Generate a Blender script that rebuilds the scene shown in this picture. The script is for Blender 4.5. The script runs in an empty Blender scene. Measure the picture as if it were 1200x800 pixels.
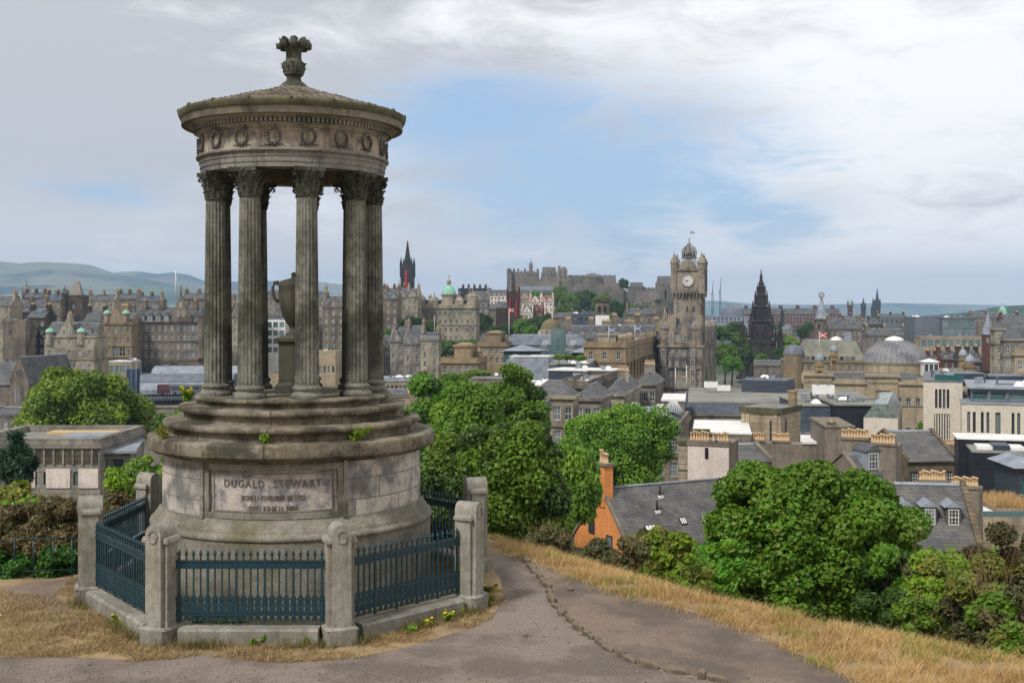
import bpy, math, random
import numpy as np
from mathutils import Vector, Matrix, noise as mnoise

R = math.radians
PI = math.pi
SC = bpy.context.scene
COL = SC.collection
F = 1350.0          # focal length in pixels of a 1200 px wide frame
HOR = 365.0         # row of the horizon in an 800 px high frame

# ------------------------------------------------------------ camera
cam_d = bpy.data.cameras.new('camera')
cam = bpy.data.objects.new('camera', cam_d)
COL.objects.link(cam)
cam.location = (0, 0, 0)
cam.rotation_euler = (R(90), 0, 0)
cam_d.sensor_width = 36.0
cam_d.lens = 36.0 * F / 1200.0
cam_d.shift_y = -(400 - HOR) / 1200.0
cam_d.clip_start = 0.5
cam_d.clip_end = 60000
SC.camera = cam

# ------------------------------------------------------------ sky and sun
SUN_AZ, SUN_EL = R(-140), R(48)          # direction the light comes from, measured from +Y towards +X
w = bpy.data.worlds.new('World')
SC.world = w
w.use_nodes = True
nt = w.node_tree
nt.nodes.clear()


def N(tree, kind, **kw):
    n = tree.nodes.new(kind)
    for k, v in kw.items():
        if k.startswith('i_'):
            n.inputs[k[2:].replace('_', ' ')].default_value = v
        else:
            setattr(n, k, v)
    return n


def mth(tree, op, a, b=None, c=None, clamp=False):
    n = tree.nodes.new('ShaderNodeMath')
    n.operation = op
    n.use_clamp = clamp
    for i, v in enumerate((a, b, c)):
        if v is None:
            continue
        if isinstance(v, (int, float)):
            n.inputs[i].default_value = v
        else:
            tree.links.new(v, n.inputs[i])
    return n.outputs[0]


def mixc(tree, fac, a, b, blend='MIX'):
    n = tree.nodes.new('ShaderNodeMix')
    n.data_type = 'RGBA'
    n.blend_type = blend
    n.clamp_factor = True
    for i, v in ((0, fac), (6, a), (7, b)):
        if isinstance(v, (int, float)):
            n.inputs[i].default_value = v
        elif isinstance(v, (tuple, list)):
            n.inputs[i].default_value = (v[0], v[1], v[2], 1)
        else:
            tree.links.new(v, n.inputs[i])
    return n.outputs[2]


def smooth(tree, v, lo, hi):
    n = tree.nodes.new('ShaderNodeMapRange')
    n.interpolation_type = 'SMOOTHSTEP'
    tree.links.new(v, n.inputs[0])
    n.inputs[1].default_value = lo
    n.inputs[2].default_value = hi
    return n.outputs[0]


out = N(nt, 'ShaderNodeOutputWorld')
bg = N(nt, 'ShaderNodeBackground')
bg.inputs['Strength'].default_value = 0.07
sky = N(nt, 'ShaderNodeTexSky', sky_type='NISHITA', sun_disc=False)
sky.sun_elevation = SUN_EL
sky.sun_rotation = SUN_AZ
sky.altitude = 100
tc = N(nt, 'ShaderNodeTexCoord')
sep = N(nt, 'ShaderNodeSeparateXYZ')
nt.links.new(tc.outputs['Generated'], sep.inputs[0])
X, Y, Z = sep.outputs
za = mth(nt, 'MAXIMUM', Z, 0.0)
inv = mth(nt, 'DIVIDE', 1.0, mth(nt, 'ADD', za, 0.22))
cmb = N(nt, 'ShaderNodeCombineXYZ')
nt.links.new(mth(nt, 'MULTIPLY', X, inv), cmb.inputs[0])
nt.links.new(mth(nt, 'MULTIPLY', Y, inv), cmb.inputs[1])
n1 = N(nt, 'ShaderNodeTexNoise', i_Scale=1.1, i_Detail=7.0, i_Roughness=0.52, i_Distortion=0.35)
n2 = N(nt, 'ShaderNodeTexNoise', i_Scale=4.2, i_Detail=12.0, i_Roughness=0.68, i_Distortion=0.7)
nt.links.new(cmb.outputs[0], n1.inputs['Vector'])
nt.links.new(cmb.outputs[0], n2.inputs['Vector'])


def blob(ax, az, rx, rz):
    "0 at the middle of an opening in the cloud, rising with distance from it"
    dx = mth(nt, 'DIVIDE', mth(nt, 'SUBTRACT', X, ax), rx)
    dz = mth(nt, 'DIVIDE', mth(nt, 'SUBTRACT', Z, az), rz)
    d = mth(nt, 'SQRT', mth(nt, 'ADD', mth(nt, 'MULTIPLY', dx, dx), mth(nt, 'MULTIPLY', dz, dz)))
    front = mth(nt, 'MULTIPLY', mth(nt, 'LESS_THAN', Y, 0.0), 4.0)
    return mth(nt, 'ADD', d, front)


hole = mth(nt, 'MINIMUM', blob(0.065, 0.118, 0.19, 0.085), blob(-0.02, 0.165, 0.15, 0.05))
hole = mth(nt, 'MINIMUM', hole, mth(nt, 'ADD', blob(0.20, 0.085, 0.13, 0.045), 0.30))
hole = mth(nt, 'MINIMUM', hole, mth(nt, 'ADD', blob(-0.33, 0.10, 0.10, 0.03), 0.50))
cov = mth(nt, 'ADD', mth(nt, 'ADD', hole, mth(nt, 'MULTIPLY', n1.outputs[0], 1.1)), mth(nt, 'MULTIPLY', n2.outputs[0], 1.9))
mask = smooth(nt, cov, 1.75, 2.75)
# brightness of the cloud sheet itself: thick grey to the left, thin and bright to the right and low down
thick = mth(nt, 'ADD', mth(nt, 'MULTIPLY', n1.outputs[0], 1.15), mth(nt, 'MULTIPLY', n2.outputs[0], 0.75))
thick = mth(nt, 'SUBTRACT', thick, mth(nt, 'MULTIPLY', X, 0.55))
thick = mth(nt, 'ADD', thick, mth(nt, 'MULTIPLY', za, 0.35))
tk = smooth(nt, thick, 0.78, 1.18)
ccol = mixc(nt, tk, (6.3, 6.2, 6.2), (3.4, 3.42, 3.6))
hz = smooth(nt, za, 0.0, 0.13)
ccol = mixc(nt, hz, mixc(nt, 0.6, ccol, (7.3, 6.7, 6.35)), ccol)
blue = mixc(nt, 0.75, sky.outputs[0], (2.05, 3.0, 4.4))
colr = mixc(nt, mask, blue, ccol)
nt.links.new(colr, bg.inputs['Color'])
nt.links.new(bg.outputs[0], out.inputs['Surface'])

sun_d = bpy.data.lights.new('sun', 'SUN')
sun_d.energy = 1.5
sun_d.angle = R(10)
sun_d.color = (1.0, 0.97, 0.93)
sun = bpy.data.objects.new('sun', sun_d)
COL.objects.link(sun)
sd = Vector((math.sin(SUN_AZ) * math.cos(SUN_EL), math.cos(SUN_AZ) * math.cos(SUN_EL), math.sin(SUN_EL)))
sun.rotation_euler = sd.to_track_quat('Z', 'Y').to_euler()
sun.location = (-30, -30, 60)

SC.view_settings.view_transform = 'Standard'
SC.view_settings.look = 'None'
SC.view_settings.exposure = 1.32
SC.view_settings.gamma = 1
SC.view_settings.use_curve_mapping = False
SC.render.engine = 'CYCLES'
SC.cycles.max_bounces = 6
SC.cycles.diffuse_bounces = 3
SC.cycles.glossy_bounces = 2
SC.cycles.transmission_bounces = 3
SC.cycles.transparent_max_bounces = 6
SC.cycles.volume_bounces = 0
SC.cycles.use_denoising = True

# ------------------------------------------------------------ helpers


def at(px, py, D):
    "world point at depth D that the photograph shows at pixel (px, py)"
    return Vector(((px - 600.0) / F * D, D, (HOR - py) / F * D))


def X_(px, D):
    return (px - 600.0) / F * D


def Z_(py, D):
    return (HOR - py) / F * D


def tag(o, label=None, cat=None, group=None, kind=None):
    if label:
        o['label'] = label
    if cat:
        o['category'] = cat
    if group:
        o['group'] = group
    if kind:
        o['kind'] = kind
    return o


def empty(name, loc=(0, 0, 0), rz=0.0, parent=None, size=0.5):
    o = bpy.data.objects.new(name, None)
    COL.objects.link(o)
    o.empty_display_size = size
    o.location = loc
    o.rotation_euler = (0, 0, rz)
    if parent is not None:
        o.parent = parent
    return o


def link(name, me, parent=None, loc=(0, 0, 0), rz=0.0):
    o = bpy.data.objects.new(name, me)
    COL.objects.link(o)
    o.location = loc
    o.rotation_euler = (0, 0, rz)
    if parent is not None:
        o.parent = parent
    return o


def copy_tree(o, parent=None):
    c = o.copy()
    COL.objects.link(c)
    c.parent = parent
    if parent is None:
        for k in ('label',):
            if k in c:
                del c[k]
    for ch in list(o.children):
        copy_tree(ch, c)
    return c


class MB:
    "collects shapes and links them as one mesh object"

    def __init__(s):
        s.v = []
        s.f = []
        s.m = []
        s.sm = []

    def add(s, vs, fs, mi=0, smooth=False):
        b = len(s.v)
        s.v.extend([tuple(p) for p in vs])
        for f in fs:
            s.f.append(tuple(i + b for i in f))
            s.m.append(mi)
            s.sm.append(smooth)
        return s

    def box(s, x0, y0, z0, x1, y1, z1, mi=0):
        vs = [(x0, y0, z0), (x1, y0, z0), (x1, y1, z0), (x0, y1, z0), (x0, y0, z1), (x1, y0, z1), (x1, y1, z1), (x0, y1, z1)]
        return s.add(vs, [(0, 3, 2, 1), (4, 5, 6, 7), (0, 1, 5, 4), (1, 2, 6, 5), (2, 3, 7, 6), (3, 0, 4, 7)], mi)

    def frust(s, x0, y0, x1, y1, z0, z1, i, mi=0, j=None):
        "box whose top is inset by i in x and j in y"
        j = i if j is None else j
        vs = [(x0, y0, z0), (x1, y0, z0), (x1, y1, z0), (x0, y1, z0), (x0 + i, y0 + j, z1), (x1 - i, y0 + j, z1), (x1 - i, y1 - j, z1), (x0 + i, y1 - j, z1)]
        return s.add(vs, [(0, 3, 2, 1), (4, 5, 6, 7), (0, 1, 5, 4), (1, 2, 6, 5), (2, 3, 7, 6), (3, 0, 4, 7)], mi)

    def prism(s, pts, z0, z1, mi=0):
        n = len(pts)
        vs = [(p[0], p[1], z0) for p in pts] + [(p[0], p[1], z1) for p in pts]
        fs = [tuple(range(n - 1, -1, -1)), tuple(range(n, 2 * n))] + [(i, (i + 1) % n, n + (i + 1) % n, n + i) for i in range(n)]
        return s.add(vs, fs, mi)

    def xprism(s, pts, y0, y1, mi=0):
        "polygon in the xz plane pushed along y"
        n = len(pts)
        vs = [(p[0], y0, p[1]) for p in pts] + [(p[0], y1, p[1]) for p in pts]
        fs = [tuple(range(n)), tuple(range(2 * n - 1, n - 1, -1))] + [(i, n + i, n + (i + 1) % n, (i + 1) % n) for i in range(n)]
        return s.add(vs, fs, mi)

    def yprism(s, pts, x0, x1, mi=0):
        "polygon in the yz plane pushed along x"
        n = len(pts)
        vs = [(x0, p[0], p[1]) for p in pts] + [(x1, p[0], p[1]) for p in pts]
        fs = [tuple(range(n - 1, -1, -1)), tuple(range(n, 2 * n))] + [(i, (i + 1) % n, n + (i + 1) % n, n + i) for i in range(n)]
        return s.add(vs, fs, mi)

    def lathe(s, prof, seg=24, cx=0, cy=0, a0=0.0, a1=2 * PI, mi=0, smooth=True, caps=True, rmod=None):
        full = abs(a1 - a0 - 2 * PI) < 1e-6
        n = seg if full else seg + 1
        vs = []
        for r, z in prof:
            for k in range(n):
                a = a0 + (a1 - a0) * k / seg
                rr = r * (rmod(a) if rmod else 1)
                vs.append((cx + rr * math.sin(a), cy - rr * math.cos(a), z))
        fs = []
        m = len(prof)
        for j in range(m - 1):
            for k in range(seg):
                a, b = j * n + k, j * n + (k + 1) % n
                fs.append((a, b, b + n, a + n))
        s.add(vs, fs, mi, smooth)
        if caps and full:
            if prof[0][0] > 1e-4:
                s.add(vs[:n], [tuple(range(n - 1, -1, -1))], mi)
            if prof[-1][0] > 1e-4:
                s.add(vs[-n:], [tuple(range(n))], mi)
        return s

    def tube(s, pts, r, seg=6, mi=0, smooth=True):
        pts = [Vector(p) for p in pts]
        n = len(pts)
        rs = r if isinstance(r, (list, tuple)) else [r] * n
        vs = []
        for i, p in enumerate(pts):
            d = (pts[min(i + 1, n - 1)] - pts[max(i - 1, 0)])
            if d.length < 1e-9:
                d = Vector((0, 0, 1))
            d.normalize()
            up = Vector((0, 0, 1)) if abs(d.z) < 0.9 else Vector((1, 0, 0))
            a = d.cross(up).normalized()
            b = d.cross(a)
            for k in range(seg):
                t = 2 * PI * k / seg
                vs.append(p + (a * math.cos(t) + b * math.sin(t)) * rs[i])
        fs = [(j * seg + k, j * seg + (k + 1) % seg, (j + 1) * seg + (k + 1) % seg, (j + 1) * seg + k) for j in range(n - 1) for k in range(seg)]
        fs.append(tuple(range(seg - 1, -1, -1)))
        fs.append(tuple(range((n - 1) * seg, n * seg)))
        return s.add(vs, fs, mi, smooth)

    def xform(s, M, start=0):
        s.v[start:] = [tuple(M @ Vector(p)) for p in s.v[start:]]
        return s

    def mesh(s, name, mats):
        me = bpy.data.meshes.new(name)
        me.from_pydata(s.v, [], s.f)
        if not isinstance(mats, (list, tuple)):
            mats = [mats]
        for m in mats:
            me.materials.append(m)
        if len(mats) > 1:
            me.polygons.foreach_set('material_index', s.m)
        me.polygons.foreach_set('use_smooth', s.sm)
        me.update()
        return me

    def build(s, name, mats, parent=None, loc=(0, 0, 0), rz=0.0):
        return link(name, s.mesh(name, mats), parent, loc, rz)


# ------------------------------------------------------------ materials
MATS = {}


def srgb(r, g, b):
    return tuple(((c / 255.0) / 12.92 if c / 255.0 <= 0.04045 else ((c / 255.0 + 0.055) / 1.055) ** 2.4) for c in (r, g, b))


def bsdf(m):
    return m.node_tree.nodes['Principled BSDF']


def mat(name, col, dark=None, amt=0.5, scale=0.6, rough=0.85, brick=None, radial=None, bump=0.0, spec=0.25, metal=0.0, streak=0.0, col2=None, fine=6.0, mortar=None, moss=None, mossamt=0.0, bvar=0.8, grit=0.2):
    if name in MATS:
        return MATS[name]
    m = bpy.data.materials.new(name)
    m.use_nodes = True
    t = m.node_tree
    b = bsdf(m)
    tcn = t.nodes.new('ShaderNodeTexCoord')
    obj = tcn.outputs['Object']
    dark = dark or tuple(c * 0.45 for c in col)
    col2 = col2 or tuple(c * 0.8 for c in col)
    na = N(t, 'ShaderNodeTexNoise', i_Scale=scale, i_Detail=6.0, i_Roughness=0.65)
    t.links.new(obj, na.inputs['Vector'])
    nb = N(t, 'ShaderNodeTexNoise', i_Scale=scale * fine, i_Detail=4.0, i_Roughness=0.7)
    t.links.new(obj, nb.inputs['Vector'])
    base = mixc(t, smooth(t, nb.outputs[0], 0.3, 0.7), col, col2)
    hgt = nb.outputs[0]
    if brick:
        sp = t.nodes.new('ShaderNodeSeparateXYZ')
        t.links.new(obj, sp.inputs[0])
        if radial:
            u = mth(t, 'MULTIPLY', mth(t, 'ARCTAN2', sp.outputs[0], mth(t, 'MULTIPLY', sp.outputs[1], -1.0)), radial)
        else:
            u = mth(t, 'ADD', sp.outputs[0], sp.outputs[1])
        cb = t.nodes.new('ShaderNodeCombineXYZ')
        t.links.new(u, cb.inputs[0])
        t.links.new(sp.outputs[2], cb.inputs[1])
        br = t.nodes.new('ShaderNodeTexBrick')
        br.inputs['Scale'].default_value = 1.0
        br.inputs['Brick Width'].default_value = brick[0]
        br.inputs['Row Height'].default_value = brick[1]
        br.inputs['Mortar Size'].default_value = brick[2] if len(brick) > 2 else 0.012
        br.inputs['Mortar Smooth'].default_value = 0.3
        br.inputs['Bias'].default_value = -0.1
        br.inputs['Color1'].default_value = (1, 1, 1, 1)
        br.inputs['Color2'].default_value = (0, 0, 0, 1)
        mo = mortar if mortar is not None else 0.3
        br.inputs['Mortar'].default_value = (mo, mo, mo, 1)
        t.links.new(cb.outputs[0], br.inputs['Vector'])
        per = mixc(t, br.outputs[0], tuple(c * (1 - 0.35 * bvar) for c in col), tuple(min(1, c * (1 + 0.3 * bvar)) for c in col2))
        base = mixc(t, 0.55, base, per)
        base = mixc(t, mth(t, 'MULTIPLY', br.outputs['Fac'], 0.75), base, tuple(c * 0.45 for c in dark))
        hgt = mth(t, 'SUBTRACT', nb.outputs[0], mth(t, 'MULTIPLY', br.outputs['Fac'], 1.5))
    base = mixc(t, mth(t, 'MULTIPLY', smooth(t, na.outputs[0], 0.42, 0.62), amt), base, dark)
    ng = N(t, 'ShaderNodeTexNoise', i_Scale=scale * fine * 4.5, i_Detail=3.0, i_Roughness=0.8)
    t.links.new(obj, ng.inputs['Vector'])
    base = mixc(t, grit, base, mixc(t, smooth(t, ng.outputs[0], 0.36, 0.64), (0.12, 0.12, 0.12), (0.88, 0.88, 0.88)), 'OVERLAY')
    if streak:
        mp = t.nodes.new('ShaderNodeMapping')
        mp.inputs['Scale'].default_value = (1, 1, 0.07)
        t.links.new(obj, mp.inputs[0])
        ns = N(t, 'ShaderNodeTexNoise', i_Scale=scale * 5, i_Detail=5.0, i_Roughness=0.6)
        t.links.new(mp.outputs[0], ns.inputs['Vector'])
        base = mixc(t, mth(t, 'MULTIPLY', smooth(t, ns.outputs[0], 0.5, 0.72), streak), base, tuple(c * 0.6 for c in dark))
    if moss:
        nm = N(t, 'ShaderNodeTexNoise', i_Scale=scale * 1.7, i_Detail=7.0, i_Roughness=0.7)
        of = t.nodes.new('ShaderNodeVectorMath')
        of.inputs[1].default_value = (7.3, 2.1, 4.4)
        t.links.new(obj, of.inputs[0])
        t.links.new(of.outputs[0], nm.inputs['Vector'])
        base = mixc(t, mth(t, 'MULTIPLY', smooth(t, nm.outputs[0], 0.48, 0.66), mossamt), base, moss)
    t.links.new(base, b.inputs['Base Color'])
    b.inputs['Roughness'].default_value = rough
    b.inputs['Specular IOR Level'].default_value = spec
    b.inputs['Metallic'].default_value = metal
    if bump:
        bp = t.nodes.new('ShaderNodeBump')
        bp.inputs['Strength'].default_value = bump
        bp.inputs['Distance'].default_value = 0.03
        t.links.new(hgt, bp.inputs['Height'])
        t.links.new(bp.outputs[0], b.inputs['Normal'])
    MATS[name] = m
    return m


def glass(name, col, rough=0.12, spec=0.6, var=0.5):
    "window glass seen from outside: a dark glossy pane over a dim room"
    if name in MATS:
        return MATS[name]
    m = bpy.data.materials.new(name)
    m.use_nodes = True
    t = m.node_tree
    b = bsdf(m)
    oi = t.nodes.new('ShaderNodeObjectInfo')
    c = mixc(t, mth(t, 'MULTIPLY', smooth(t, oi.outputs['Random'], 0.35, 1.0), var), col, (0.30, 0.32, 0.33))
    t.links.new(c, b.inputs['Base Color'])
    b.inputs['Roughness'].default_value = rough
    b.inputs['Specular IOR Level'].default_value = spec
    MATS[name] = m
    return m


def leafmat(name, c1, c2, c3=None, trans=0.35):
    if name in MATS:
        return MATS[name]
    m = bpy.data.materials.new(name)
    m.use_nodes = True
    t = m.node_tree
    t.nodes.clear()
    o = t.nodes.new('ShaderNodeOutputMaterial')
    g = t.nodes.new('ShaderNodeNewGeometry')
    oi = t.nodes.new('ShaderNodeObjectInfo')
    tcn = t.nodes.new('ShaderNodeTexCoord')
    nz = N(t, 'ShaderNodeTexNoise', i_Scale=0.7, i_Detail=3.0)
    t.links.new(tcn.outputs['Object'], nz.inputs['Vector'])
    c = mixc(t, smooth(t, nz.outputs[0], 0.35, 0.65), c1, c2)
    c = mixc(t, mth(t, 'MULTIPLY', g.outputs['Random Per Island'], 0.55), c, tuple(min(1, v * 1.7) for v in c2))
    if c3:
        c = mixc(t, mth(t, 'MULTIPLY', smooth(t, g.outputs['Random Per Island'], 0.86, 0.95), 0.8), c, c3)
    hs = t.nodes.new('ShaderNodeHueSaturation')
    t.links.new(mth(t, 'ADD', 0.485, mth(t, 'MULTIPLY', oi.outputs['Random'], 0.03)), hs.inputs['Hue'])
    t.links.new(mth(t, 'ADD', 0.85, mth(t, 'MULTIPLY', oi.outputs['Random'], 0.3)), hs.inputs['Value'])
    t.links.new(c, hs.inputs['Color'])
    d = t.nodes.new('ShaderNodeBsdfPrincipled')
    d.inputs['Roughness'].default_value = 0.5
    d.inputs['Specular IOR Level'].default_value = 0.3
    t.links.new(hs.outputs[0], d.inputs['Base Color'])
    tr = t.nodes.new('ShaderNodeBsdfTranslucent')
    t.links.new(mixc(t, 0.5, hs.outputs[0], (0.25, 0.4, 0.03), 'MIX') if False else hs.outputs[0], tr.inputs['Color'])
    mx = t.nodes.new('ShaderNodeMixShader')
    mx.inputs[0].default_value = trans
    t.links.new(d.outputs[0], mx.inputs[1])
    t.links.new(tr.outputs[0], mx.inputs[2])
    t.links.new(mx.outputs[0], o.inputs['Surface'])
    MATS[name] = m
    return m


# ------------------------------------------------------------ terrain
GZ = -4.84
RIM = [(-60, 23.5), (-14, 21.2), (-9.0, 21.6), (-6.6, 25.5), (-3.8, 27.0), (-1.2, 25.5), (0.3, 23.6), (1.5, 21.8), (3.0, 19.6), (5.0, 17.6), (7.0, 15.9), (9.5, 13.8), (14, 10), (40, -8)]


def sstep(a, b, v):
    t = min(1.0, max(0.0, (v - a) / (b - a)))
    return t * t * (3 - 2 * t)


def rim_dist(x, y):
    "signed distance beyond the edge of the hilltop"
    best = 1e9
    sg = 1
    for (ax, ay), (bx, by) in zip(RIM, RIM[1:]):
        dx, dy = bx - ax, by - ay
        L2 = dx * dx + dy * dy
        t = min(1, max(0, ((x - ax) * dx + (y - ay) * dy) / L2))
        qx, qy = ax + dx * t, ay + dy * t
        d = math.hypot(x - qx, y - qy)
        if d < best:
            best = d
            sg = 1 if (dx * (y - ay) - dy * (x - ax)) > 0 else -1
    return best * sg


def interp(v, xs, ys):
    return float(np.interp(v, xs, ys))


def T(x, y):
    s = rim_dist(x, y) if y < 400 else y - 20
    z = GZ
    if y < 13:
        z += 3.24 * sstep(13, 0, y)
    if s > 0:
        z = GZ - interp(s, [0, 1.5, 5, 10, 20, 45, 80, 120, 200, 400, 900, 3000, 8000, 30000],
                        [0, 0.6, 2.3, 3.9, 6.6, 11.5, 16, 22, 32, 34.5, 36, 60, 90, 120])
    if y > 60:
        r = (x / y) * F + 600
        left = 1 - sstep(600, 680, r)
        # the low ground of the station, then the Old Town ridge to the left
        z -= 8 * left * sstep(120, 200, y) * (1 - sstep(330, 400, y))
        ridge = left * (14 * sstep(380, 450, y) + 8 * sstep(480, 650, y)) * (1 - sstep(1300, 2500, y))
        z += ridge
    if s > 2:
        z += 0.35 * min(1, s / 15) * mnoise.noise(Vector((x * 0.15, y * 0.15, 0)))
    return z


def ground():
    ys = list(np.arange(-30, 10, 4.0)) + list(np.arange(10, 30, 0.4)) + list(np.arange(30, 60, 1.5))
    v = 60.0
    while v < 15500:
        ys.append(v)
        v *= 1.035
    nx = 150
    verts = []
    for y in ys:
        W = max(45, (y + 25) * 0.75)
        for i in range(nx + 1):
            u = -1 + 2 * i / nx
            x = W * u
            if y < 60:
                x = W * (0.55 * u + 0.45 * u ** 3)
            verts.append((x, y, T(x, y)))
    n = nx + 1
    fs = [(j * n + i, j * n + i + 1, (j + 1) * n + i + 1, (j + 1) * n + i) for j in range(len(ys) - 1) for i in range(nx)]
    me = bpy.data.meshes.new('ground')
    me.from_pydata(verts, [], fs)
    me.polygons.foreach_set('use_smooth', [True] * len(fs))
    m = mat('ground_soil', srgb(146, 124, 92), dark=srgb(108, 94, 74), amt=0.7, scale=0.9, rough=0.95, bump=0.6, col2=srgb(160, 138, 102), fine=30)
    # far off the ground is the green and grey of a city plain
    t = m.node_tree
    b = bsdf(m)
    src = b.inputs['Base Color'].links[0].from_socket
    gg = t.nodes.new('ShaderNodeNewGeometry')
    sp = t.nodes.new('ShaderNodeSeparateXYZ')
    t.links.new(gg.outputs['Position'], sp.inputs[0])
    big = N(t, 'ShaderNodeTexNoise', i_Scale=0.004, i_Detail=8.0, i_Roughness=0.6)
    t.links.new(gg.outputs['Position'], big.inputs['Vector'])
    plain = mixc(t, smooth(t, big.outputs[0], 0.4, 0.6), (0.035, 0.06, 0.025), (0.13, 0.125, 0.10))
    nearg = mixc(t, smooth(t, sp.outputs[1], 34, 44), src, (0.05, 0.065, 0.022))
    t.links.new(mixc(t, smooth(t, sp.outputs[1], 120, 180), nearg, plain), b.inputs['Base Color'])
    me.materials.append(m)
    o = link('ground', me)
    tag(o, kind='structure')


ground()


def sheet(name, poly, m, dz, step=0.5):
    "a path laid on the level hilltop: polygon of pixel corners filled on the ground plane"
    import mathutils.geometry as mg
    pts = []
    for px, py in poly:
        D = -GZ * F / (py - HOR)
        pts.append(Vector(((px - 600) / F * D, D, 0)))
    tris = mg.tessellate_polygon([pts])
    me = bpy.data.meshes.new(name)
    me.from_pydata([(p.x, p.y, GZ + dz) for p in pts], [], [tuple(t) for t in tris])
    me.materials.append(m)
    me.update()
    if me.polygons and me.polygons[0].normal.z < 0:
        me.flip_normals()
    o = link(name, me)
    tag(o, kind='structure')
    return o
# ------------------------------------------------------------ paths in front
asph = mat('asphalt', srgb(108, 97, 88), dark=srgb(88, 79, 72), amt=0.6, scale=0.8, rough=0.95, bump=0.8, col2=srgb(156, 142, 130), grit=0.5, fine=62)
soil = mat('worn_soil', srgb(112, 98, 86), dark=srgb(86, 79, 73), amt=0.75, scale=0.55, rough=0.95, bump=0.8, col2=srgb(144, 124, 108), grit=0.5, fine=75)
sheet('path', [(-300, 776), (-100, 772), (60, 768), (150, 773), (230, 768), (330, 774), (420, 769), (480, 757), (540, 739), (575, 722), (591, 700), (586, 676), (576, 664), (572, 652), (586, 650), (604, 652),
               (616, 661), (628, 675), (641, 690), (648, 708), (660, 722), (676, 737), (700, 754), (722, 768), (750, 780), (790, 789), (850, 800), (930, 820), (980, 860), (-300, 860)], asph, 0.004)
sheet('worn_path', [(606, 650), (632, 660), (668, 676), (715, 692), (768, 705), (828, 722), (880, 740), (930, 763), (975, 785), (1010, 800), (1100, 835), (1150, 870), (960, 870), (925, 818), (850, 798), (790, 787), (750, 778), (722, 766), (700, 752),
                    (676, 735), (660, 720), (650, 706), (643, 690), (630, 674), (618, 660)], soil, 0.008)
sheet('bare_patch', [(0, 690), (40, 682), (95, 676), (96, 684), (70, 690), (64, 700), (88, 712), (60, 716), (20, 704)], soil, 0.004)

edgem = mat('edge_stone', srgb(120, 108, 92), dark=srgb(70, 66, 50), amt=0.7, scale=3.0, rough=0.95, bump=0.5)
rng = random.Random(5)
line = [(617, 659), (629, 673), (642, 689), (647, 706), (659, 720), (675, 735), (699, 752), (721, 766), (750, 779), (790, 788), (838, 797), (880, 806)]
lw = []
for px, py in line:
    D = -GZ * F / (py - HOR)
    lw.append(Vector((X_(px, D), D, GZ)))
seg_i, k, pos = 0, 0, 0.0
tot = [0]
for a, b_ in zip(lw, lw[1:]):
    tot.append(tot[-1] + (b_ - a).length)
d = 0.0
while d < tot[-1]:
    while seg_i < len(tot) - 2 and tot[seg_i + 1] < d:
        seg_i += 1
    a, b_ = lw[seg_i], lw[seg_i + 1]
    p = a + (b_ - a) * ((d - tot[seg_i]) / (tot[seg_i + 1] - tot[seg_i]))
    L = rng.uniform(0.14, 0.42)
    ang = math.atan2(b_.y - a.y, b_.x - a.x) + rng.uniform(-0.25, 0.25)
    m = MB()
    hh = rng.uniform(0.04, 0.10)
    wd = rng.uniform(0.05, 0.09)
    n0 = 8
    lo = [(L / 2 * rng.uniform(0.85, 1.05) * math.cos(t) * 1.05, wd * rng.uniform(0.8, 1.15) * math.sin(t)) for t in [2 * PI * i / n0 for i in range(n0)]]
    vs = [(x, y, -0.05) for x, y in lo] + [(x * 0.95, y * 0.9, hh * rng.uniform(0.7, 1)) for x, y in lo] + [(x * 0.6, y * 0.5, hh * rng.uniform(1, 1.2)) for x, y in lo]
    fs = [(i, (i + 1) % n0, n0 + (i + 1) % n0, n0 + i) for i in range(n0)] + [(n0 + i, n0 + (i + 1) % n0, 2 * n0 + (i + 1) % n0, 2 * n0 + i) for i in range(n0)] + [tuple(range(2 * n0, 3 * n0))]
    m.add(vs, fs)
    o = m.build('edging_stone', edgem, None, p + Vector((0, 0, 0.006)), ang)
    k += 1
    tag(o, 'rough flat stone in the curved edging line between grey path and brown track', 'edging stone', 'edging stones along the path')
    d += L * 1.08 + rng.choice([0, 0.02, 0.05, 0.02])

# ------------------------------------------------------------ the round monument
MX, MY = -3.845, 20.3
mon = empty('round_temple_monument', (MX, MY, 0))
tag(mon, 'weathered round stone temple monument with nine fluted columns on an inscribed drum inside the railings', 'monument')
ST = dict(dark=srgb(58, 54, 48), amt=0.75, rough=0.9)
m_drum = mat('drum_ashlar', srgb(160, 157, 152), dark=srgb(92, 92, 92), amt=0.85, scale=1.5, brick=(0.95, 0.335, 0.008), radial=2.22, bump=0.35, rough=0.88, col2=srgb(174, 164, 150), fine=5, streak=0.35, bvar=1.1)
m_plain = mat('monument_stone', srgb(142, 137, 126), dark=srgb(62, 60, 55), amt=0.75, scale=0.9, bump=0.35, rough=0.92, col2=srgb(122, 117, 106), fine=7, streak=0.6, moss=srgb(88, 88, 52), mossamt=0.4)
m_step = mat('step_stone', srgb(142, 136, 124), dark=srgb(50, 48, 42), amt=0.85, scale=1.3, brick=(1.35, 5.0, 0.012), radial=2.2, bump=0.45, rough=0.95, col2=srgb(112, 102, 84), fine=9, streak=0.25, moss=srgb(66, 62, 38), mossamt=0.75, bvar=0.4)
m_plinth = mat('plinth_stone', srgb(134, 130, 120), dark=srgb(82, 79, 70), amt=0.7, scale=0.7, bump=0.3, rough=0.95, col2=srgb(112, 106, 90), fine=6, streak=0.45, moss=srgb(92, 90, 60), mossamt=0.5)
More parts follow.
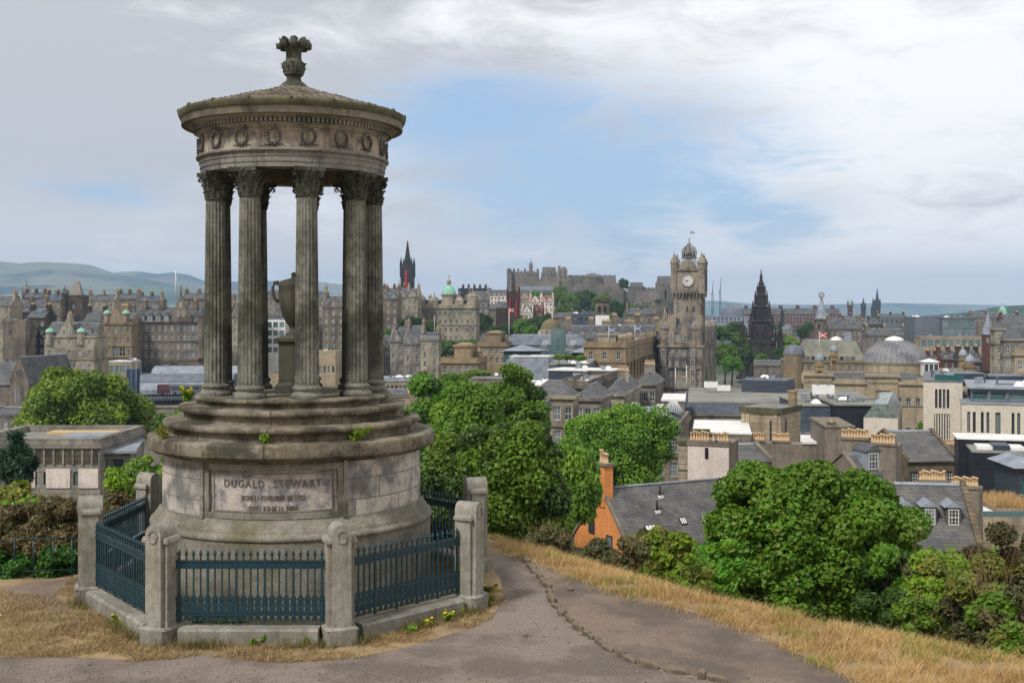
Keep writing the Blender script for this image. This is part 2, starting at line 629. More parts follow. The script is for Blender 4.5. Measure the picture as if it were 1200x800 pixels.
m_col = mat('column_stone', srgb(122, 121, 113), dark=srgb(50, 51, 48), amt=0.85, scale=0.9, bump=0.3, rough=0.95, col2=srgb(94, 94, 84), fine=8, streak=0.85, moss=srgb(76, 80, 54), mossamt=0.5)
m_arch = mat('architrave_stone', srgb(134, 131, 126), dark=srgb(62, 61, 60), amt=0.7, scale=1.1, brick=(1.45, 3.0, 0.008), radial=1.6, bump=0.3, rough=0.92, col2=srgb(112, 108, 102), fine=6, streak=0.5, bvar=0.4)
m_frieze = mat('frieze_stone', srgb(146, 142, 134), dark=srgb(72, 71, 69), amt=0.9, scale=1.8, brick=(1.1, 3.0, 0.006), radial=1.6, bump=0.3, rough=0.92, col2=srgb(146, 134, 116), fine=3, streak=0.7, bvar=0.6)
m_roof = mat('carved_roof_stone', srgb(142, 134, 122), dark=srgb(74, 70, 60), amt=0.7, scale=2.4, bump=0.6, rough=0.95, col2=srgb(118, 106, 94), fine=6, moss=srgb(98, 94, 60), mossamt=0.35)
m_dark = mat('blackened_stone', srgb(84, 84, 74), dark=srgb(42, 42, 38), amt=0.8, scale=3.0, bump=0.4, rough=0.95, col2=srgb(70, 74, 62), fine=5)
m_panel = mat('panel_stone', srgb(176, 168, 160), dark=srgb(98, 100, 104), amt=0.95, scale=2.0, bump=0.25, rough=0.9, col2=srgb(176, 162, 150), fine=3.5, streak=0.3)

MB().lathe([(2.43, GZ - 0.1), (2.41, -4.7), (2.40, -3.66), (2.40, -3.60)], 96).build('plinth', m_plinth, mon)
MB().lathe([(2.40, -3.599), (2.425, -3.58), (2.43, -3.54), (2.41, -3.50), (2.36, -3.485), (2.36, -3.465), (2.34, -3.42), (2.30, -3.39), (2.29, -3.345), (2.25, -3.32), (2.235, -3.28), (2.23, -3.26)], 96, caps=False).build('base_moulding', m_plinth, mon)

# drum wall, with the panel opening left out of it
PA = R(30.5)
PZ0, PZ1 = -3.26, -2.40
OFF = R(1.5)


def arcseg(mb, r0, r1, a0, a1, z0, z1, n=16, mi=0):
    "a curved block between two radii"
    vs = []
    for k in range(n + 1):
        a = a0 + (a1 - a0) * k / n
        s_, c_ = math.sin(a), -math.cos(a)
        vs += [(r0 * s_, r0 * c_, z0), (r1 * s_, r1 * c_, z0), (r1 * s_, r1 * c_, z1), (r0 * s_, r0 * c_, z1)]
    fs = []
    for k in range(n):
        b = 4 * k
        for i in range(4):
            fs.append((b + i, b + (i + 1) % 4, b + 4 + (i + 1) % 4, b + 4 + i))
    fs = [tuple(reversed(f)) for f in fs]
    fs += [(0, 1, 2, 3), (4 * n + 3, 4 * n + 2, 4 * n + 1, 4 * n)]
    mb.add(vs, fs, mi)


mb = MB()
arcseg(mb, 1.9, 2.22, OFF + PA, OFF + 2 * PI - PA, -3.30, -2.33, 80)
arcseg(mb, 1.9, 2.22, OFF - PA, OFF + PA, PZ1 + 0.0, -2.33, 20)
mb.build('drum', m_drum, mon)
fr = MB()
for a0, a1, z0, z1, r in ((OFF - PA, OFF - PA + R(3.2), PZ0, PZ1, 2.235), (OFF + PA - R(3.2), OFF + PA, PZ0, PZ1, 2.235)):
    arcseg(fr, 2.0, r, a0, a1, z0, z1, 3)
arcseg(fr, 2.0, 2.243, OFF - PA + R(3.2), OFF + PA - R(3.2), PZ1 - 0.10, PZ1, 20)
arcseg(fr, 2.0, 2.243, OFF - PA + R(3.2), OFF + PA - R(3.2), PZ0, PZ0 + 0.085, 20)
arcseg(fr, 2.0, 2.262, OFF - PA - R(0.9), OFF - PA + R(0.9), PZ0 - 0.02, PZ1 + 0.05, 2)
arcseg(fr, 2.0, 2.262, OFF + PA - R(0.9), OFF + PA + R(0.9), PZ0 - 0.02, PZ1 + 0.05, 2)
pf = fr.build('panel_frame', m_plain, mon)
pn = MB()
arcseg(pn, 1.95, 2.175, OFF - PA + R(3.2), OFF + PA - R(3.2), PZ0 + 0.085, PZ1 - 0.10, 24)
inner = pn.build('inscription_panel', m_panel, mon)
bd_ = MB()
for a0, a1, z0, z1 in ((OFF - PA + R(4.6), OFF - PA + R(5.2), PZ0 + 0.125, PZ1 - 0.14), (OFF + PA - R(5.2), OFF + PA - R(4.6), PZ0 + 0.125, PZ1 - 0.14)):
    arcseg(bd_, 2.1, 2.19, a0, a1, z0, z1, 2)
arcseg(bd_, 2.1, 2.192, OFF - PA + R(4.6), OFF + PA - R(4.6), PZ1 - 0.162, PZ1 - 0.14, 24)
arcseg(bd_, 2.1, 2.192, OFF - PA + R(4.6), OFF + PA - R(4.6), PZ0 + 0.103, PZ0 + 0.125, 24)
bd_.build('panel_bead', m_plain, inner)

m_letter = mat('letter_metal', srgb(110, 101, 92), dark=srgb(60, 55, 50), amt=0.5, scale=5, rough=0.8)


def wrap_text(txt, size, ang_mid, z, r, name, parent, m, spacing=1.0, depth=0.012, width=None, wordsp=1.0):
    cu = bpy.data.curves.new(name, 'FONT')
    cu.body = txt
    cu.size = size
    cu.space_character = spacing
    cu.space_word = wordsp
    cu.align_x = 'CENTER'
    cu.extrude = depth
    cu.resolution_u = 3
    cu.offset = 0.003 if size < 0.15 else 0.001
    to = bpy.data.objects.new('tmp', cu)
    COL.objects.link(to)
    dg = bpy.context.evaluated_depsgraph_get()
    dg.update()
    me = bpy.data.meshes.new_from_object(to.evaluated_get(dg))
    bpy.data.objects.remove(to)
    n = len(me.vertices)
    co = np.zeros(n * 3)
    me.vertices.foreach_get('co', co)
    co = co.reshape(-1, 3)
    if width:
        co[:, 0] *= width / (co[:, 0].max() - co[:, 0].min())
    if r:
        a = ang_mid + co[:, 0] / r
        rr = r + co[:, 2]
        out = np.stack([rr * np.sin(a), -rr * np.cos(a), co[:, 1] + z], 1)
    else:
        out = np.stack([co[:, 0], -co[:, 2], co[:, 1]], 1)
    me.vertices.foreach_set('co', out.ravel())
    me.materials.clear()
    me.materials.append(m)
    me.name = name
    me.update()
    return link(name, me, parent)


wrap_text('DUGALD  STEWART', 0.165, OFF, -2.765, 2.176, 'lettering', inner, m_letter, spacing=1.25, width=1.56)
wrap_text('BORN NOVEMBER 22 1753', 0.105, OFF + 0.01, -2.965, 2.176, 'lettering', inner, m_letter, width=1.0)
wrap_text('DIED JUNE 11 1828', 0.10, OFF + 0.01, -3.13, 2.176, 'lettering', inner, m_letter, width=0.76)

# slab, steps
MB().lathe([(2.20, -2.40), (2.25, -2.39), (2.27, -2.36), (2.30, -2.34), (2.40, -2.335), (2.40, -2.305), (2.455, -2.30), (2.465, -2.27), (2.465, -2.12), (2.455, -2.085), (2.43, -2.075), (2.15, -2.068), (2.1, -2.068)], 96).build('cornice_slab', m_step, mon)


def rough_ring(prof, seg=110, amp=0.008, seed=1):
    mb = MB()
    mb.lathe(prof, seg)
    mb.v = [(x + amp * mnoise.noise(Vector((x * 3, y * 3, z * 6 + seed))), y + amp * mnoise.noise(Vector((x * 3 + 5, y * 3, z * 6))), z + amp * 0.8 * mnoise.noise(Vector((x * 4, y * 4 + 9, z)))) for x, y, z in mb.v]
    return mb


rough_ring([(2.12, -2.09), (2.12, -2.06), (2.12, -1.945), (2.19, -1.935), (2.215, -1.92), (2.22, -1.87), (2.205, -1.842), (2.18, -1.835), (1.9, -1.825), (1.85, -1.825)]).build('step', m_step, mon)
rough_ring([(1.865, -1.85), (1.865, -1.82), (1.865, -1.70), (1.93, -1.69), (1.955, -1.675), (1.96, -1.625), (1.945, -1.595), (1.92, -1.588), (1.65, -1.58), (1.6, -1.58)], seed=4).build('step', m_step, mon)
rough_ring([(1.645, -1.60), (1.645, -1.575), (1.645, -1.51), (1.70, -1.50), (1.715, -1.48), (1.715, -1.455), (1.69, -1.43), (1.4, -1.428), (0.01, -1.428)], seed=8).build('step', m_step, mon)

# one column
FLOOR = -1.43
CTOP = 2.36
RC = 1.375


def flute(nfl=20, depth=0.09):
    def fn(a):
        t = (a * nfl / (2 * PI)) % 1.0
        return 1 - depth * math.sin(PI * t) ** 0.6
    return fn


mb = MB()
sh = []
z0, z1 = FLOOR + 0.225, CTOP - 0.47
for k in range(9):
    t = k / 8
    r = 0.202 - 0.032 * t ** 1.4
    if k == 0:
        sh.append((r + 0.012, z0 - 0.03))
    sh.append((r, z0 + (z1 - z0) * t))
mb.lathe(sh, 160, rmod=flute(), smooth=False)
shaft_me = mb.mesh('column', m_col)
mb = MB()
mb.lathe([(0.262, FLOOR - 0.01), (0.272, FLOOR + 0.02), (0.272, FLOOR + 0.055), (0.262, FLOOR + 0.08), (0.232, FLOOR + 0.09), (0.222, FLOOR + 0.115), (0.228, FLOOR + 0.14), (0.246, FLOOR + 0.15), (0.248, FLOOR + 0.175), (0.238, FLOOR + 0.195), (0.215, FLOOR + 0.20), (0.208, FLOOR + 0.225)], 40)
base_me = mb.mesh('base', m_col)
# capital: bell, neck ring, two rows of leaves, corner scrolls and a hollow-sided slab
mb = MB()
cz = CTOP - 0.47
mb.lathe([(0.174, cz - 0.005), (0.186, cz + 0.005), (0.186, cz + 0.025), (0.172, cz + 0.03), (0.168, cz + 0.16), (0.18, cz + 0.27), (0.215, cz + 0.37), (0.235, cz + 0.40)], 32)


def acanthus(mb, ang, zb, h, r, wd, curl):
    pts = []
    for k in range(7):
        t = k / 6
        rr = r + 0.012 + curl * t ** 2.6
        zz = zb + h * (t if t < 0.85 else 0.85 - (t - 0.85) * 0.5)
        ww = wd * (0.75 + 0.5 * math.sin(PI * t)) * (1 - 0.72 * t ** 4)
        pts.append((rr, zz, ww * (1.0 if k % 2 else 0.8)))
    vs, fs = [], []
    s_, c_ = math.sin(ang), -math.cos(ang)
    for rr, zz, ww in pts:
        for q in (-1, -0.5, 0, 0.5, 1):
            ro = rr - abs(q) * 0.014 + (0.012 if q == 0 else 0)
            x, y = ro * s_, ro * c_
            vs.append((x - (-c_) * 0 + (-c_) * q * ww * 0.5, y + s_ * q * ww * 0.5, zz))
    nb = len(vs)
    for rr, zz, ww in pts:
        for q in (-1, -0.5, 0, 0.5, 1):
            ro = rr - abs(q) * 0.014 - 0.016
            x, y = ro * s_, ro * c_
            vs.append((x + (-c_) * q * ww * 0.5, y + s_ * q * ww * 0.5, zz - 0.006))
    for j in range(6):
        for i in range(4):
            a = j * 5 + i
            fs.append((a, a + 1, a + 6, a + 5))
            fs.append((nb + a, nb + a + 5, nb + a + 6, nb + a + 1))
        fs.append((j * 5, j * 5 + 5, nb + j * 5 + 5, nb + j * 5))
        fs.append((j * 5 + 4, nb + j * 5 + 4, nb + j * 5 + 9, j * 5 + 9))
    fs.append((30, 31, 32, 33, 34, nb + 34, nb + 33, nb + 32, nb + 31, nb + 30))
    mb.add(vs, fs)


for k in range(12):
    acanthus(mb, 2 * PI * k / 12, cz + 0.03, 0.13, 0.172, 0.085, 0.045)
for k in range(8):
    acanthus(mb, 2 * PI * (k + 0.5) / 8, cz + 0.05, 0.25, 0.172, 0.11, 0.075)
for k in range(4):                                   # corner scrolls
    a = PI / 4 + k * PI / 2
    for sgn in (-1, 1):
        pts = []
        for j in range(19):
            t = j / 18
            if t < 0.4:
                u = t / 0.4
                rad, zz = 0.19 + 0.10 * u ** 1.5, cz + 0.20 + 0.195 * u ** 0.7
            else:
                u = (t - 0.4) / 0.6
                th = PI / 2 - u * 2.6 * PI
                q = 0.046 * (1 - 0.72 * u)
                rad, zz = 0.292 + q * math.cos(th), cz + 0.348 + q * math.sin(th)
            s_, c_ = math.sin(a), -math.cos(a)
            off = sgn * (0.032 * (1 - t))
            pts.append((rad * s_ - c_ * off, rad * c_ + s_ * off, zz))
        mb.tube(pts, [0.014 * (1 - 0.35 * j / 18) for j in range(19)], 5)
for k in range(8):                                   # small inner scrolls
    a = k * PI / 2 + (0.16 if k % 2 else -0.16)
    if k >= 4:
        a = (k - 4) * PI / 2 + (-0.16 if k % 2 else 0.16)
    pts = []
    for j in range(12):
        t = j / 11
        th = PI / 2 - t * 2.4 * PI
        q = 0.04 * (1 - 0.7 * t)
        aa = a + (q * math.cos(th)) / 0.22 * (1 if (a % (PI / 2)) < 0.5 else -1)
        rr = 0.232
        pts.append((rr * math.sin(aa), -rr * math.cos(aa), cz + 0.34 + q * math.sin(th)))
    mb.tube(pts, 0.011, 5)
ab = []
for k in range(4):                                   # hollow-sided slab
    for q in np.linspace(-1, 1, 9)[:-1]:
        base = Vector((0.24 * q, -0.205 - 0.055 * q * q, 0))
        base.rotate(Matrix.Rotation(k * PI / 2, 3, 'Z').to_euler())
        ab.append((base.x * 1.02, base.y * 1.02))
mb.prism(ab, cz + 0.405, CTOP + 0.004)
for k in range(4):
    a = k * PI / 2
    mb.lathe([(0.001, cz + 0.38), (0.035, cz + 0.40), (0.04, cz + 0.43), (0.025, cz + 0.46), (0.001, cz + 0.468)], 8, cx=0.215 * math.sin(a), cy=-0.215 * math.cos(a))
cap_me = mb.mesh('capital', m_dark)
for k in range(9):
    a = R(19.6 + 40 * k)
    o = link('column', shaft_me, mon, (RC * math.sin(a), -RC * math.cos(a), 0), a)
    link('base', base_me, o)
    link('capital', cap_me, o)

# entablature
mb = MB()
for i, (z0, z1, r) in enumerate(((CTOP, 2.445, 1.585), (2.445, 2.535, 1.60), (2.535, 2.60, 1.615))):
    mb.lathe([(1.18, z0), (r, z0), (r, z1), (r - 0.02, z1)], 90, caps=False, smooth=False)
mb.lathe([(1.60, 2.60), (1.66, 2.615), (1.67, 2.645), (1.635, 2.66), (1.60, 2.662)], 90, caps=False)
mb.lathe([(1.18, 2.80), (1.18, CTOP)], 60, caps=False)
mb.build('architrave', m_arch, mon)
MB().lathe([(1.61, 2.655), (1.605, 2.66), (1.605, 3.03), (1.63, 3.035), (1.64, 3.05)], 90, caps=False).build('frieze', m_frieze, mon)
MB().lathe([(1.22, 2.62), (0.0, 2.74)], 40, caps=False).build('ceiling', m_dark, mon)
# wreaths on the frieze
mb = MB()
for j in range(14):
    th = 2 * PI * j / 14
    th2 = 2 * PI * (j + 1.35) / 14
    for rr, ln in ((0.115, 0.03), (0.135, 0.036)):
        p0 = (rr * math.sin(th), -0.02, rr * 1.08 * math.cos(th))
        p1 = ((rr + 0.01) * math.sin((th + th2) / 2), -0.045, (rr + 0.01) * 1.08 * math.cos((th + th2) / 2))
        p2 = (rr * math.sin(th2), -0.02, rr * 1.08 * math.cos(th2))
        mb.tube([p0, p1, p2], [0.010, 0.018, 0.006], 5)
mb.tube([(0.125 * math.sin(2 * PI * j / 20), -0.005, 0.135 * math.cos(2 * PI * j / 20)) for j in range(21)], 0.022, 6)
for sgn in (-1, 1):
    mb.tube([(sgn * 0.02, -0.01, -0.135), (sgn * 0.10, -0.015, -0.165), (sgn * 0.15, -0.01, -0.14), (sgn * 0.20, -0.01, -0.165)], [0.012, 0.012, 0.010, 0.006], 4)
wre = mb.mesh('wreath', m_arch)
for k in range(18):
    a = R(-0.7 + 20 * k)
    link('wreath', wre, mon, (1.605 * math.sin(a), -1.605 * math.cos(a), 2.855), a).scale = (0.84, 0.84, 0.9)
# dentils
mb = MB()
mb.lathe([(1.62, 3.045), (1.66, 3.05), (1.665, 3.075), (1.645, 3.078), (1.645, 3.15), (1.75, 3.155), (1.80, 3.19)], 90, caps=False)
for k in range(140):
    a = 2 * PI * k / 140
    arcseg(mb, 1.64, 1.715, a, a + 2 * PI / 140 * 0.58, 3.078, 3.148, 1)
mb.build('dentil_band', m_plain, mon)
mb = MB()
mb.lathe([(1.62, 3.20), (1.80, 3.185), (1.90, 3.195), (1.905, 3.185), (1.91, 3.19), (1.91, 3.295), (1.925, 3.30)], 96, caps=False)
mb.build('cornice', m_plain, mon)
m_gut = mat('mossy_gutter_stone', srgb(94, 92, 82), dark=srgb(48, 48, 42), amt=0.7, scale=1.6, bump=0.4, rough=0.95, col2=srgb(92, 88, 60), fine=6, moss=srgb(98, 96, 52), mossamt=0.45, streak=0.4)
mb = MB()
mb.lathe([(1.91, 3.297), (1.93, 3.30), (1.94, 3.325), (1.955, 3.345), (1.965, 3.375), (1.97, 3.41), (1.955, 3.425), (1.90, 3.43), (1.85, 3.42)], 96, caps=False)
mb.build('gutter', m_gut, mon)
mb = MB()
for k in range(2):
    pass
mb.lathe([(0.001, -0.03), (0.025, -0.02), (0.038, 0.015), (0.032, 0.035), (0.02, 0.05), (0.001, 0.055)], 8)
mb.v = [(x, y * 1.2, z) for x, y, z in mb.v]
acr = mb.mesh('roof_ornament', m_gut)
for k in range(18):
    a = R(9.5 + 20 * k)
    link('roof_ornament', acr, mon, (1.94 * math.sin(a), -1.94 * math.cos(a), 3.405), a)
# low roof carved with overlapping leaves
mb = MB()
RZ = [(1.93, 3.40), (1.7, 3.47), (1.4, 3.55), (1.1, 3.65), (0.8, 3.735), (0.5, 3.82), (0.3, 3.885), (0.2, 3.94)]
mb.lathe(RZ, 96, caps=False)


def roofz(r):
    return float(np.interp(r, [p[0] for p in RZ][::-1], [p[1] for p in RZ][::-1]))


rng = random.Random(3)
for row in range(15):
    r = 1.88 - row * 0.115
    n = max(10, int(2 * PI * r / 0.13))
    for k in range(n):
        a = 2 * PI * (k + 0.5 * (row % 2)) / n
        wd = 0.5 * 2 * PI * r / n * 0.92
        r1, r2 = r, r - 0.14
        zz = roofz(r1) + 0.032 + rng.uniform(-0.006, 0.014)
        zi = roofz(max(0.2, r2)) + 0.004
        s_, c_ = math.sin(a), -math.cos(a)

        def P(rr, o, z):
            return (rr * s_ - c_ * o, rr * c_ + s_ * o, z)
        vs = [P(r2, -wd, zi), P(r2, wd, zi), P(r1 - 0.04, wd, zz - 0.005), P(r1, 0, zz + 0.008), P(r1 - 0.04, -wd, zz - 0.005), P(r1 - 0.005, 0, zz - 0.05), P(r1 - 0.045, wd, zz - 0.05), P(r1 - 0.045, -wd, zz - 0.05), P(r2, 0, zi + 0.022)]
        mb.add(vs, [(0, 8, 3, 4), (8, 1, 2, 3), (4, 3, 5, 7), (3, 2, 6, 5)])
mb.build('carved_roof', m_roof, mon)
# finial
mb = MB()
mb.lathe([(0.30, 3.86), (0.29, 3.93), (0.24, 3.955), (0.22, 3.99), (0.17, 4.03), (0.13, 4.06), (0.125, 4.12), (0.14, 4.14), (0.17, 4.16), (0.175, 4.19), (0.14, 4.20)], 24)
fin = mb.build('finial', m_dark, mon)
mb = MB()
mb.lathe([(0.12, 4.19), (0.17, 4.22), (0.185, 4.27), (0.175, 4.33), (0.185, 4.38), (0.15, 4.40), (0.14, 4.44)], 20)
for k in range(8):
    a = 2 * PI * k / 8
    n0 = len(mb.v)
    acanthus(mb, a, 4.20, 0.20, 0.17, 0.12, 0.05)
for k in range(8):
    a = 2 * PI * (k + 0.5) / 8
    acanthus(mb, a, 4.20, 0.11, 0.165, 0.09, 0.06)
mb.build('leaf_cup', m_dark, fin)
mb = MB()
mb.lathe([(0.135, 4.40), (0.125, 4.5), (0.14, 4.56), (0.19, 4.64), (0.22, 4.70), (0.12, 4.73)], 64, rmod=lambda a: 1 - 0.14 * abs(math.sin(a * 4)))
for k in range(8):
    a = 2 * PI * (k + 0.25) / 8
    s_, c_ = math.sin(a), -math.cos(a)
    pts, rs = [], []
    for j in range(9):
        t = j / 8
        rr = 0.10 + 0.145 * sstep(0.2, 0.95, t)
        zz = 4.40 + 0.345 * math.sin(min(1, t / 0.78) * PI / 2) - 0.13 * max(0, t - 0.78) / 0.22
        pts.append((rr * s_, rr * c_, zz))
        rs.append(0.036 + 0.042 * sstep(0.4, 0.8, t) - (0.015 if j == 8 else 0))
    mb.tube(pts, rs, 7)
    for q in (-1, 1):
        mb.tube([(p[0] - c_ * q * 0.035, p[1] + s_ * q * 0.035, p[2] - 0.02) for p in pts[3:8]], [0.02, 0.03, 0.034, 0.036, 0.02], 5)
mb.build('flared_top', m_dark, fin)

# urn on its pedestal inside the columns: it stands on the monument
m_urn = mat('urn_stone', srgb(82, 80, 72), dark=srgb(48, 46, 42), amt=0.7, scale=1.6, bump=0.25, rough=0.9, col2=srgb(80, 78, 66), streak=0.5, moss=srgb(78, 80, 50), mossamt=0.4)
urn = empty('stone_urn', (MX, MY, FLOOR + 0.0))
urn.scale = (0.86, 0.86, 0.98)
tag(urn, 'tall two handled dark stone urn on a square pedestal inside the columns', 'urn')
z = -FLOOR
mb = MB()
mb.box(-0.36, -0.36, -0.002, 0.36, 0.36, 0.14)
mb.frust(-0.36, -0.36, 0.36, 0.36, 0.142, 0.20, 0.06)
mb.box(-0.29, -0.29, 0.20, 0.29, 0.29, 0.90)
mb.frust(-0.30, -0.30, 0.30, 0.30, 0.90, 0.93, -0.04)
mb.box(-0.345, -0.345, 0.932, 0.345, 0.345, 0.985)
mb.frust(-0.33, -0.33, 0.33, 0.33, 0.986, 1.03, 0.10)
mb.build('pedestal', m_urn, urn, rz=R(8))
zb = 1.03
mb = MB()
mb.lathe([(0.16, zb - 0.01), (0.17, zb + 0.03), (0.10, zb + 0.07), (0.075, zb + 0.12), (0.10, zb + 0.17), (0.15, zb + 0.22), (0.23, zb + 0.36), (0.29, zb + 0.55), (0.31, zb + 0.72), (0.30, zb + 0.86), (0.32, zb + 0.89), (0.32, zb + 0.93), (0.27, zb + 0.95)], 36)
mb.build('urn_body', m_urn, urn)
mb = MB()
mb.lathe([(0.30, zb + 0.945), (0.22, zb + 0.99), (0.14, zb + 1.01), (0.06, zb + 1.03), (0.045, zb + 1.07), (0.06, zb + 1.10), (0.03, zb + 1.13), (0.001, zb + 1.14)], 28)
mb.build('lid', m_urn, urn)
for sg in (-1, 1):
    mb = MB()
    mb.tube([(sg * 0.30, 0, zb + 0.62), (sg * 0.37, 0, zb + 0.64), (sg * 0.42, 0, zb + 0.74), (sg * 0.43, 0, zb + 0.86), (sg * 0.40, 0, zb + 0.94), (sg * 0.31, 0, zb + 0.95)], [0.04, 0.035, 0.033, 0.033, 0.04, 0.04], 8)
    mb.build('handle', m_urn, urn)

# ------------------------------------------------------------ piers, kerb and railings
m_pier = mat('pier_stone', srgb(150, 147, 140), dark=srgb(100, 97, 90), amt=0.6, scale=1.0, bump=0.25, rough=0.92, col2=srgb(136, 130, 116), streak=0.55, fine=8, moss=srgb(96, 94, 62), mossamt=0.3)
m_iron = mat('blue_green_iron', srgb(20, 56, 66), dark=srgb(11, 34, 44), amt=0.4, scale=3.0, rough=0.45, spec=0.5, col2=srgb(22, 56, 64))
S = 16.9
PV = [(-.3037, 1.0), (-.1500, 1.0), (-.0422, 1.112), (-.0417, 1.275), (-.152, 1.40), (-.294, 1.41), (-.4125, 1.31), (-.4175, 1.145)]
PV = [Vector((x * S, y * S, GZ)) for x, y in PV]
CC = sum(PV, Vector()) / 8
CC = Vector((MX, 20.35, GZ))
PLAB = ['stone pier with carved wreath at the left end of the front railing',
        'front stone pier with rounded top and carved wreath, below the right half of the inscription',
        'stone pier with rounded top nearest the bend of the path',
        'stone pier just behind the one at the path bend, against dark green trees',
        'stone pier hidden at the back of the monument, on the right side',
        'stone pier hidden at the back of the monument, on the left side',
        'back left stone pier with rounded top seen end on behind the left railings',
        'outermost left stone pier with rounded top, beside the brown gorse hedge']


def pier_mesh():
    # local: -Y points outward from the monument
    a = MB()
    a.prism([(-0.27, 0.24), (-0.27, -0.20), (-0.21, -0.29), (0.21, -0.29), (0.27, -0.20), (0.27, 0.24)], -0.08, 0.235)
    a.frust(-0.265, -0.285, 0.265, 0.235, 0.2352, 0.265, 0.05)
    b = MB()
    b.box(-0.15, -0.23, 0.26, 0.15, 0.19, 1.60)
    n = 14
    pts = [(0.15, 1.6)] + [(0.15 * math.cos(PI * k / n), 1.6 + 0.15 * math.sin(PI * k / n)) for k in range(1, n)] + [(-0.15, 1.6)]
    b.xprism([(-p[0], p[1]) for p in pts][::-1], -0.23, 0.19)
    sh_ = MB()
    for sg in (-1, 1):
        x0, x1 = sorted((sg * 0.151, sg * 0.215))
        sh_.box(x0, -0.15, 0.26, x1, 0.12, 1.45)
        x0, x1 = sorted((sg * 0.151, sg * 0.235))
        sh_.box(x0, -0.17, 1.452, x1, 0.14, 1.475)
        x0, x1 = sorted((sg * 0.151, sg * 0.255))
        sh_.box(x0, -0.19, 1.476, x1, 0.16, 1.515)
        sh_.frust(x0, -0.19, x1, 0.16, 1.516, 1.56, 0.02)
    wr = MB()
    wr.tube([(0.075 * math.sin(2 * PI * j / 18), -0.232, 1.575 + 0.085 * math.cos(2 * PI * j / 18)) for j in range(19)], [0.016 + 0.005 * (j % 2) for j in range(19)], 5)
    for j in range(14):
        t = 2 * PI * j / 14
        wr.tube([(0.075 * math.sin(t), -0.24, 1.575 + 0.085 * math.cos(t)), (0.095 * math.sin(t + .25), -0.252, 1.575 + 0.105 * math.cos(t + .25))], [0.014, 0.004], 4)
    return a.mesh('plinth', m_pier), b.mesh('pier_slab', m_pier), sh_.mesh('shoulder', m_pier), wr.mesh('wreath', m_pier)


pm = pier_mesh()
for i, p in enumerate(PV):
    d = p - CC
    ang = math.atan2(d.x, -d.y)
    o = empty('stone_pier', p, ang)
    o.scale = (0.9, 0.92, 1)
    tag(o, PLAB[i], 'pier', 'stone piers of the railings round the monument')
    for nm, me in zip(('plinth', 'pier_slab', 'shoulder'), pm):
        x = link(nm, me, o)
        if nm == 'pier_slab':
            link('wreath', pm[3], x)


def picket_mesh(hs, h0, h1, stem=0.011):
    m = MB()
    m.box(-stem, -stem, h0, stem, stem, h1)
    z = h1
    m.lathe([(0.011, z - 0.01), (0.019, z), (0.012, z + 0.012), (0.012, z + 0.02), (0.026, z + 0.045), (0.027, z + 0.06), (0.015, z + 0.09), (0.001, z + 0.125)], 6, smooth=False)
    return m.mesh('picket', m_iron)


def curl_band(m, L, n, z0, z1):
    "cast band of small upright leaf shapes between two rails"
    for k in range(n):
        x = L * (k + 0.5) / n
        h = z1 - z0
        w_ = L / n * 0.42
        m.xprism([(x - w_, z0), (x - w_ * 0.35, z0), (x, z0 + h * 0.25), (x + w_ * 0.35, z0), (x + w_, z0), (x + w_ * 0.9, z0 + h * 0.55), (x + w_ * 0.3, z0 + h), (x - w_ * 0.3, z0 + h), (x - w_ * 0.9, z0 + h * 0.55)][::-1], -0.008, 0.008)


pk = picket_mesh(0, 0.335, 1.235)
pk_main = picket_mesh(0, 0.28, 1.235, 0.016)
RLAB = ['front blue green iron railing panel directly below the inscription', 'right front blue green iron railing panel between two stone piers', 'right side railing panel seen almost edge on between the paired right piers',
        'back right iron railing panel in front of dark trees', 'back iron railing panel hidden behind the drum', 'back left iron railing panel behind the drum', 'far left iron railing panel running back behind the left railings',
        'left front blue green iron railing panel beside the gorse hedge']
KLAB = ['low stone kerb under the front railing with grass at its foot', 'low stone kerb under the right front railing beside yellow flowers', 'low stone kerb under the right side railing at the bend of the path', 'low stone kerb under the back right railing',
        'low stone kerb under the hidden back railing', 'low stone kerb under the back left railing', 'low stone kerb under the far left railing', 'low stone kerb under the left front railing on dry grass']
for i in range(8):
    p, q = PV[i], PV[(i + 1) % 8]
    d = q - p
    L = d.length
    ang = math.atan2(d.y, d.x)
    kb = MB()
    kb.box(0.28, -0.20, -0.06, L - 0.28, 0.17, 0.20)
    kb.frust(0.28, -0.20, L - 0.28, 0.17, 0.2005, 0.235, 0.0, j=0.035)
    o = kb.build('stone_kerb', m_pier, None, p, ang)
    tag(o, KLAB[i], 'kerb', 'stone kerbs under the railings')
    e = empty('iron_railing', p + d.normalized() * 0.20, ang)
    tag(e, RLAB[i], 'railing', 'iron railing panels round the monument')
    L2 = L - 0.40
    for zz in (1.075, 1.175, 0.615, 0.385):
        MB().box(0, -0.02, zz, L2, 0.02, zz + 0.022).build('rail', m_iron, e)
    n = max(12, int(round(L2 / 0.107)))
    bm_ = MB()
    bm_.box(0, -0.004, 1.098, L2, 0.004, 1.174)
    curl_band(bm_, L2, n * 2, 1.10, 1.17)
    bm_.build('ornament_band', m_iron, e)
    bm_ = MB()
    bm_.box(0, -0.004, 0.408, L2, 0.004, 0.44)
    curl_band(bm_, L2, n * 2, 0.412, 0.51)
    curl_band(bm_, L2, n * 2, 0.505, 0.613)
    curl_band(bm_, L2, n, 0.61, 0.69)
    curl_band(bm_, L2, n, 0.30, 0.39)
    bm_.build('ornament_band', m_iron, e)
    for k in range(n):
        link('picket', pk_main if k % 4 == 0 else pk, e, (L2 * (k + 0.5) / n, 0, 0))

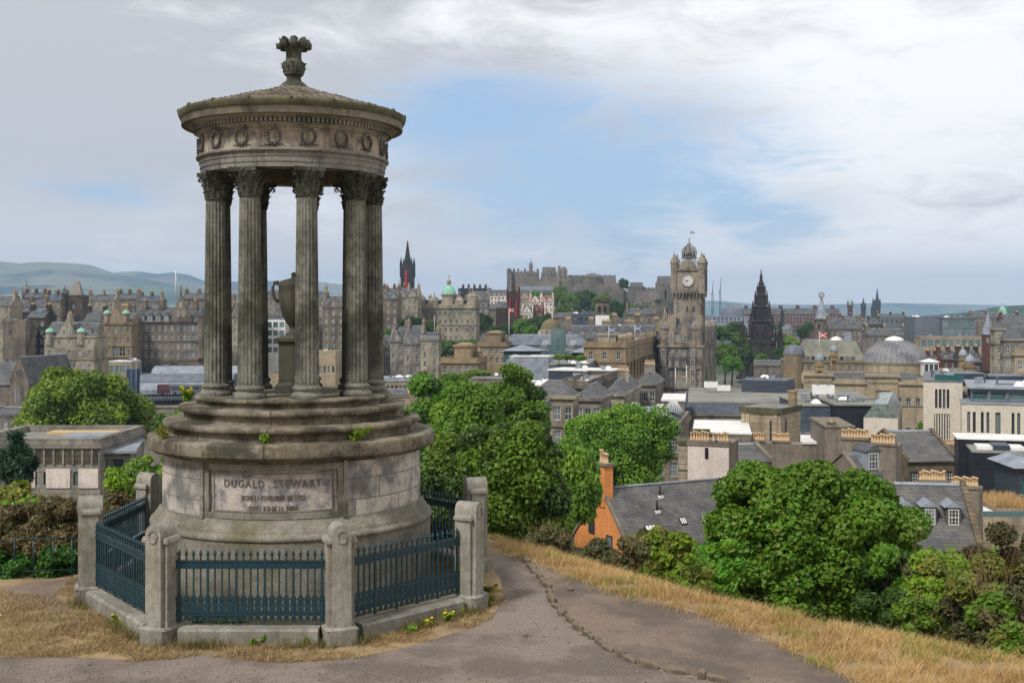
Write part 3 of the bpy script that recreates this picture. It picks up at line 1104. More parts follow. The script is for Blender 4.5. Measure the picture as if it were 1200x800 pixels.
# floor of the enclosure
m_encl = mat('enclosure_soil', srgb(112, 100, 74), dark=srgb(70, 64, 44), amt=0.7, scale=1.2, rough=0.95, bump=0.5, moss=srgb(84, 92, 40), mossamt=0.5)
me = bpy.data.meshes.new('enclosure_ground')
me.from_pydata([(p.x, p.y, GZ + 0.10) for p in PV], [], [tuple(range(8))])
me.materials.append(m_encl)
tag(link('enclosure_ground', me), kind='structure')
# ------------------------------------------------------------ building materials
def stone(name, rgb, dk,  bw=1.6, bh=0.7, amt=0.65, streak=0.45, scale=0.12, **k):
    return mat(name, srgb(*rgb), dark=srgb(*dk), amt=amt, scale=scale, brick=None if name == 'beige_ashlar' else (bw, bh, 0.03), rough=0.92, streak=streak, fine=7, **k)


m_tan = stone('tan_sandstone', (168, 157, 136), (80, 75, 68))
m_tan2 = stone('warm_sandstone', (152, 132, 102), (88, 80, 66), amt=0.5)
m_grey = stone('grey_sandstone', (152, 145, 133), (70, 67, 64), col2=srgb(126, 119, 108))
m_brn = stone('brown_sandstone', (138, 127, 112), (58, 52, 46), col2=srgb(108, 98, 84))
m_soot = stone('sooty_stone', (72, 66, 60), (34, 32, 32), amt=0.8, col2=srgb(88, 78, 64))
m_pale = stone('pale_sandstone', (170, 154, 128), (110, 100, 86), amt=0.45)
m_beige = stone('beige_ashlar', (204, 194, 178), (186, 176, 160), amt=0.3, streak=0.1)
m_balm = stone('hotel_sandstone', (150, 139, 122), (58, 54, 50), amt=0.85)
m_red = stone('red_sandstone', (108, 72, 60), (68, 50, 46), amt=0.55)
m_castle = stone('castle_stone', (130, 122, 112), (66, 64, 62), bw=5, bh=2, amt=0.6, scale=0.03)
m_rubble = mat('rubble_stone', srgb(120, 106, 84), dark=srgb(66, 58, 48), amt=0.6, scale=0.9, brick=(0.5, 0.25, 0.02), rough=0.95, bump=0.4, fine=8, bvar=1.4)
m_slate = mat('slate', srgb(86, 88, 92), dark=srgb(56, 58, 60), amt=0.6, scale=0.35, rough=0.7, col2=srgb(100, 98, 96), brick=(0.6, 0.3, 0.02), fine=6, streak=0.3, bvar=0.7)
m_slate_n = mat('near_slate', srgb(88, 90, 94), dark=srgb(60, 60, 62), amt=0.6, scale=0.6, rough=0.75, col2=srgb(104, 100, 96), brick=(0.3, 0.2, 0.012), fine=9, streak=0.35, bump=0.3, moss=srgb(110, 108, 92), mossamt=0.45)
m_slate_b = mat('blue_slate', srgb(72, 80, 92), dark=srgb(48, 54, 62), amt=0.6, scale=0.35, rough=0.6, col2=srgb(88, 94, 104), brick=(0.6, 0.3, 0.02), fine=6, bvar=0.8)
m_lead = mat('lead', srgb(128, 134, 142), dark=srgb(88, 94, 102), amt=0.5, scale=0.5, rough=0.6, col2=srgb(146, 152, 160), spec=0.4)
m_leadd = mat('dark_lead', srgb(96, 102, 110), dark=srgb(66, 72, 80), amt=0.5, scale=0.4, rough=0.6, col2=srgb(112, 118, 126))
m_flat = mat('flat_roof', srgb(124, 124, 116), dark=srgb(92, 92, 86), amt=0.6, scale=0.12, rough=0.9, col2=srgb(140, 138, 128))
m_white = mat('white_paint', srgb(214, 212, 206), dark=srgb(170, 168, 160), amt=0.3, scale=0.4, rough=0.6, col2=srgb(222, 220, 216))
m_wrend = mat('white_render', srgb(212, 200, 190), dark=srgb(160, 148, 138), amt=0.45, scale=0.3, rough=0.9, col2=srgb(204, 190, 180), streak=0.5)
m_grend = mat('grey_render', srgb(132, 122, 108), dark=srgb(90, 82, 72), amt=0.6, scale=0.5, rough=0.95, col2=srgb(118, 108, 96), streak=0.5)
m_orange = mat('orange_render', srgb(216, 146, 86), dark=srgb(180, 112, 66), amt=0.45, scale=1.2, rough=0.95, col2=srgb(212, 132, 72), bump=0.5, fine=8, streak=0.25, grit=0.35)
m_clad = mat('dark_cladding', srgb(52, 58, 68), dark=srgb(38, 42, 50), amt=0.4, scale=0.3, rough=0.5, col2=srgb(60, 66, 76))
m_clad2 = mat('grey_cladding', srgb(92, 98, 106), dark=srgb(74, 80, 88), amt=0.4, scale=0.2, rough=0.55, col2=srgb(104, 110, 118))
m_black = mat('black_cladding', srgb(34, 38, 44), dark=srgb(24, 28, 34), amt=0.4, scale=0.4, rough=0.45, col2=srgb(42, 46, 52), brick=(1.6, 0.8, 0.02), bvar=0.4)
m_copper = mat('green_copper', srgb(122, 176, 152), dark=srgb(86, 136, 116), amt=0.4, scale=0.5, rough=0.7, col2=srgb(140, 190, 166))
m_pot = mat('terracotta', srgb(200, 180, 142), dark=srgb(140, 116, 92), amt=0.5, scale=2.0, rough=0.85, col2=srgb(190, 152, 112))
m_redroof = mat('red_tile', srgb(130, 82, 70), dark=srgb(96, 62, 56), amt=0.4, scale=0.3, rough=0.85)
m_sash = mat('sash_paint', srgb(200, 200, 194), dark=srgb(160, 160, 154), amt=0.3, scale=1.0, rough=0.6)
m_dframe = mat('dark_frame', srgb(52, 54, 58), dark=srgb(40, 42, 46), amt=0.3, scale=1.0, rough=0.5)
m_gl = glass('window_glass', (0.035, 0.042, 0.05))
m_ggl = glass('green_glass', (0.03, 0.10, 0.095), rough=0.08, spec=0.8, var=0.3)
m_gilt = mat('gilt', srgb(200, 160, 60), rough=0.4, metal=0.6)
m_clock = mat('clock_white', srgb(204, 202, 194), dark=srgb(186, 184, 176), amt=0.2, rough=0.5)
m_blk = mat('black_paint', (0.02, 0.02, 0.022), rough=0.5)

WC = {}


def win_mesh(w, h, style):
    "window: local x across 0..w, z up 0..h, outside is -y; sits in a recess"
    w, h = round(w, 1), round(h, 1)
    key = (w, h, style)
    if key in WC:
        return WC[key]
    m = MB()
    if style in ('sash', 'sash_n'):
        e = min(0.11, w * 0.12)
        if style == 'sash_n':
            e = 0.07
        m.box(0, 0, 0, w, 0.05, h, 1)
        m.box(0, -0.04, 0, e, -0.001, h)
        m.box(w - e, -0.04, 0, w, -0.001, h)
        m.box(e, -0.04, 0, w - e, -0.001, e * 1.2)
        m.box(e, -0.04, h - e, w - e, -0.001, h)
        m.box(e, -0.05, h * 0.5 - e * 0.45, w - e, -0.001, h * 0.5 + e * 0.45)
        nb = 2 if w < 1.6 else 3
        if style == 'sash_n':
            nb = 3
            for zz in (h * 0.25, h * 0.75):
                m.box(e, -0.03, zz - 0.012, w - e, -0.002, zz + 0.012)
        for k in range(1, nb):
            x = w * k / nb
            q = e * 0.28
            m.box(x - q, -0.032, e, x + q, -0.002, h - e)
        mats = [m_sash, m_gl]
    elif style == 'dark':
        e = 0.08
        m.box(0, 0, 0, w, 0.05, h, 1)
        m.box(0, -0.05, 0, e, -0.001, h)
        m.box(w - e, -0.05, 0, w, -0.001, h)
        m.box(e, -0.05, 0, w - e, -0.001, e)
        m.box(e, -0.05, h - e, w - e, -0.001, h)
        nb = max(1, int(w / 1.3))
        for k in range(1, nb):
            x = w * k / nb
            m.box(x - 0.03, -0.045, e, x + 0.03, -0.002, h - e)
        mats = [m_dframe, m_gl]
    elif style == 'green':
        m.box(0, 0, 0, w, 0.05, h, 1)
        nb = max(1, int(w / 1.6))
        for k in range(0, nb + 1):
            x = (w - 0.08) * k / nb
            m.box(x, -0.07, 0, x + 0.08, -0.001, h)
        for zz in (0, h * 0.5, h - 0.08):
            m.box(0.08, -0.06, zz, w - 0.08, -0.002, zz + 0.08)
        mats = [m_lead, m_ggl]
    elif style == 'arch':
        r = w / 2
        n = 8
        pts = [(0, 0), (w, 0)] + [(r + r * math.cos(PI * k / n), h - r + r * math.sin(PI * k / n)) for k in range(n + 1)]
        m.xprism(pts, -0.02, 0.05, 1)
        e = 0.1
        m.box(-0.01, -0.06, 0, e, -0.022, h - r)
        m.box(w - e, -0.06, 0, w + 0.01, -0.022, h - r)
        m.box(e, -0.05, h * 0.45, w - e, -0.022, h * 0.45 + e)
        m.box(r - 0.05, -0.05, 0, r + 0.05, -0.022, h - 0.05)
        for k in range(n):
            a, b = PI * k / n, PI * (k + 1) / n
            ro, ri = r + 0.01, r - e
            q = [(r + ro * math.cos(a), h - r + ro * math.sin(a)), (r + ro * math.cos(b), h - r + ro * math.sin(b)), (r + ri * math.cos(b), h - r + ri * math.sin(b)), (r + ri * math.cos(a), h - r + ri * math.sin(a))]
            m.xprism(q, -0.06, -0.022)
        mats = [m_sash, m_gl]
    me = m.mesh('window', mats)
    WC[key] = me
    return me


POTS = {}


def pot_mesh(h, r=0.14):
    key = (round(h, 2), round(r, 2))
    if key not in POTS:
        m = MB()
        m.lathe([(r * 1.15, 0), (r * 1.1, h * 0.1), (r * 0.9, h * 0.15), (r * 0.82, h * 0.82), (r * 1.08, h * 0.86), (r * 1.08, h), (r * 0.7, h + 0.01), (r * 0.6, h * 0.8)], 8, caps=False)
        POTS[key] = m.mesh('chimney_pot', m_pot)
    return POTS[key]


PROTO_D = {}


class Bld:
    def __init__(s, name, label, cat, x0, D0, x1, ytop, rot=0.0, x2=None, depth=14.0, side=None, wall=None, group=None, zb=None, z_top=None):
        """front face runs from pixel column x0 (depth D0) to x1 along a line turned by rot degrees (positive: its right end is nearer);
        ytop is the row of the eaves at x0; x2 the column of the far corner of the side that shows"""
        r = R(rot)
        ux, uy = math.cos(r), -math.sin(r)          # along the front
        X0 = X_(x0, D0)
        k = (x1 - 600.0) / F
        # (X0 + L ux) = k (D0 + L uy)
        L = (k * D0 - X0) / (ux - k * uy)
        dx, dy = math.sin(r), math.cos(r)           # going back
        if x2 is not None:
            k2 = (x2 - 600.0) / F
            if x2 > x1:
                ex, ey = X0 + L * ux, D0 + L * uy
            else:
                ex, ey = X0, D0
            depth = (k2 * ey - ex) / (dx - k2 * dy)
        s.L, s.W = L, abs(depth)
        zt = Z_(ytop, D0) if z_top is None else z_top
        corners = [(X0 + a * L * ux + b * s.W * dx, D0 + a * L * uy + b * s.W * dy) for a in (0, 1) for b in (0, 1)]
        zg = min(T(*c) for c in corners) - 0.5
        if zb is not None:
            zg = zb
        s.H = zt - zg
        s.zt = zt
        s.root = empty(name, (X0, D0, zg), -r, size=2)
        tag(s.root, label, cat, group)
        s.px = (D0 / F)
        s.D = D0
        s.wall_m = wall or m_grey
        s.openings = {'front': [], 'right': [], 'left': [], 'back': []}
        s.nwin = 0

    # rows of windows -------------------------------------------------
    def rows(s, side, z0, z1, storeys, bays, w=1.1, h=1.9, style='sash', u0=None, u1=None, every=None):
        Ls = s.L if side in ('front', 'back') else s.W
        u0 = 0 if u0 is None else u0
        u1 = Ls if u1 is None else u1
        sh_ = (z1 - z0) / storeys
        for j in range(storeys):
            hh = min(h, sh_ * 0.72)
            zz = z0 + j * sh_ + (sh_ - hh) * 0.45
            for i in range(bays):
                uc = u0 + (u1 - u0) * (i + 0.5) / bays
                s.openings[side].append((uc - w / 2, uc + w / 2, zz, zz + hh, style))
        return s

    def walls(s, H=None, recess=0.22):
        H = H or s.H
        mb = MB()
        for side, ops in s.openings.items():
            Ls = s.L if side in ('front', 'back') else s.W
            Lw = s.W if side in ('front', 'back') else s.L
            if side == 'front':
                f = lambda u, q, z: (u, q, z)
                rz, org = 0.0, (0, 0)
            elif side == 'back':
                f = lambda u, q, z: (s.L - u, s.W - q, z)
                rz, org = PI, None
            elif side == 'right':
                f = lambda u, q, z: (s.L - q, u, z)
                rz, org = PI / 2, None
            else:
                f = lambda u, q, z: (q, s.W - u, z)
                rz, org = -PI / 2, None
            ops = [o for o in ops if o[0] > 0.05 and o[1] < Ls - 0.05 and o[3] < H - 0.02 and o[2] > 0.02]
            us = sorted(set([0.0, Ls] + [o[0] for o in ops] + [o[1] for o in ops]))
            zs = sorted(set([0.0, H] + [o[2] for o in ops] + [o[3] for o in ops]))
            # merge cells row by row
            for a, b in zip(zs, zs[1:]):
                if b - a < 1e-5:
                    continue
                zm = (a + b) / 2
                row = sorted([o for o in ops if o[2] < zm < o[3]])
                u = 0.0
                for o in row + [(Ls, Ls)]:
                    if o[0] - u > 1e-5:
                        mb.add([f(u, 0, a), f(o[0], 0, a), f(o[0], 0, b), f(u, 0, b)], [(0, 1, 2, 3)])
                    u = max(u, o[1])
            for o in ops:
                u0, u1, z0, z1, st = o
                q = recess
                mb.add([f(u0, 0, z0), f(u1, 0, z0), f(u1, 0, z1), f(u0, 0, z1), f(u0, q, z0), f(u1, q, z0), f(u1, q, z1), f(u0, q, z1)],
                       [(0, 4, 5, 1), (1, 5, 6, 2), (2, 6, 7, 3), (3, 7, 4, 0)])
                if s.nwin < 96 and side != 'back':
                    me = win_mesh(u1 - u0 + 0.0, z1 - z0, st)
                    wv = link('window', me, s.root, f(u0, q - 0.03, z0), rz)
                    wv.scale = ((u1 - u0) / round(u1 - u0, 1), 1, (z1 - z0) / round(z1 - z0, 1))
                    s.nwin += 1
                else:
                    mb.add([f(u0, q, z0), f(u1, q, z0), f(u1, q, z1), f(u0, q, z1)], [(0, 1, 2, 3)])
        mb.add([(0, 0, H), (s.L, 0, H), (s.L, s.W, H), (0, s.W, H)], [(0, 1, 2, 3)])
        mb.build('wall', s.wall_m, s.root)
        s.Hw = H
        return s

    def band(s, z, h=0.35, out=0.3, m=None, name='cornice'):
        mb = MB()
        o = out
        mb.box(-o, -o, z, s.L + o, 0.02, z + h)
        mb.box(-o, 0.021, z, 0.02, s.W, z + h)
        mb.box(s.L - 0.02, 0.021, z, s.L + o, s.W, z + h)
        mb.build(name, m or s.wall_m, s.root)
        return s

    def parapet(s, h=1.0, th=0.35, m=None, roof=m_flat):
        H = s.Hw
        mb = MB()
        mb.box(-0.06, -0.06, H + 0.004, s.L + 0.06, th, H + h)
        mb.box(-0.06, s.W - th, H + 0.004, s.L + 0.06, s.W + 0.06, H + h)
        mb.box(-0.06, th + 0.001, H + 0.004, th, s.W - th - 0.001, H + h)
        mb.box(s.L - th, th + 0.001, H + 0.004, s.L + 0.06, s.W - th - 0.001, H + h)
        mb.build('parapet', m or s.wall_m, s.root)
        MB().box(th, th, H + 0.006, s.L - th, s.W - th, H + 0.15).build('roof', roof, s.root)
        s.clutter(H + 0.15)
        return s

    def clutter(s, z, seed=0):
        if s.L * s.W < 70 or s.D > 560 or s.D < 155:
            return
        rg = random.Random(int(s.L * 97 + s.W * 13))
        if 'c' not in PROTO_D:
            v = MB().box(-0.5, -0.4, 0, 0.5, 0.4, 0.8).box(-0.6, -0.5, 0.801, 0.6, 0.5, 0.9)
            p = MB().lathe([(0.14, 0), (0.14, 1.0), (0.24, 1.05), (0.24, 1.2), (0.02, 1.3)], 8)
            q = MB().frust(-1.1, -0.8, 1.1, 0.8, 0, 0.7, 0.5)
            r = MB().box(-2.2, -0.12, 0.1, 2.2, 0.12, 0.3).box(-2.3, -0.16, 0, -2.1, 0.16, 0.6).box(2.1, -0.16, 0, 2.3, 0.16, 0.6)
            PROTO_D['c'] = [('roof_vent', v.mesh('roof_vent', m_lead)), ('vent_pipe', p.mesh('vent_pipe', m_leadd)), ('rooflight', q.mesh('rooflight', m_white)), ('pipe_run', r.mesh('pipe_run', m_clad2))]
        for k in range(min(14, 4 + int(s.L * s.W / 60))):
            nm, me = rg.choice(PROTO_D['c'])
            link(nm, me, s.root, (s.L * rg.uniform(0.12, 0.88), s.W * rg.uniform(0.15, 0.85), z), rg.choice((0, PI / 2)))

    def flatroof(s, m=m_flat, th=0.3, out=0.15):
        s.clutter(s.Hw + th)
        MB().box(-out, -out, s.Hw + 0.005, s.L + out, s.W + out, s.Hw + th).build('roof', m, s.root)
        return s

    def gable(s, h, axis='x', m=None, out=0.3, wallm=None, x0=0, x1=None, y0=0, y1=None, skews=True, ridge=True, z=None):
        "pitched roof whose ridge runs along axis, with stone gable ends"
        m = m or m_slate
        H = s.Hw if z is None else z
        x1 = s.L if x1 is None else x1
        y1 = s.W if y1 is None else y1
        mb, g, g2, rd = MB(), MB(), MB(), MB()
        if axis == 'x':
            ym = (y0 + y1) / 2
            k = h / (ym - y0)
            mb.yprism([(y0 - out, H - out * k + 0.12), (y0 - out, H - out * k), (y1 + out, H - out * k), (y1 + out, H - out * k + 0.12), (ym, H + h + 0.12)], x0 + 0.05, x1 - 0.05)
            g2.yprism([(y0, H + 0.003), (y1, H + 0.003), (ym, H + h)], x0, x0 + 0.35)
            g.yprism([(y0, H + 0.003), (y1, H + 0.003), (ym, H + h)], x1 - 0.35, x1)
            if skews:
                for a, b, g in ((x0 - 0.08, x0 + 0.3, g2), (x1 - 0.3, x1 + 0.08, g)):
                    g.yprism([(y0 - 0.1, H + 0.10), (ym, H + h + 0.15), (y1 + 0.1, H + 0.10), (y1 + 0.1, H + 0.38), (ym, H + h + 0.42), (y0 - 0.1, H + 0.38)], a, b)
            if ridge:
                rd.yprism([(ym - 0.16, H + h + 0.06), (ym + 0.16, H + h + 0.06), (ym, H + h + 0.24)], x0 + 0.35, x1 - 0.35)
        else:
            xm = (x0 + x1) / 2
            k = h / (xm - x0)
            mb.xprism([(x0 - out, H - out * k), (x1 + out, H - out * k), (x1 + out, H - out * k + 0.12), (xm, H + h + 0.12), (x0 - out, H - out * k + 0.12)], y0 + 0.05, y1 - 0.05)
            g2.xprism([(x0, H + 0.003), (x1, H + 0.003), (xm, H + h)], y1 - 0.35, y1)
            g.xprism([(x0, H + 0.003), (x1, H + 0.003), (xm, H + h)], y0, y0 + 0.35)
            if skews:
                for a, b, g in ((y1 - 0.3, y1 + 0.08, g2), (y0 - 0.08, y0 + 0.3, g)):
                    g.xprism([(x0 - 0.1, H + 0.10), (xm, H + h + 0.15), (x1 + 0.1, H + 0.10), (x1 + 0.1, H + 0.38), (xm, H + h + 0.42), (x0 - 0.1, H + 0.38)][::-1], a, b)
            if ridge:
                rd.xprism([(xm - 0.16, H + h + 0.06), (xm + 0.16, H + h + 0.06), (xm, H + h + 0.24)], y0 + 0.35, y1 - 0.35)
        o = mb.build('roof', m, s.root)
        g.build('gable', wallm or s.wall_m, s.root)
        g2.build('gable', wallm or s.wall_m, s.root)
        if ridge:
            rd.build('ridge', m_lead, o)
        return s

    def hip(s, h, m=None, out=0.3, inset=None, x0=0, x1=None, y0=0, y1=None, top=None, z=None, name='roof'):
        m = m or m_slate
        H = s.Hw if z is None else z
        x1 = s.L if x1 is None else x1
        y1 = s.W if y1 is None else y1
        w_ = (y1 - y0)
        i = min(w_, x1 - x0) / 2 - 0.1 if inset is None else inset
        mb = MB().frust(x0 - out, y0 - out, x1 + out, y1 + out, H + 0.006, H + h, i + out)
        o = mb.build(name, m, s.root)
        if inset is not None:
            MB().box(x0 + i, y0 + i, H + h + 0.004, x1 - i, y1 - i, H + h + 0.12).build('roof_flat', top or m_lead, o)
        else:
            rr = MB()
            if (x1 - x0) > w_:
                rr.box(x0 + i, (y0 + y1) / 2 - 0.12, H + h - 0.02, x1 - i, (y0 + y1) / 2 + 0.12, H + h + 0.10)
            else:
                rr.box((x0 + x1) / 2 - 0.12, y0 + i, H + h - 0.02, (x0 + x1) / 2 + 0.12, y1 - i, H + h + 0.10)
            rr.build('ridge', m_lead, o)
        return s

    def chimney(s, x, y, h, w=1.0, d=2.4, pots=4, m=None, zb=0.5, pot_h=0.9, z=None, pr=0.2):
        H = (s.Hw if z is None else z)
        mb = MB()
        mb.box(x - w / 2, y - d / 2, H - zb, x + w / 2, y + d / 2, H + h)
        mb.box(x - w / 2 - 0.12, y - d / 2 - 0.12, H + h + 0.003, x + w / 2 + 0.12, y + d / 2 + 0.12, H + h + 0.22)
        o = mb.build('chimney', m or s.wall_m, s.root)
        me = pot_mesh(pot_h, pr)
        for k in range(pots):
            t = (k + 0.5) / pots
            if d >= w:
                loc = (x, y - d / 2 + d * t, H + h + 0.2)
            else:
                loc = (x - w / 2 + w * t, y, H + h + 0.2)
            c = link('chimney_pot', me, o, loc)
            c.scale = (1, 1, 0.85 + 0.3 * ((k * 37 + int(x * 10)) % 10) / 10)
        return s

    def dormer(s, x, y, z, w=1.4, h=1.7, dep=2.2, rh=0.7, m=None, style='sash', face='front', cheek=None):
        "small roof window house: face front or right"
        key = (round(w, 1), round(h, 1), round(dep, 1), round(rh, 1), style, (m or m_slate).name, (cheek or m_lead).name)
        if key not in PROTO_D:
            a = MB()
            a.box(-w / 2, 0, 0, w / 2, dep, h)
            b = MB()
            b.xprism([(-w / 2 - 0.15, h + 0.003), (w / 2 + 0.15, h + 0.003), (0, h + rh)], -0.15, dep)
            PROTO_D[key] = (a.mesh('dormer', cheek or m_lead), b.mesh('roof', m or m_slate))
        am, bm_ = PROTO_D[key]
        rz = {'front': 0, 'right': PI / 2, 'left': -PI / 2}[face]
        o = link('dormer', am, s.root, (x, y, z), rz)
        link('roof', bm_, o)
        wm = win_mesh(w * 0.72, h * 0.8, style)
        link('window', wm, o, (-w * 0.36, -0.055, h * 0.1))
        return s

    def turret(s, x, y, r, z0, z1, ch, m=None, roofm=None, seg=12, wins=0, dome=False, onion=False):
        mb = MB().lathe([(r, z0), (r, z1), (r + 0.2, z1 + 0.02), (r + 0.2, z1 + 0.3)], seg, cx=x, cy=y, smooth=False)
        o = mb.build('turret', m or s.wall_m, s.root)
        if dome:
            pr = [((r + 0.15) * math.cos(t), z1 + 0.31 + ch * math.sin(t)) for t in np.linspace(0, PI / 2 - 0.12, 7)]
            pr += [(0.12, z1 + 0.31 + ch * 1.0), (0.1, z1 + 0.31 + ch * 1.25), (0.02, z1 + 0.31 + ch * 1.5)]
        else:
            pr = [(r + 0.3, z1 + 0.31), (0.05, z1 + ch), (0.04, z1 + ch + 0.8)]
        MB().lathe(pr, seg, cx=x, cy=y, smooth=dome).build('turret_roof', roofm or m_slate, o)
        for k in range(wins):
            t = -PI / 2 + PI * (k + 0.5) / wins if wins > 1 else 0
            cx_, cy_ = x + (r + 0.05) * math.sin(t), y - (r + 0.05) * math.cos(t)
            wv = link('window', win_mesh(0.8, 1.6, 'sash'), o, (cx_ - 0.4 * math.cos(t), cy_ - 0.4 * math.sin(t), z1 - 2.6), t)
        return s

    def part(s, name, mb, m):
        return mb.build(name, m, s.root)


def thing(name, label, cat, px, py, D, rz=0, group=None):
    e = empty(name, at(px, py, D), rz, size=1)
    tag(e, label, cat, group)
    return e
rng = random.Random(11)
aer = MB().tube([(0, 0, 0), (0, 0, 2.4)], 0.05, 4).tube([(-0.7, 0, 2.3), (0.7, 0, 2.3)], 0.04, 4).tube([(-0.4, -0.3, 2.0), (-0.4, 0.3, 2.0)], 0.03, 4).mesh('aerial', m_leadd)
skyl = MB().box(0, 0, 0, 0.9, 1.2, 0.12, 0).box(0.1, 0.1, 0.12, 0.8, 1.1, 0.14, 1).mesh('skylight', [m_leadd, m_gl])


def tenement(x0, x1, D, ytop, label, wall=None, rh=4.0, rot=4.0, st=5, axis='x', depth=13, bays=None, chim=2, dorm=0, name='tenement_building', style='sash', x2=None, win=(1.1, 1.9), sidewin=True, roofm=None, gables=0, group=None, zb=None, pots=6, sidebays=None):
    b = Bld(name, label, 'building', x0, D, x1, ytop, rot=rot, depth=depth, wall=wall, x2=x2, group=group, zb=zb)
    bays = bays or max(2, int(b.L / 2.6))
    z1 = b.H - 0.5
    z0 = max(1.0, z1 - st * 3.3)
    b.rows('front', z0, z1, st, bays, win[0], win[1], style)
    if sidewin:
        sb = sidebays or max(1, int(b.W / 3.2))
        b.rows('right' if (rot > 0 and x1 < 900) else 'left', z0, z1, st, sb, win[0], win[1], style)
    b.walls()
    b.band(b.H - 0.4, 0.4, 0.22)
    b.gable(rh, axis, m=roofm)
    # extra front gables rising through the eaves
    for k in range(gables):
        gx = b.L * (k + 0.5) / gables
        gw = min(2.8, b.L / gables * 0.36)
        g = MB()
        g.xprism([(gx - gw, b.H + 0.01), (gx + gw, b.H + 0.01), (gx + gw, b.H + 0.8), (gx, b.H + 1.0 + gw * 1.2), (gx - gw, b.H + 0.8)], -0.12, 0.4)
        o = g.build('front_gable', b.wall_m, b.root)
        r_ = MB()
        r_.xprism([(gx - gw - 0.1, b.H + 0.75), (gx + gw + 0.1, b.H + 0.75), (gx, b.H + 0.9 + gw * 1.2)], 0.41, b.W * 0.45)
        r_.build('roof', m_slate, o)
        link('window', win_mesh(0.9, 1.5, 'sash'), o, (gx - 0.45, -0.16, b.H + 0.6))
    for k in range(chim):
        t = k / max(1, chim - 1)
        if axis == 'x':
            cx = 0.55 + (b.L - 1.1) * t
            b.chimney(cx, b.W * 0.5, rh + 1.6, 1.0, 3.2, pots, zb=0.3)
        else:
            b.chimney(b.L * 0.5, 0.7 + (b.W - 1.4) * t, rh + 1.4, 2.6, 0.9, pots, zb=0.3)
    if axis == 'x' and rh > 2:
        a_ = math.atan2(rh, b.W / 2)
        for k in range(3):
            t_ = rng.uniform(0.45, 0.7)
            s_ = link('skylight', skyl, b.root, (b.L * rng.uniform(0.1, 0.85), b.W / 2 * t_, b.H + rh * t_ + 0.16))
            s_.rotation_euler = (a_, 0, 0)
    if axis == 'x' and D < 640:
        for k in range(2):
            link('aerial', aer, b.root, (0.6 + (b.L - 1.2) * k, b.W * 0.5, b.H + rh + 1.7))
    for k in range(dorm):
        dx = b.L * (k + 0.5) / dorm
        if axis == 'x':
            b.dormer(dx, b.W * 0.10, b.H + 0.1, 1.5, 1.8, 3.0)
    return b


# ============================================================ OLD TOWN, left of the picture
GT = None
b = Bld('grand_hotel', 'large brown stone hotel with a tall stepped gable and dark street arches', 'hotel', 158, 440, 240, 377, rot=-3, depth=20, wall=m_brn)
zt = b.H
b.rows('front', zt - 14.2, zt - 0.6, 4, 7, 1.1, 2.1, 'sash', 0.8, b.L * 0.66)
b.rows('front', zt - 14.2, zt - 0.6, 4, 5, 1.3, 2.2, 'sash', b.L * 0.68, b.L - 0.6)
b.rows('front', zt - 20.0, zt - 15.0, 1, 5, 3.4, 3.4, 'dark', 1.0, b.L * 0.62)
b.walls()
b.band(zt - 0.4, 0.5, 0.4)
b.band(zt - 14.9, 0.4, 0.3, name='string_course')
b.band(zt - 7.6, 0.25, 0.2, name='string_course')
b.gable(5.5, 'x', skews=False)
gx = b.L * 0.66
gm = MB()
pts = [(gx - 4.2, zt + 0.01), (gx + 4.2, zt + 0.01)]
for k in range(6):
    pts += [(gx + 4.2 - 0.62 * k, zt + 1.2 + 1.55 * k), (gx + 3.6 - 0.62 * k, zt + 1.2 + 1.55 * k)]
pts += [(gx + 0.3, zt + 11.2), (gx, zt + 14.3), (gx - 0.3, zt + 11.2)]
for k in range(5, -1, -1):
    pts += [(gx - 3.6 + 0.62 * k, zt + 1.2 + 1.55 * k), (gx - 4.2 + 0.62 * k, zt + 1.2 + 1.55 * k)]
gm.xprism(pts, -0.5, 0.6)
gg = gm.build('stepped_gable', m_brn, b.root)
for u, v in ((-1.4, 2.0), (0.4, 2.0), (-0.5, 5.5)):
    link('window', win_mesh(1.0, 2.0, 'sash'), gg, (gx + u, -0.56, zt + v))
for cx in (1.5, 8, 15.5, b.L - 5.5, b.L - 1):
    b.chimney(cx, b.W * 0.45, 8.0, 1.6, 3.2, 6, zb=0.3)
for k in range(5):
    b.dormer(2.5 + 3.1 * k, 0.4, zt + 0.1, 1.7, 2.2, 3.2, 1.2)
b.turret(b.L - 1.2, -0.3, 1.5, zt - 14, zt + 2.0, 5.5)
# carved street arches over the ground floor openings
for k in range(5):
    cx = 1.0 + (b.L * 0.62 - 1.0) * (k + 0.5) / 5
    a = MB()
    n = 10
    ri, ro = 1.75, 2.2
    for j in range(n):
        t0, t1 = PI * j / n, PI * (j + 1) / n
        a.xprism([(cx + ro * math.cos(t0), zt - 17.2 + ro * math.sin(t0)), (cx + ro * math.cos(t1), zt - 17.2 + ro * math.sin(t1)), (cx + ri * math.cos(t1), zt - 17.2 + ri * math.sin(t1)), (cx + ri * math.cos(t0), zt - 17.2 + ri * math.sin(t0))], -0.25, -0.002)
    a.build('street_arch', m_brn, b.root)

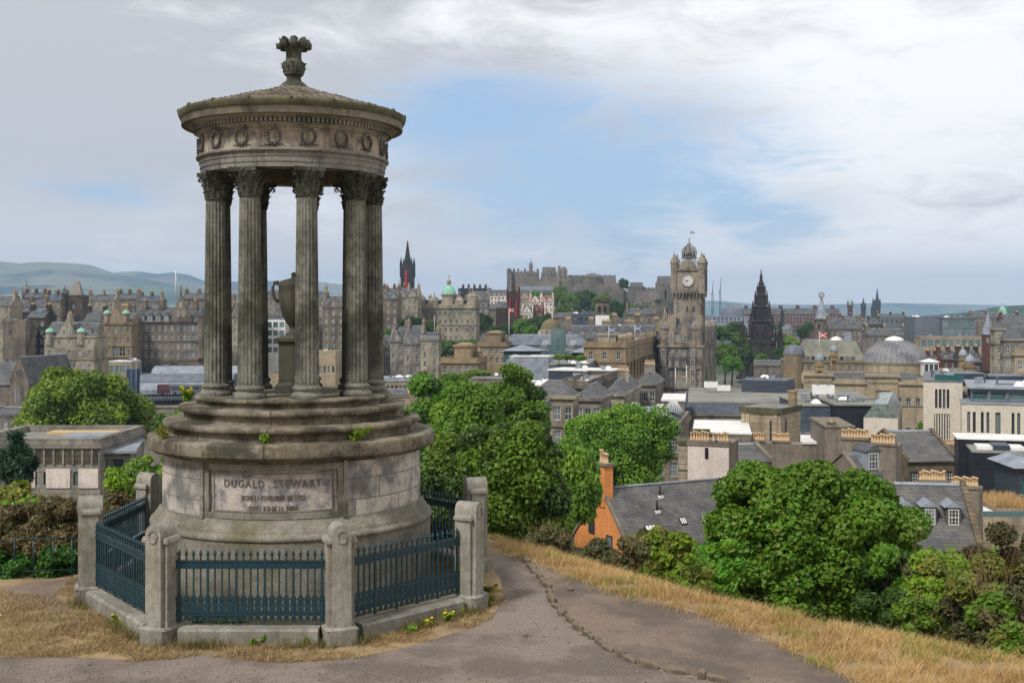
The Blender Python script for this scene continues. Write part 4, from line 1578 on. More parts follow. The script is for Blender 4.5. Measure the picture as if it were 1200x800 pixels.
b = Bld('domed_tenement', 'tall narrow tan stone building with two small green copper domes and round arched windows', 'building', 117, 430, 154, 379, rot=-2, depth=16, wall=m_tan2)
zt = b.H
b.rows('front', zt - 8.2, zt - 0.5, 2, 5, 1.1, 2.2)
b.openings['front'] += [(b.L * 0.40, b.L * 0.40 + 2.2, zt - 12.0, zt - 8.8, 'arch'), (b.L * 0.62, b.L * 0.62 + 2.2, zt - 12.0, zt - 8.8, 'arch')]
b.openings['front'] += [(b.L * u, b.L * u + 1.0, zt - 12.0, zt - 9.8, 'sash') for u in (0.1, 0.22, 0.88)]
b.rows('front', zt - 17.0, zt - 13.0, 1, 4, 1.6, 3.2)
b.walls()
b.band(zt - 0.4, 0.5, 0.4)
b.band(zt - 8.6, 0.3, 0.25, name='string_course')
b.band(zt - 12.8, 0.35, 0.35, name='string_course')
b.gable(3.6, 'x', skews=False)
for cx in (2.6, b.L - 2.2):
    b.turret(cx, 0.6, 1.3, zt, zt + 3.4, 1.3, roofm=m_copper, dome=True, wins=1)
g = MB()
g.xprism([(b.L / 2 - 2.4, zt), (b.L / 2 + 2.6, zt), (b.L / 2 + 2.6, zt + 2.2), (b.L / 2 + 1.6, zt + 3.2), (b.L / 2 + 1.0, zt + 4.8), (b.L / 2 + 0.1, zt + 5.8), (b.L / 2 - 0.8, zt + 4.8), (b.L / 2 - 1.4, zt + 3.2), (b.L / 2 - 2.4, zt + 2.2)], -0.15, 0.5)
g = g.build('curved_gable', m_tan2, b.root)
link('window', win_mesh(1.0, 2.0, 'sash'), g, (b.L / 2 - 0.4, -0.2, zt + 0.8))
b.chimney(b.L / 2 + 1, b.W * 0.5, 6.5, 2.6, 1.0, 6, zb=0.3)

b = Bld('gabled_office', 'tan stone block with broad pointed gable between two green copper domes', 'building', 52, 400, 111, 394, rot=-4, depth=15, wall=m_tan)
zt = b.H
b.rows('front', zt - 7.4, zt - 0.4, 2, 5, 1.1, 1.9)
b.openings['front'] += [(b.L * u, b.L * u + 2.6, zt - 12.4, zt - 8.9, 'arch') for u in (0.28, 0.47)]
b.openings['front'] += [(b.L * u, b.L * u + 1.2, zt - 12.2, zt - 9.6, 'sash') for u in (0.1, 0.7, 0.86)]
b.walls()
b.band(zt - 0.4, 0.5, 0.4)
b.band(zt - 8.2, 0.3, 0.3, name='string_course')
b.gable(4.6, 'x', skews=False)
g = MB()
g.xprism([(b.L * 0.24, zt), (b.L * 0.66, zt), (b.L * 0.45, zt + 6.0)], -0.2, 0.4)
g = g.build('front_gable', m_tan, b.root)
for u in (-1.6, 0.5):
    link('window', win_mesh(1.1, 1.8, 'sash'), g, (b.L * 0.45 + u, -0.26, zt + 0.6))
for cx in (1.7, b.L * 0.72):
    b.turret(cx, 0.5, 1.4, zt - 3, zt + 1.2, 1.3, roofm=m_copper, dome=True, wins=1)
b.chimney(b.L * 0.45, 3.4, 7.6, 1.2, 3.0, 5, zb=0.2)
b.dormer(b.L * 0.86, 1.2, zt + 0.2, 1.6, 2.2, 3)

tenement(97, 119, 448, 376, 'sooty dark tenement squeezed between the two green domed buildings', m_soot, 4, -2, 6, chim=2)
tenement(30, 53, 425, 372, 'tall grey tenement with flat plain side to the left of the green domed gable block', m_soot, 3, -4, 6, bays=3, chim=2)
b = Bld('brick_stair_block', 'tall plain brown block with few small windows at the far left', 'building', 3, 412, 30, 377, rot=-3, depth=10, wall=m_brn)
b.rows('front', 4, b.H - 1, 5, 2, 0.9, 1.4, 'dark', 1.0, b.L * 0.4)
b.walls()
b.parapet(0.8)
tenement(12, 50, 485, 366, 'dark roofed mansion block with a row of white attic windows above the plain brown block', m_brn, 5, -3, 4, chim=3, dorm=5)
tenement(-22, 12, 470, 358, 'tan tenement cut by the left edge of the picture below the hills', m_tan, 4, -2, 6, chim=2)

# dark tower with a steep cut off pyramid
b = Bld('dark_tower', 'black sooty old tower with a steep tapering stone cap rising over the left roofs', 'tower', 73, 480, 99, 349, rot=-8, depth=8, wall=m_soot)
b.rows('front', b.H - 14, b.H - 2, 4, 3, 0.9, 1.8, 'dark')
b.walls()
b.parapet(1.2)
b.part('stone_cap', MB().frust(b.L * 0.28, 1.2, b.L * 0.86, b.W - 1.2, b.H + 0.3, b.H + 7.0, 1.7), m_grey)
b.turret(0.8, 0.3, 1.2, b.H - 8, b.H + 1.5, 3.2)
b.turret(b.L - 0.8, 0.6, 0.8, b.H - 4, b.H + 0.5, 2.2)

# small church, bottom left
b = Bld('small_church', 'small old church with slate roof and round window in its gable at the lower left', 'church', 12, 300, 33, 448, rot=10, depth=22, wall=m_brn)
b.walls()
b.gable(6.5, 'y', out=0.2)
rw = MB()
rw.lathe([(0.95, -0.08), (0.95, 0.1)], 14)
rw.v = [(x, z, y) for x, y, z in rw.v]
o = rw.build('round_window', m_gl, b.root, (b.L / 2, 0, b.H + 2.6))
for k in range(3):
    b.part('lancet_window', MB().xprism([(b.L / 2 - 1.35 + k * 1.0, b.H - 5.2), (b.L / 2 - 0.75 + k * 1.0, b.H - 5.2), (b.L / 2 - 0.75 + k * 1.0, b.H - 1.6), (b.L / 2 - 1.05 + k * 1.0, b.H - 0.9), (b.L / 2 - 1.35 + k * 1.0, b.H - 1.6)], -0.05, 0.02), m_gl)
b.part('transept', MB().box(-9, 4, 0, -0.01, 14, b.H - 1), m_brn)
b.part('transept_roof', MB().yprism([(3.6, b.H - 1.0), (14.4, b.H - 1.0), (9, b.H + 5)], -9.2, 1.5), m_slate)
tenement(-14, 26, 262, 486, 'low stone house with flat felted roof under the bright tree at the left edge', m_grey, 1.2, 2, 2, chim=0)

# background roofs of the Old Town
for (x0, x1, D, yt, lab, wm, st, ax) in (
        (100, 134, 560, 352, 'pale tenement roofs and flat gable behind the green domes', m_tan, 3, 'x'),
        (136, 160, 590, 350, 'brown tenement with three chimneys directly left of the stepped gable hotel roof', m_brn, 3, 'x'),
        (160, 186, 580, 353, 'slate roofed tenement behind the hotel attic, left part', m_grey, 3, 'x'),
        (214, 246, 560, 350, 'long roofed block with dark dormers showing right of the hotel gable', m_brn, 3, 'x'),
        (48, 72, 540, 352, 'brown tenement with clustered chimneys left of the dark capped tower', m_brn, 3, 'x'),
        (26, 50, 600, 349, 'distant brown roof below the small grey church spire', m_red, 3, 'x')):
    tenement(x0, x1, D, yt, lab, wm, 3.0, rng.uniform(-6, 4), st, ax, chim=3, pots=5, roofm=rng.choice([m_slate, m_slate_b]))

# ---- seen between the columns
b = tenement(240, 272, 470, 362, 'brown tenement right of the hotel, seen beside the leftmost column', m_brn, 4, -2, 6, chim=2, dorm=3)
b = tenement(271, 300, 455, 372, 'tan tenement glimpsed in the first gap between the columns', m_tan, 4, 2, 6, chim=2, gables=1)
b = tenement(300, 336, 520, 350, 'grey tenement with white framed attic left of the stone urn', m_grey, 4, 2, 5, chim=2, dorm=4)
b = Bld('modern_office', 'modern glass and white panel block seen left of the urn between columns', 'building', 312, 470, 334, 374, rot=3, depth=14, wall=m_white)
b.rows('front', b.H - 14, b.H - 0.5, 4, 3, 2.0, 2.2, 'green')
b.walls()
b.flatroof(m_leadd)
b = Bld('cream_block', 'cream modern block with square windows low down left of the urn pedestal', 'building', 308, 330, 336, 440, rot=3, depth=14, wall=m_pale)
b.rows('front', 1, b.H - 0.4, 3, 4, 1.0, 1.5, 'dark')
b.walls()
b.parapet(0.6)
tenement(336, 362, 480, 356, 'brown tenement hidden behind the stone urn', m_brn, 4, 2, 6, chim=2)
tenement(362, 380, 500, 352, 'tenement with crow stepped roofline right of the urn', m_tan, 4, 2, 6, chim=2)
tenement(378, 403, 470, 360, 'tall brown tenement in the wide gap between the right columns', m_brn, 4.5, 2, 7, chim=2, gables=1)
tenement(403, 432, 520, 350, 'grey tenement behind the right hand columns', m_grey, 4, 2, 6, chim=2)
b = Bld('grid_fronted_block', 'pale modern block with a grid of dark upright windows seen between the right columns', 'building', 368, 345, 393, 413, rot=6, x2=404, wall=m_pale)
b.rows('front', 1, b.H - 0.6, 4, 5, 0.7, 1.9, 'dark')
b.rows('right', 1, b.H - 0.6, 4, 3, 0.7, 1.9, 'dark')
b.walls()
b.parapet(0.6)
tenement(402, 436, 420, 405, 'lower grey gabled tenement seen between the two rightmost columns', m_grey, 4, 2, 4, chim=2, gables=2)

# ---- right of the monument
tenement(436, 466, 520, 350, 'brown tenement with many chimneys just right of the columns', m_brn, 4, 3, 6, chim=3, dorm=3)
tenement(464, 490, 545, 348, 'tan tenement directly below the tall dark spire', m_tan, 4, 3, 6, chim=3, gables=2)
tenement(447, 473, 600, 343, 'distant brown roofs left of the tall dark spire', m_red, 2.5, 3, 3, chim=3)
tenement(548, 572, 640, 352, 'grey tenement with steep roofs right of the green domed bank', m_grey, 5, 3, 4, chim=2, gables=1)

# bank with green dome
b = Bld('domed_bank', 'large ornate tan stone bank with a green copper dome topped by a gilded lantern', 'bank', 487, 560, 558, 360, rot=12, x2=562, wall=m_tan)
zt = b.H
b.rows('front', zt - 17, zt - 1, 4, 11, 1.2, 2.2)
b.rows('right', zt - 17, zt - 1, 4, 2, 1.2, 2.2)
b.walls()
b.band(zt - 0.6, 0.7, 0.6)
b.band(zt - 8.6, 0.4, 0.35, name='string_course')
b.parapet(1.4)
b.hip(3.5, m=m_leadd, inset=3.5, x0=1, x1=b.L - 1, y0=1, y1=b.W - 1, name='attic_roof')
for cx, ht in ((2.2, 6.0), (b.L * 0.30, 5), (b.L * 0.72, 5), (b.L - 2.2, 7.0)):
    pv = MB()
    pv.box(cx - 2.1, -0.5, zt + 0.02, cx + 2.1, 3.6, zt + ht - 2)
    pv.frust(cx - 2.3, -0.7, cx + 2.3, 3.8, zt + ht - 1.98, zt + ht, 1.3)
    pv.lathe([(0.35, zt + ht), (0.25, zt + ht + 1.4), (0.02, zt + ht + 2.4)], 8, cx=cx, cy=1.5)
    b.part('corner_pavilion', pv, m_tan)
dx, dy = b.L * 0.53, b.W * 0.4
b.part('dome_drum', MB().lathe([(3.6, zt + 0.3), (3.6, zt + 5.6), (4.0, zt + 5.8), (4.0, zt + 6.4)], 16, cx=dx, cy=dy, smooth=False), m_tan)
dm = MB().lathe([(3.5, zt + 6.4), (3.3, zt + 7.4), (2.6, zt + 9.2), (1.7, zt + 10.2), (1.2, zt + 10.6)], 16, cx=dx, cy=dy, smooth=False).build('dome', m_copper, b.root)
MB().lathe([(0.9, zt + 10.6), (0.9, zt + 12.2), (1.2, zt + 12.4), (0.7, zt + 13.2), (0.15, zt + 13.8), (0.12, zt + 15.2)], 12, cx=dx, cy=dy).build('lantern', m_pale, dm)
MB().lathe([(0.1, zt + 15), (0.45, zt + 15.4), (0.1, zt + 15.9)], 8, cx=dx, cy=dy).build('gilt_ball', m_gilt, dm)
for cx in (6, 13, 20, b.L - 6):
    b.chimney(cx, b.W * 0.7, 5, 1.2, 3, 5, zb=-0.2)

# spire with pinnacles
def spire(name, label, px, ytip, ybase_sp, ybot, D, w_tower, mt, seg=8, pins=True, rot=10, cat='church', redstrip=False, roofm=None):
    "square tower with an octagonal spire; widths in pixels"
    k = D / F
    e = empty(name, (X_(px, D), D + w_tower * k / 2, 0), R(-rot), size=3)
    tag(e, label, cat)
    wd = w_tower * k
    zt, zs, zb = Z_(ytip, D), Z_(ybase_sp, D), Z_(ybot, D)
    h = wd / 2
    MB().box(-h, -h, zb, h, h, zs).build('tower', mt, e)
    MB().lathe([(h * 0.86, zs), (h * 0.62, zs + (zt - zs) * 0.18), (h * 0.10, zs + (zt - zs) * 0.94), (0.02, zt)], seg, smooth=False).build('spire', roofm or mt, e)
    if pins:
        for sx in (-1, 1):
            for sy in (-1, 1):
                MB().lathe([(h * 0.24, zs - h * 1.6), (h * 0.24, zs + h * 0.5), (h * 0.28, zs + h * 0.55), (0.02, zs + h * 2.0)], 6, cx=sx * h * 0.92, cy=sy * h * 0.92, smooth=False).build('pinnacle', mt, e)
    for sx in (-1, 0, 1):
        if sx == 0 or wd > 5:
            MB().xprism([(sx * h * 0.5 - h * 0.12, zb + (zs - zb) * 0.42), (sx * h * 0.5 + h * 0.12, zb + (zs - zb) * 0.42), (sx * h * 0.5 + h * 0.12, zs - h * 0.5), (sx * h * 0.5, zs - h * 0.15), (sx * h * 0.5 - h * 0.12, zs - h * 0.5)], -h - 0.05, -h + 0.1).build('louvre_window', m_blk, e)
    if redstrip:
        MB().box(-h * 0.14, -h - 0.35, zb + (zs - zb) * 0.05, h * 0.14, -h - 0.1, zs - h * 0.4).build('banner', mat('red_banner', (0.5, 0.02, 0.04), rough=0.7), e)
    return e


m_bkst = stone('black_spire_stone', (58, 56, 54), (30, 30, 32), amt=0.7)
e = spire('church_spire', 'tall slender near black church spire with pinnacles and a red banner', 477, 281, 314, 345, 930, 13.5, m_bkst, redstrip=True)
# spire lights part way up
spire('church_spire', 'small distant grey spire over the housing at the foot of the hills, far left', 29.5, 328, 342, 356, 1100, 7, m_grey, pins=True)
spire('church_spire', 'tallest of the three dark cathedral spires on the right skyline', 1029, 337, 356, 372, 2100, 6.5, m_bkst, pins=True)
spire('church_spire', 'dark western spire immediately left of the tallest cathedral spire', 1023.5, 348, 360, 372, 2160, 4.2, m_bkst, pins=False)
spire('church_spire', 'dark cathedral spire standing apart to the left of the tallest pair', 1012.5, 348, 359, 373, 2120, 5, m_bkst, pins=True)
spire('church_spire', 'clock tower spire with green copper top left of the cathedral spires', 997, 350, 357, 378, 1500, 5.5, m_red, pins=True, roofm=m_copper)
spire('church_spire', 'small pointed spire standing in front of the long red terrace', 917, 357, 366, 386, 1150, 4, m_bkst, pins=False)

# black and white block left of the castle
b = Bld('black_glass_block', 'dark glazed block with chimneys to the left of the castle', 'building', 537, 850, 573, 338, rot=5, depth=20, wall=m_black)
b.rows('front', b.H - 12, b.H - 0.5, 3, 8, 1.6, 1.6, 'dark')
b.walls()
b.flatroof(m_leadd)
for k in range(5):
    b.chimney(3 + k * 4.2, 5, 2.6, 1.6, 1.2, 3)
b = Bld('white_gabled_block', 'white painted block with dark gabled dormers to the left of the castle', 'building', 570, 840, 596, 346, rot=5, depth=14, wall=m_wrend)
b.rows('front', b.H - 10, b.H - 0.5, 3, 6, 1.2, 1.7, 'dark')
b.walls()
b.gable(4, 'x')
for k in range(4):
    b.dormer(2.4 + 3.6 * k, 0.2, b.H, 1.8, 1.9, 3, 1.4, cheek=m_wrend)
tenement(560, 584, 700, 362, 'brown tenement beside the turquoise strip left of the twin towers', m_brn, 3, 5, 3, chim=2)

# twin towered hall
e = thing('twin_towered_hall', 'dark brown gothic hall with two square towers carrying red banners below the castle', 'church', 602, 383, 660, R(-8))
k = 660 / F
mh = stone('hall_stone', (86, 66, 54), (44, 36, 34), amt=0.6)
for cx in (-4.4, 3.2):
    x = cx * k
    t_ = MB().box(x - 3.2 * k, 0, -8, x + 3.2 * k, 6.4 * k, 42 * k).build('tower', mh, e)
    for sx in (-1, 1):
        for sy in (0, 1):
            MB().lathe([(0.5, 30 * k), (0.55, 43 * k), (0.1, 47.5 * k)], 6, cx=x + sx * 3.0 * k, cy=sy * 6.2 * k).build('pinnacle', mh, t_)
    MB().box(x - 0.7 * k, -0.4, 12 * k, x + 0.7 * k, -0.1, 33 * k).build('banner', MATS['red_banner'], t_)
    for sx in (-1.8, 1.8):
        MB().box(x + sx * k - 0.4, -0.06, 22 * k, x + sx * k + 0.4, 0.1, 36 * k).build('window', m_blk, t_)
MB().box(-22 * k, 2.0, -8, -7.7 * k, 14, 22 * k).build('hall_wing', mh, e)
MB().yprism([(1.6, 22 * k), (14.4, 22 * k), (8, 30 * k)], -22 * k, -7.7 * k).build('wing_roof', m_slate, e)
for j in range(5):
    MB().box((-20.5 + j * 2.7) * k, 1.94, 4 * k, (-19.3 + j * 2.7) * k, 2.1, 18 * k).build('window', m_blk, e)
MB().box(6.6 * k, 3.0, -8, 13 * k, 14, 14 * k).build('hall_wing', m_tan, e)

# white and red gabled houses
mrw = m_wrend
for (x0, x1, D, yt, lab, wm, rm, gb) in (
        (608, 622, 760, 350, 'tan gabled house with red tiled roof beside the twin towers', m_tan, m_redroof, 1),
        (620, 634, 755, 354, 'white harled house with tall white chimney stack and red roof below the castle', mrw, m_redroof, 1),
        (633, 648, 750, 353, 'rightmost white and red gabled house below the castle trees', mrw, m_redroof, 2),
        (622, 636, 720, 364, 'dark red brick house in front of the white gabled houses', m_red, m_redroof, 1),
        (611, 624, 715, 366, 'pale harled gable house low down beside the twin towers', mrw, m_slate, 1)):
    tenement(x0, x1, D, yt, lab, wm, 3.5, 6, 4, chim=2, gables=gb, roofm=rm, name='gabled_house', pots=3)

# ------------------------------------------------------------ castle on its rock
def rock():
    D0 = 1160
    top = [(560, 372), (585, 352), (592, 345), (600, 338), (650, 338), (690, 340), (722, 344), (735, 347), (760, 345), (778, 340), (795, 340), (812, 352), (826, 372), (840, 384)]
    n = 70
    mb = MB()
    vs = []
    rows = 9
    xs = np.linspace(560, 840, n)
    for j in range(rows):
        t = j / (rows - 1)
        for i, px in enumerate(xs):
            yt = np.interp(px, [p[0] for p in top], [p[1] for p in top])
            D = D0 - 80 + 95 * t ** 0.6
            zt_ = Z_(yt, D0)
            z = -34 + (zt_ + 34) * (t ** 0.55)
            nn = mnoise.noise(Vector((px * 0.09, t * 5, 2)))
            n2_ = mnoise.noise(Vector((px * 0.3, t * 14, 7)))
            vs.append((X_(px, D0) * (1 + 0.0 * t) + 4 * n2_, D + 14 * nn + 6 * n2_, z + 3 * n2_ * (1 - t)))
    for i, px in enumerate(xs):
        vs.append((X_(px, D0), D0 + 150, vs[(rows - 1) * n + i][2] - 2))
    for i, px in enumerate(xs):
        vs.append((X_(px, D0), D0 + 260, -34))
    for j in range(rows + 1):
        for i in range(n - 1):
            a = j * n + i
            mb.f.append((a, a + 1, a + n + 1, a + n))
            mb.m.append(0)
            mb.sm.append(False)
    mb.v = vs
    m = mat('castle_rock', srgb(92, 84, 74), dark=srgb(52, 50, 46), amt=0.8, scale=0.03, rough=0.95, col2=srgb(78, 74, 58), bump=0.5, moss=srgb(70, 82, 44), mossamt=0.6, fine=8)
    tag(mb.build('castle_rock', m), kind='structure')


rock()
CD = 1165
ck = CD / F
cas = empty('castle', (X_(660, CD), CD, 0), 0, size=10)
tag(cas, 'grey stone castle with battlements, towers and long curtain walls on the rock above the trees', 'castle')


def cblock(x0, x1, yt, yb, dy=0, dep=26, nm='castle_block', bat=True, wins=0, wrows=1, roof=0, m=None):
    X0, X1 = X_(x0, CD) - cas.location.x, X_(x1, CD) - cas.location.x
    z0, z1 = Z_(yb, CD), Z_(yt, CD)
    mb = MB().box(X0, dy, z0, X1, dy + dep, z1)
    if bat:
        n = max(2, int((X1 - X0) / 3.2))
        for i in range(n):
            a = X0 + (X1 - X0) * (i + 0.15) / n
            mb.box(a, dy, z1 + 0.01, a + (X1 - X0) / n * 0.6, dy + 1.5, z1 + 1.5)
    o = mb.build(nm, m or m_castle, cas)
    for r_ in range(wrows):
        for i in range(wins):
            u = X0 + (X1 - X0) * (i + 0.5) / wins
            zz = z1 - 4.6 - 4.6 * r_
            link('window', win_mesh(1.5, 2.4, 'dark'), o, (u - 0.75, dy - 0.06, zz))
    if roof:
        MB().yprism([(dy + 2, z1 + 0.01), (dy + dep - 2, z1 + 0.01), (dy + dep / 2, z1 + roof)], X0 + 1, X1 - 1).build('roof', m_slate, o)
    return X0, X1, z0, z1, o


cblock(594, 632, 319, 350, 0, 30, 'palace_block', wins=7, wrows=2)
for x in (596, 601, 606, 614, 629):
    cblock(x, x + 2.6, 314.5, 320, 4, 4, 'chimney_stack', False)
cblock(594, 599.5, 316, 352, -4, 8, 'corner_tower')
x0, x1, z0, z1, o = cblock(620.3, 624.6, 309, 320, 8, 6, 'clock_turret')
MB().tube([((x0 + x1) / 2, 11, z1), ((x0 + x1) / 2, 11, z1 + 9)], 0.25, 5).build('flagpole', m_lead, o)
cblock(606, 655, 327, 345, -10, 12, 'curtain_wall')
cblock(635, 653, 318, 340, 4, 22, 'great_hall', wins=4, roof=5)
cblock(637, 641, 314, 320, 6, 6, 'chimney_stack', False)
cblock(646, 649, 314, 320, 6, 6, 'chimney_stack', False)
x0, x1, z0, z1, o = cblock(654, 665, 315, 345, 0, 12, 'square_tower', wins=2, wrows=2)
cblock(654, 657, 311, 316, 2, 4, 'cap_house', False)
cblock(659, 663, 312.5, 316, 2, 4, 'cap_house', False)
cblock(665, 700, 326, 350, -2, 26, 'barrack_block', wins=8, roof=3.5)
for x in (669, 676, 683, 690):
    cblock(x, x + 1.8, 322, 327, 4, 3, 'chimney_stack', False)
mb = MB().lathe([(9.5, Z_(352, CD)), (9, Z_(326, CD)), (9.4, Z_(325.5, CD)), (9.2, Z_(324, CD)), (6, Z_(321.5, CD)), (1, Z_(320, CD))], 16, cx=X_(694, CD) - cas.location.x, cy=-2, smooth=False)
mb.build('round_tower', m_castle, cas)
cblock(700, 722, 327, 352, 0, 24, 'barrack_block', wins=5, wrows=1, roof=4)
for x in (703, 709, 715, 720.5):
    cblock(x, x + 1.8, 321.5, 328, 8, 3, 'chimney_stack', False)
cblock(640, 728, 338, 358, -22, 18, 'curtain_wall')
cblock(690, 728, 333, 348, -12, 14, 'curtain_wall', wins=0)
cblock(722, 780, 341, 362, -6, 14, 'curtain_wall', wins=0)
cblock(739, 756, 335, 345, 6, 14, 'storehouse', False, wins=4, roof=4)
cblock(756, 776, 338, 346, 8, 14, 'battery')
cblock(771, 790, 330, 346, 2, 18, 'hospital_block', wins=4, roof=6)
for x in (771.5, 779, 787.5):
    cblock(x, x + 2, 327, 334, 5, 3, 'chimney_stack', False)
cblock(778, 796, 339, 356, -6, 14, 'curtain_wall')
# parade ground stand
st_ = thing('grandstand', 'long pale grey spectator stand slung below the castle walls', 'grandstand', 628, 345, 1100, R(-5))
kk = 1100 / F
m = MB()
m.yprism([(0, 2.5), (0.6, 2.5), (16, 6.4), (16, 8.2), (0, 4.4)], -20 * kk, 20 * kk)
m.build('seating_deck', m_leadd, st_)
for i in range(15):
    x = -20 * kk + i * 40 * kk / 14
    MB().tube([(x, 3, -8), (x, 3, 2.4)], 0.3, 5).build('strut', m_leadd, st_)
    MB().tube([(x, 12, -8), (x, 12, 5.4)], 0.3, 5).build('strut', m_leadd, st_)

# ------------------------------------------------------------ tenements on the curving street, lower left centre
tenement(440, 458, 432, 408, 'grey crow gabled tenement at the left end of the curving street row', m_grey, 4.5, 6, 4, chim=2, gables=1)
tenement(457, 474, 428, 400, 'steep roofed grey tenement, second in the curving street row', m_grey, 5, 6, 5, chim=2, gables=1)
b = tenement(473, 494, 424, 403, 'tall grey tenement with sharp dormer gables mid way along the curving street row', m_grey, 6.5, 8, 5, chim=2, gables=2)
b = tenement(493, 514, 420, 398, 'flat fronted pale tenement at the right end of the curving street row', m_tan, 2.5, 10, 5, chim=2, dorm=4, x2=517)
# low flat terminus roofs right of the columns
b = Bld('low_arcade', 'low pale arcade with small arches and a grey glazed roof right of the columns', 'building', 452, 330, 502, 447, rot=-14, depth=24, wall=m_pale)
b.rows('front', b.H - 3.4, b.H - 0.5, 1, 10, 0.8, 1.7, 'dark')
b.walls()
b.flatroof(m_lead)
tenement(440, 480, 255, 463, 'low yellowish stone wall building by the station beside the monument', m_pale, 0.8, -8, 1, chim=0)

# tan bank rooftops
for (x0, x1, D, yt, lab, wd) in ((517, 560, 330, 423, 'tan stone block with a domed attic box in front of the far green trees', m_tan2), (559, 593, 420, 404, 'tan stone parapet block left of the modern grey roofs', m_tan2)):
    b = Bld('parapet_building', lab, 'building', x0, D, x1, yt, rot=8, depth=16, wall=wd)
    b.rows('front', b.H - 7, b.H - 0.8, 2, 5, 1.3, 1.9, 'sash')
    b.walls()
    b.band(b.H - 0.6, 0.6, 0.5)
    b.parapet(1.0)
    a = MB()
    a.box(b.L * 0.32, 2, b.H + 0.2, b.L * 0.78, 10, b.H + 4)
    a.box(b.L * 0.32 - 0.4, 1.6, b.H + 4.01, b.L * 0.78 + 0.4, 10.4, b.H + 4.6)
    a.frust(b.L * 0.32, 2.0, b.L * 0.78, 10, b.H + 4.61, b.H + 5.2, 1.5)
    b.part('attic_box', a, wd)
    b.chimney(b.L * 0.9, 8, 2.5, 1.2, 3, 4)

# ------------------------------------------------------------ modern roofs, centre
def modern(name, label, x0, D, x1, yt, rot, x2=None, depth=16, wall=None, roofm=None, st=2, bays=6, w=1.6, h=2.0, style='green', th=0.35, out=0.2, sb=0):
    b = Bld(name, label, 'building', x0, D, x1, yt, rot=rot, x2=x2, depth=depth, wall=wall or m_clad2)
    if st:
        b.rows('front', max(0.5, b.H - st * 3.6), b.H - 0.4, st, bays, w, h, style)
        if sb:
            b.rows('right' if x2 and x2 > x1 else 'left', max(0.5, b.H - st * 3.6), b.H - 0.4, st, sb, w, h, style)
    b.walls()
    b.flatroof(roofm or m_flat, th, out)
    return b


b = modern('modern_block', 'long dark grey roofed modern block behind the tan stone bank', 585, 430, 690, 405, 6, depth=22, wall=m_clad2, roofm=m_leadd, bays=16)
b.hip(3.5, m=m_leadd, inset=4.0, z=b.H + 0.35)
for (x0, x1, D, yt, lab) in ((590, 628, 390, 411, 'glass walled pavilion with pale hipped metal roof, left of the green glass tower'), (670, 700, 385, 413, 'smaller glass pavilion with pale hipped metal roof, right of the green glass tower')):
    b = Bld('glass_pavilion', lab, 'pavilion', x0, D, x1, yt, rot=10, depth=11, wall=m_clad)
    b.rows('front', b.H - 3.4, b.H - 0.2, 1, 5, 1.9, 2.3, 'green')
    b.walls()
    b.hip(1.9, m=m_lead, out=1.0)
b = Bld('green_glass_tower', 'boxy dark green glass stair tower rising from the modern roofs', 'tower', 645.5, 378, 662, 385, rot=14, x2=663, wall=m_ggl)
b.rows('front', b.H - 10, b.H - 0.1, 4, 3, 1.5, 2.4, 'green')
b.walls(recess=0.1)
b.flatroof(m_ggl, 0.2, 0.05)
for px in (632, 664):
    e = thing('steel_roof_frame', 'white slanting steel roof frame %s the green glass tower' % ('left of' if px == 632 else 'right of'), 'steel frame', px, 408, 372, R(-12), 'steel roof frames')
    e.scale = (0.6, 0.6, 0.6)
    for i in range(4):
        m = MB()
        m.tube([(i * 0.9, 0, -1), (i * 0.9 + 2.6, 0, 4.4)], 0.12, 5)
        m.build('strut', m_white, e)
    MB().tube([(-0.5, 0, -0.9), (5.0, 0, -0.9)], 0.16, 5).build('beam', m_white, e)
b = modern('plant_box', 'plain grey metal plant box on the left of the lower modern roofs', 598, 338, 617, 418, 20, x2=622, wall=m_lead, roofm=m_white, st=0)
b = modern('plant_box', 'plain grey metal plant box with white roof beside the roof stairs', 617, 330, 643, 418, 20, x2=651, wall=m_lead, roofm=m_white, st=0)
b = modern('curved_modern_block', 'grey curved block with a planted roof terrace below the tan stone bank', 643, 318, 688, 428, 8, x2=698, wall=m_clad2, roofm=m_flat, st=1, bays=6, style='dark', h=1.2)
b = modern('long_modern_roof', 'long dark metal box with bright white roof above the hipped slate pavilion', 643, 285, 716, 434, 22, x2=731, wall=m_clad, roofm=m_white, st=0, out=0.3)
b.part('roof_screen', MB().box(b.L * 0.4, -0.3, b.H - 2.4, b.L * 0.62, -0.02, b.H - 0.4), m_lead)
b = modern('white_flat_roof', 'bright white flat roof on grey walls beside the dark trees', 608, 262, 646, 452, 10, depth=16, wall=m_grend, roofm=m_white, st=1, bays=4, style='dark')
b = modern('flat_red_block', 'low flat roofed dull brown block just above the tree tops', 552, 300, 592, 444, 6, depth=18, wall=m_grend, roofm=m_flat, st=1, bays=4, style='dark')
# roof stairs
for px, lab in ((592, 'white metal roof stair zigzagging beside the left plant box'), (646, 'white metal roof stair beside the planted terrace')):
    e = thing('roof_stair', lab, 'stair', px, 428, 326, R(-12), 'roof stairs')
    e.scale = (0.6, 0.6, 0.6)
    for q in (0, 1.2):
        MB().tube([(-2, q, -1.5), (4, q, 4.0)], 0.09, 5).build('stringer', m_white, e)
        MB().tube([(-2, q, -0.4), (4, q, 5.1), (6, q, 5.1)], 0.06, 5).build('handrail', m_white, e)
    for i in range(12):
        MB().box(-2 + i * 0.5, 0, -1.5 + i * 0.458, -1.55 + i * 0.5, 1.2, -1.44 + i * 0.458).build('tread', m_lead, e)

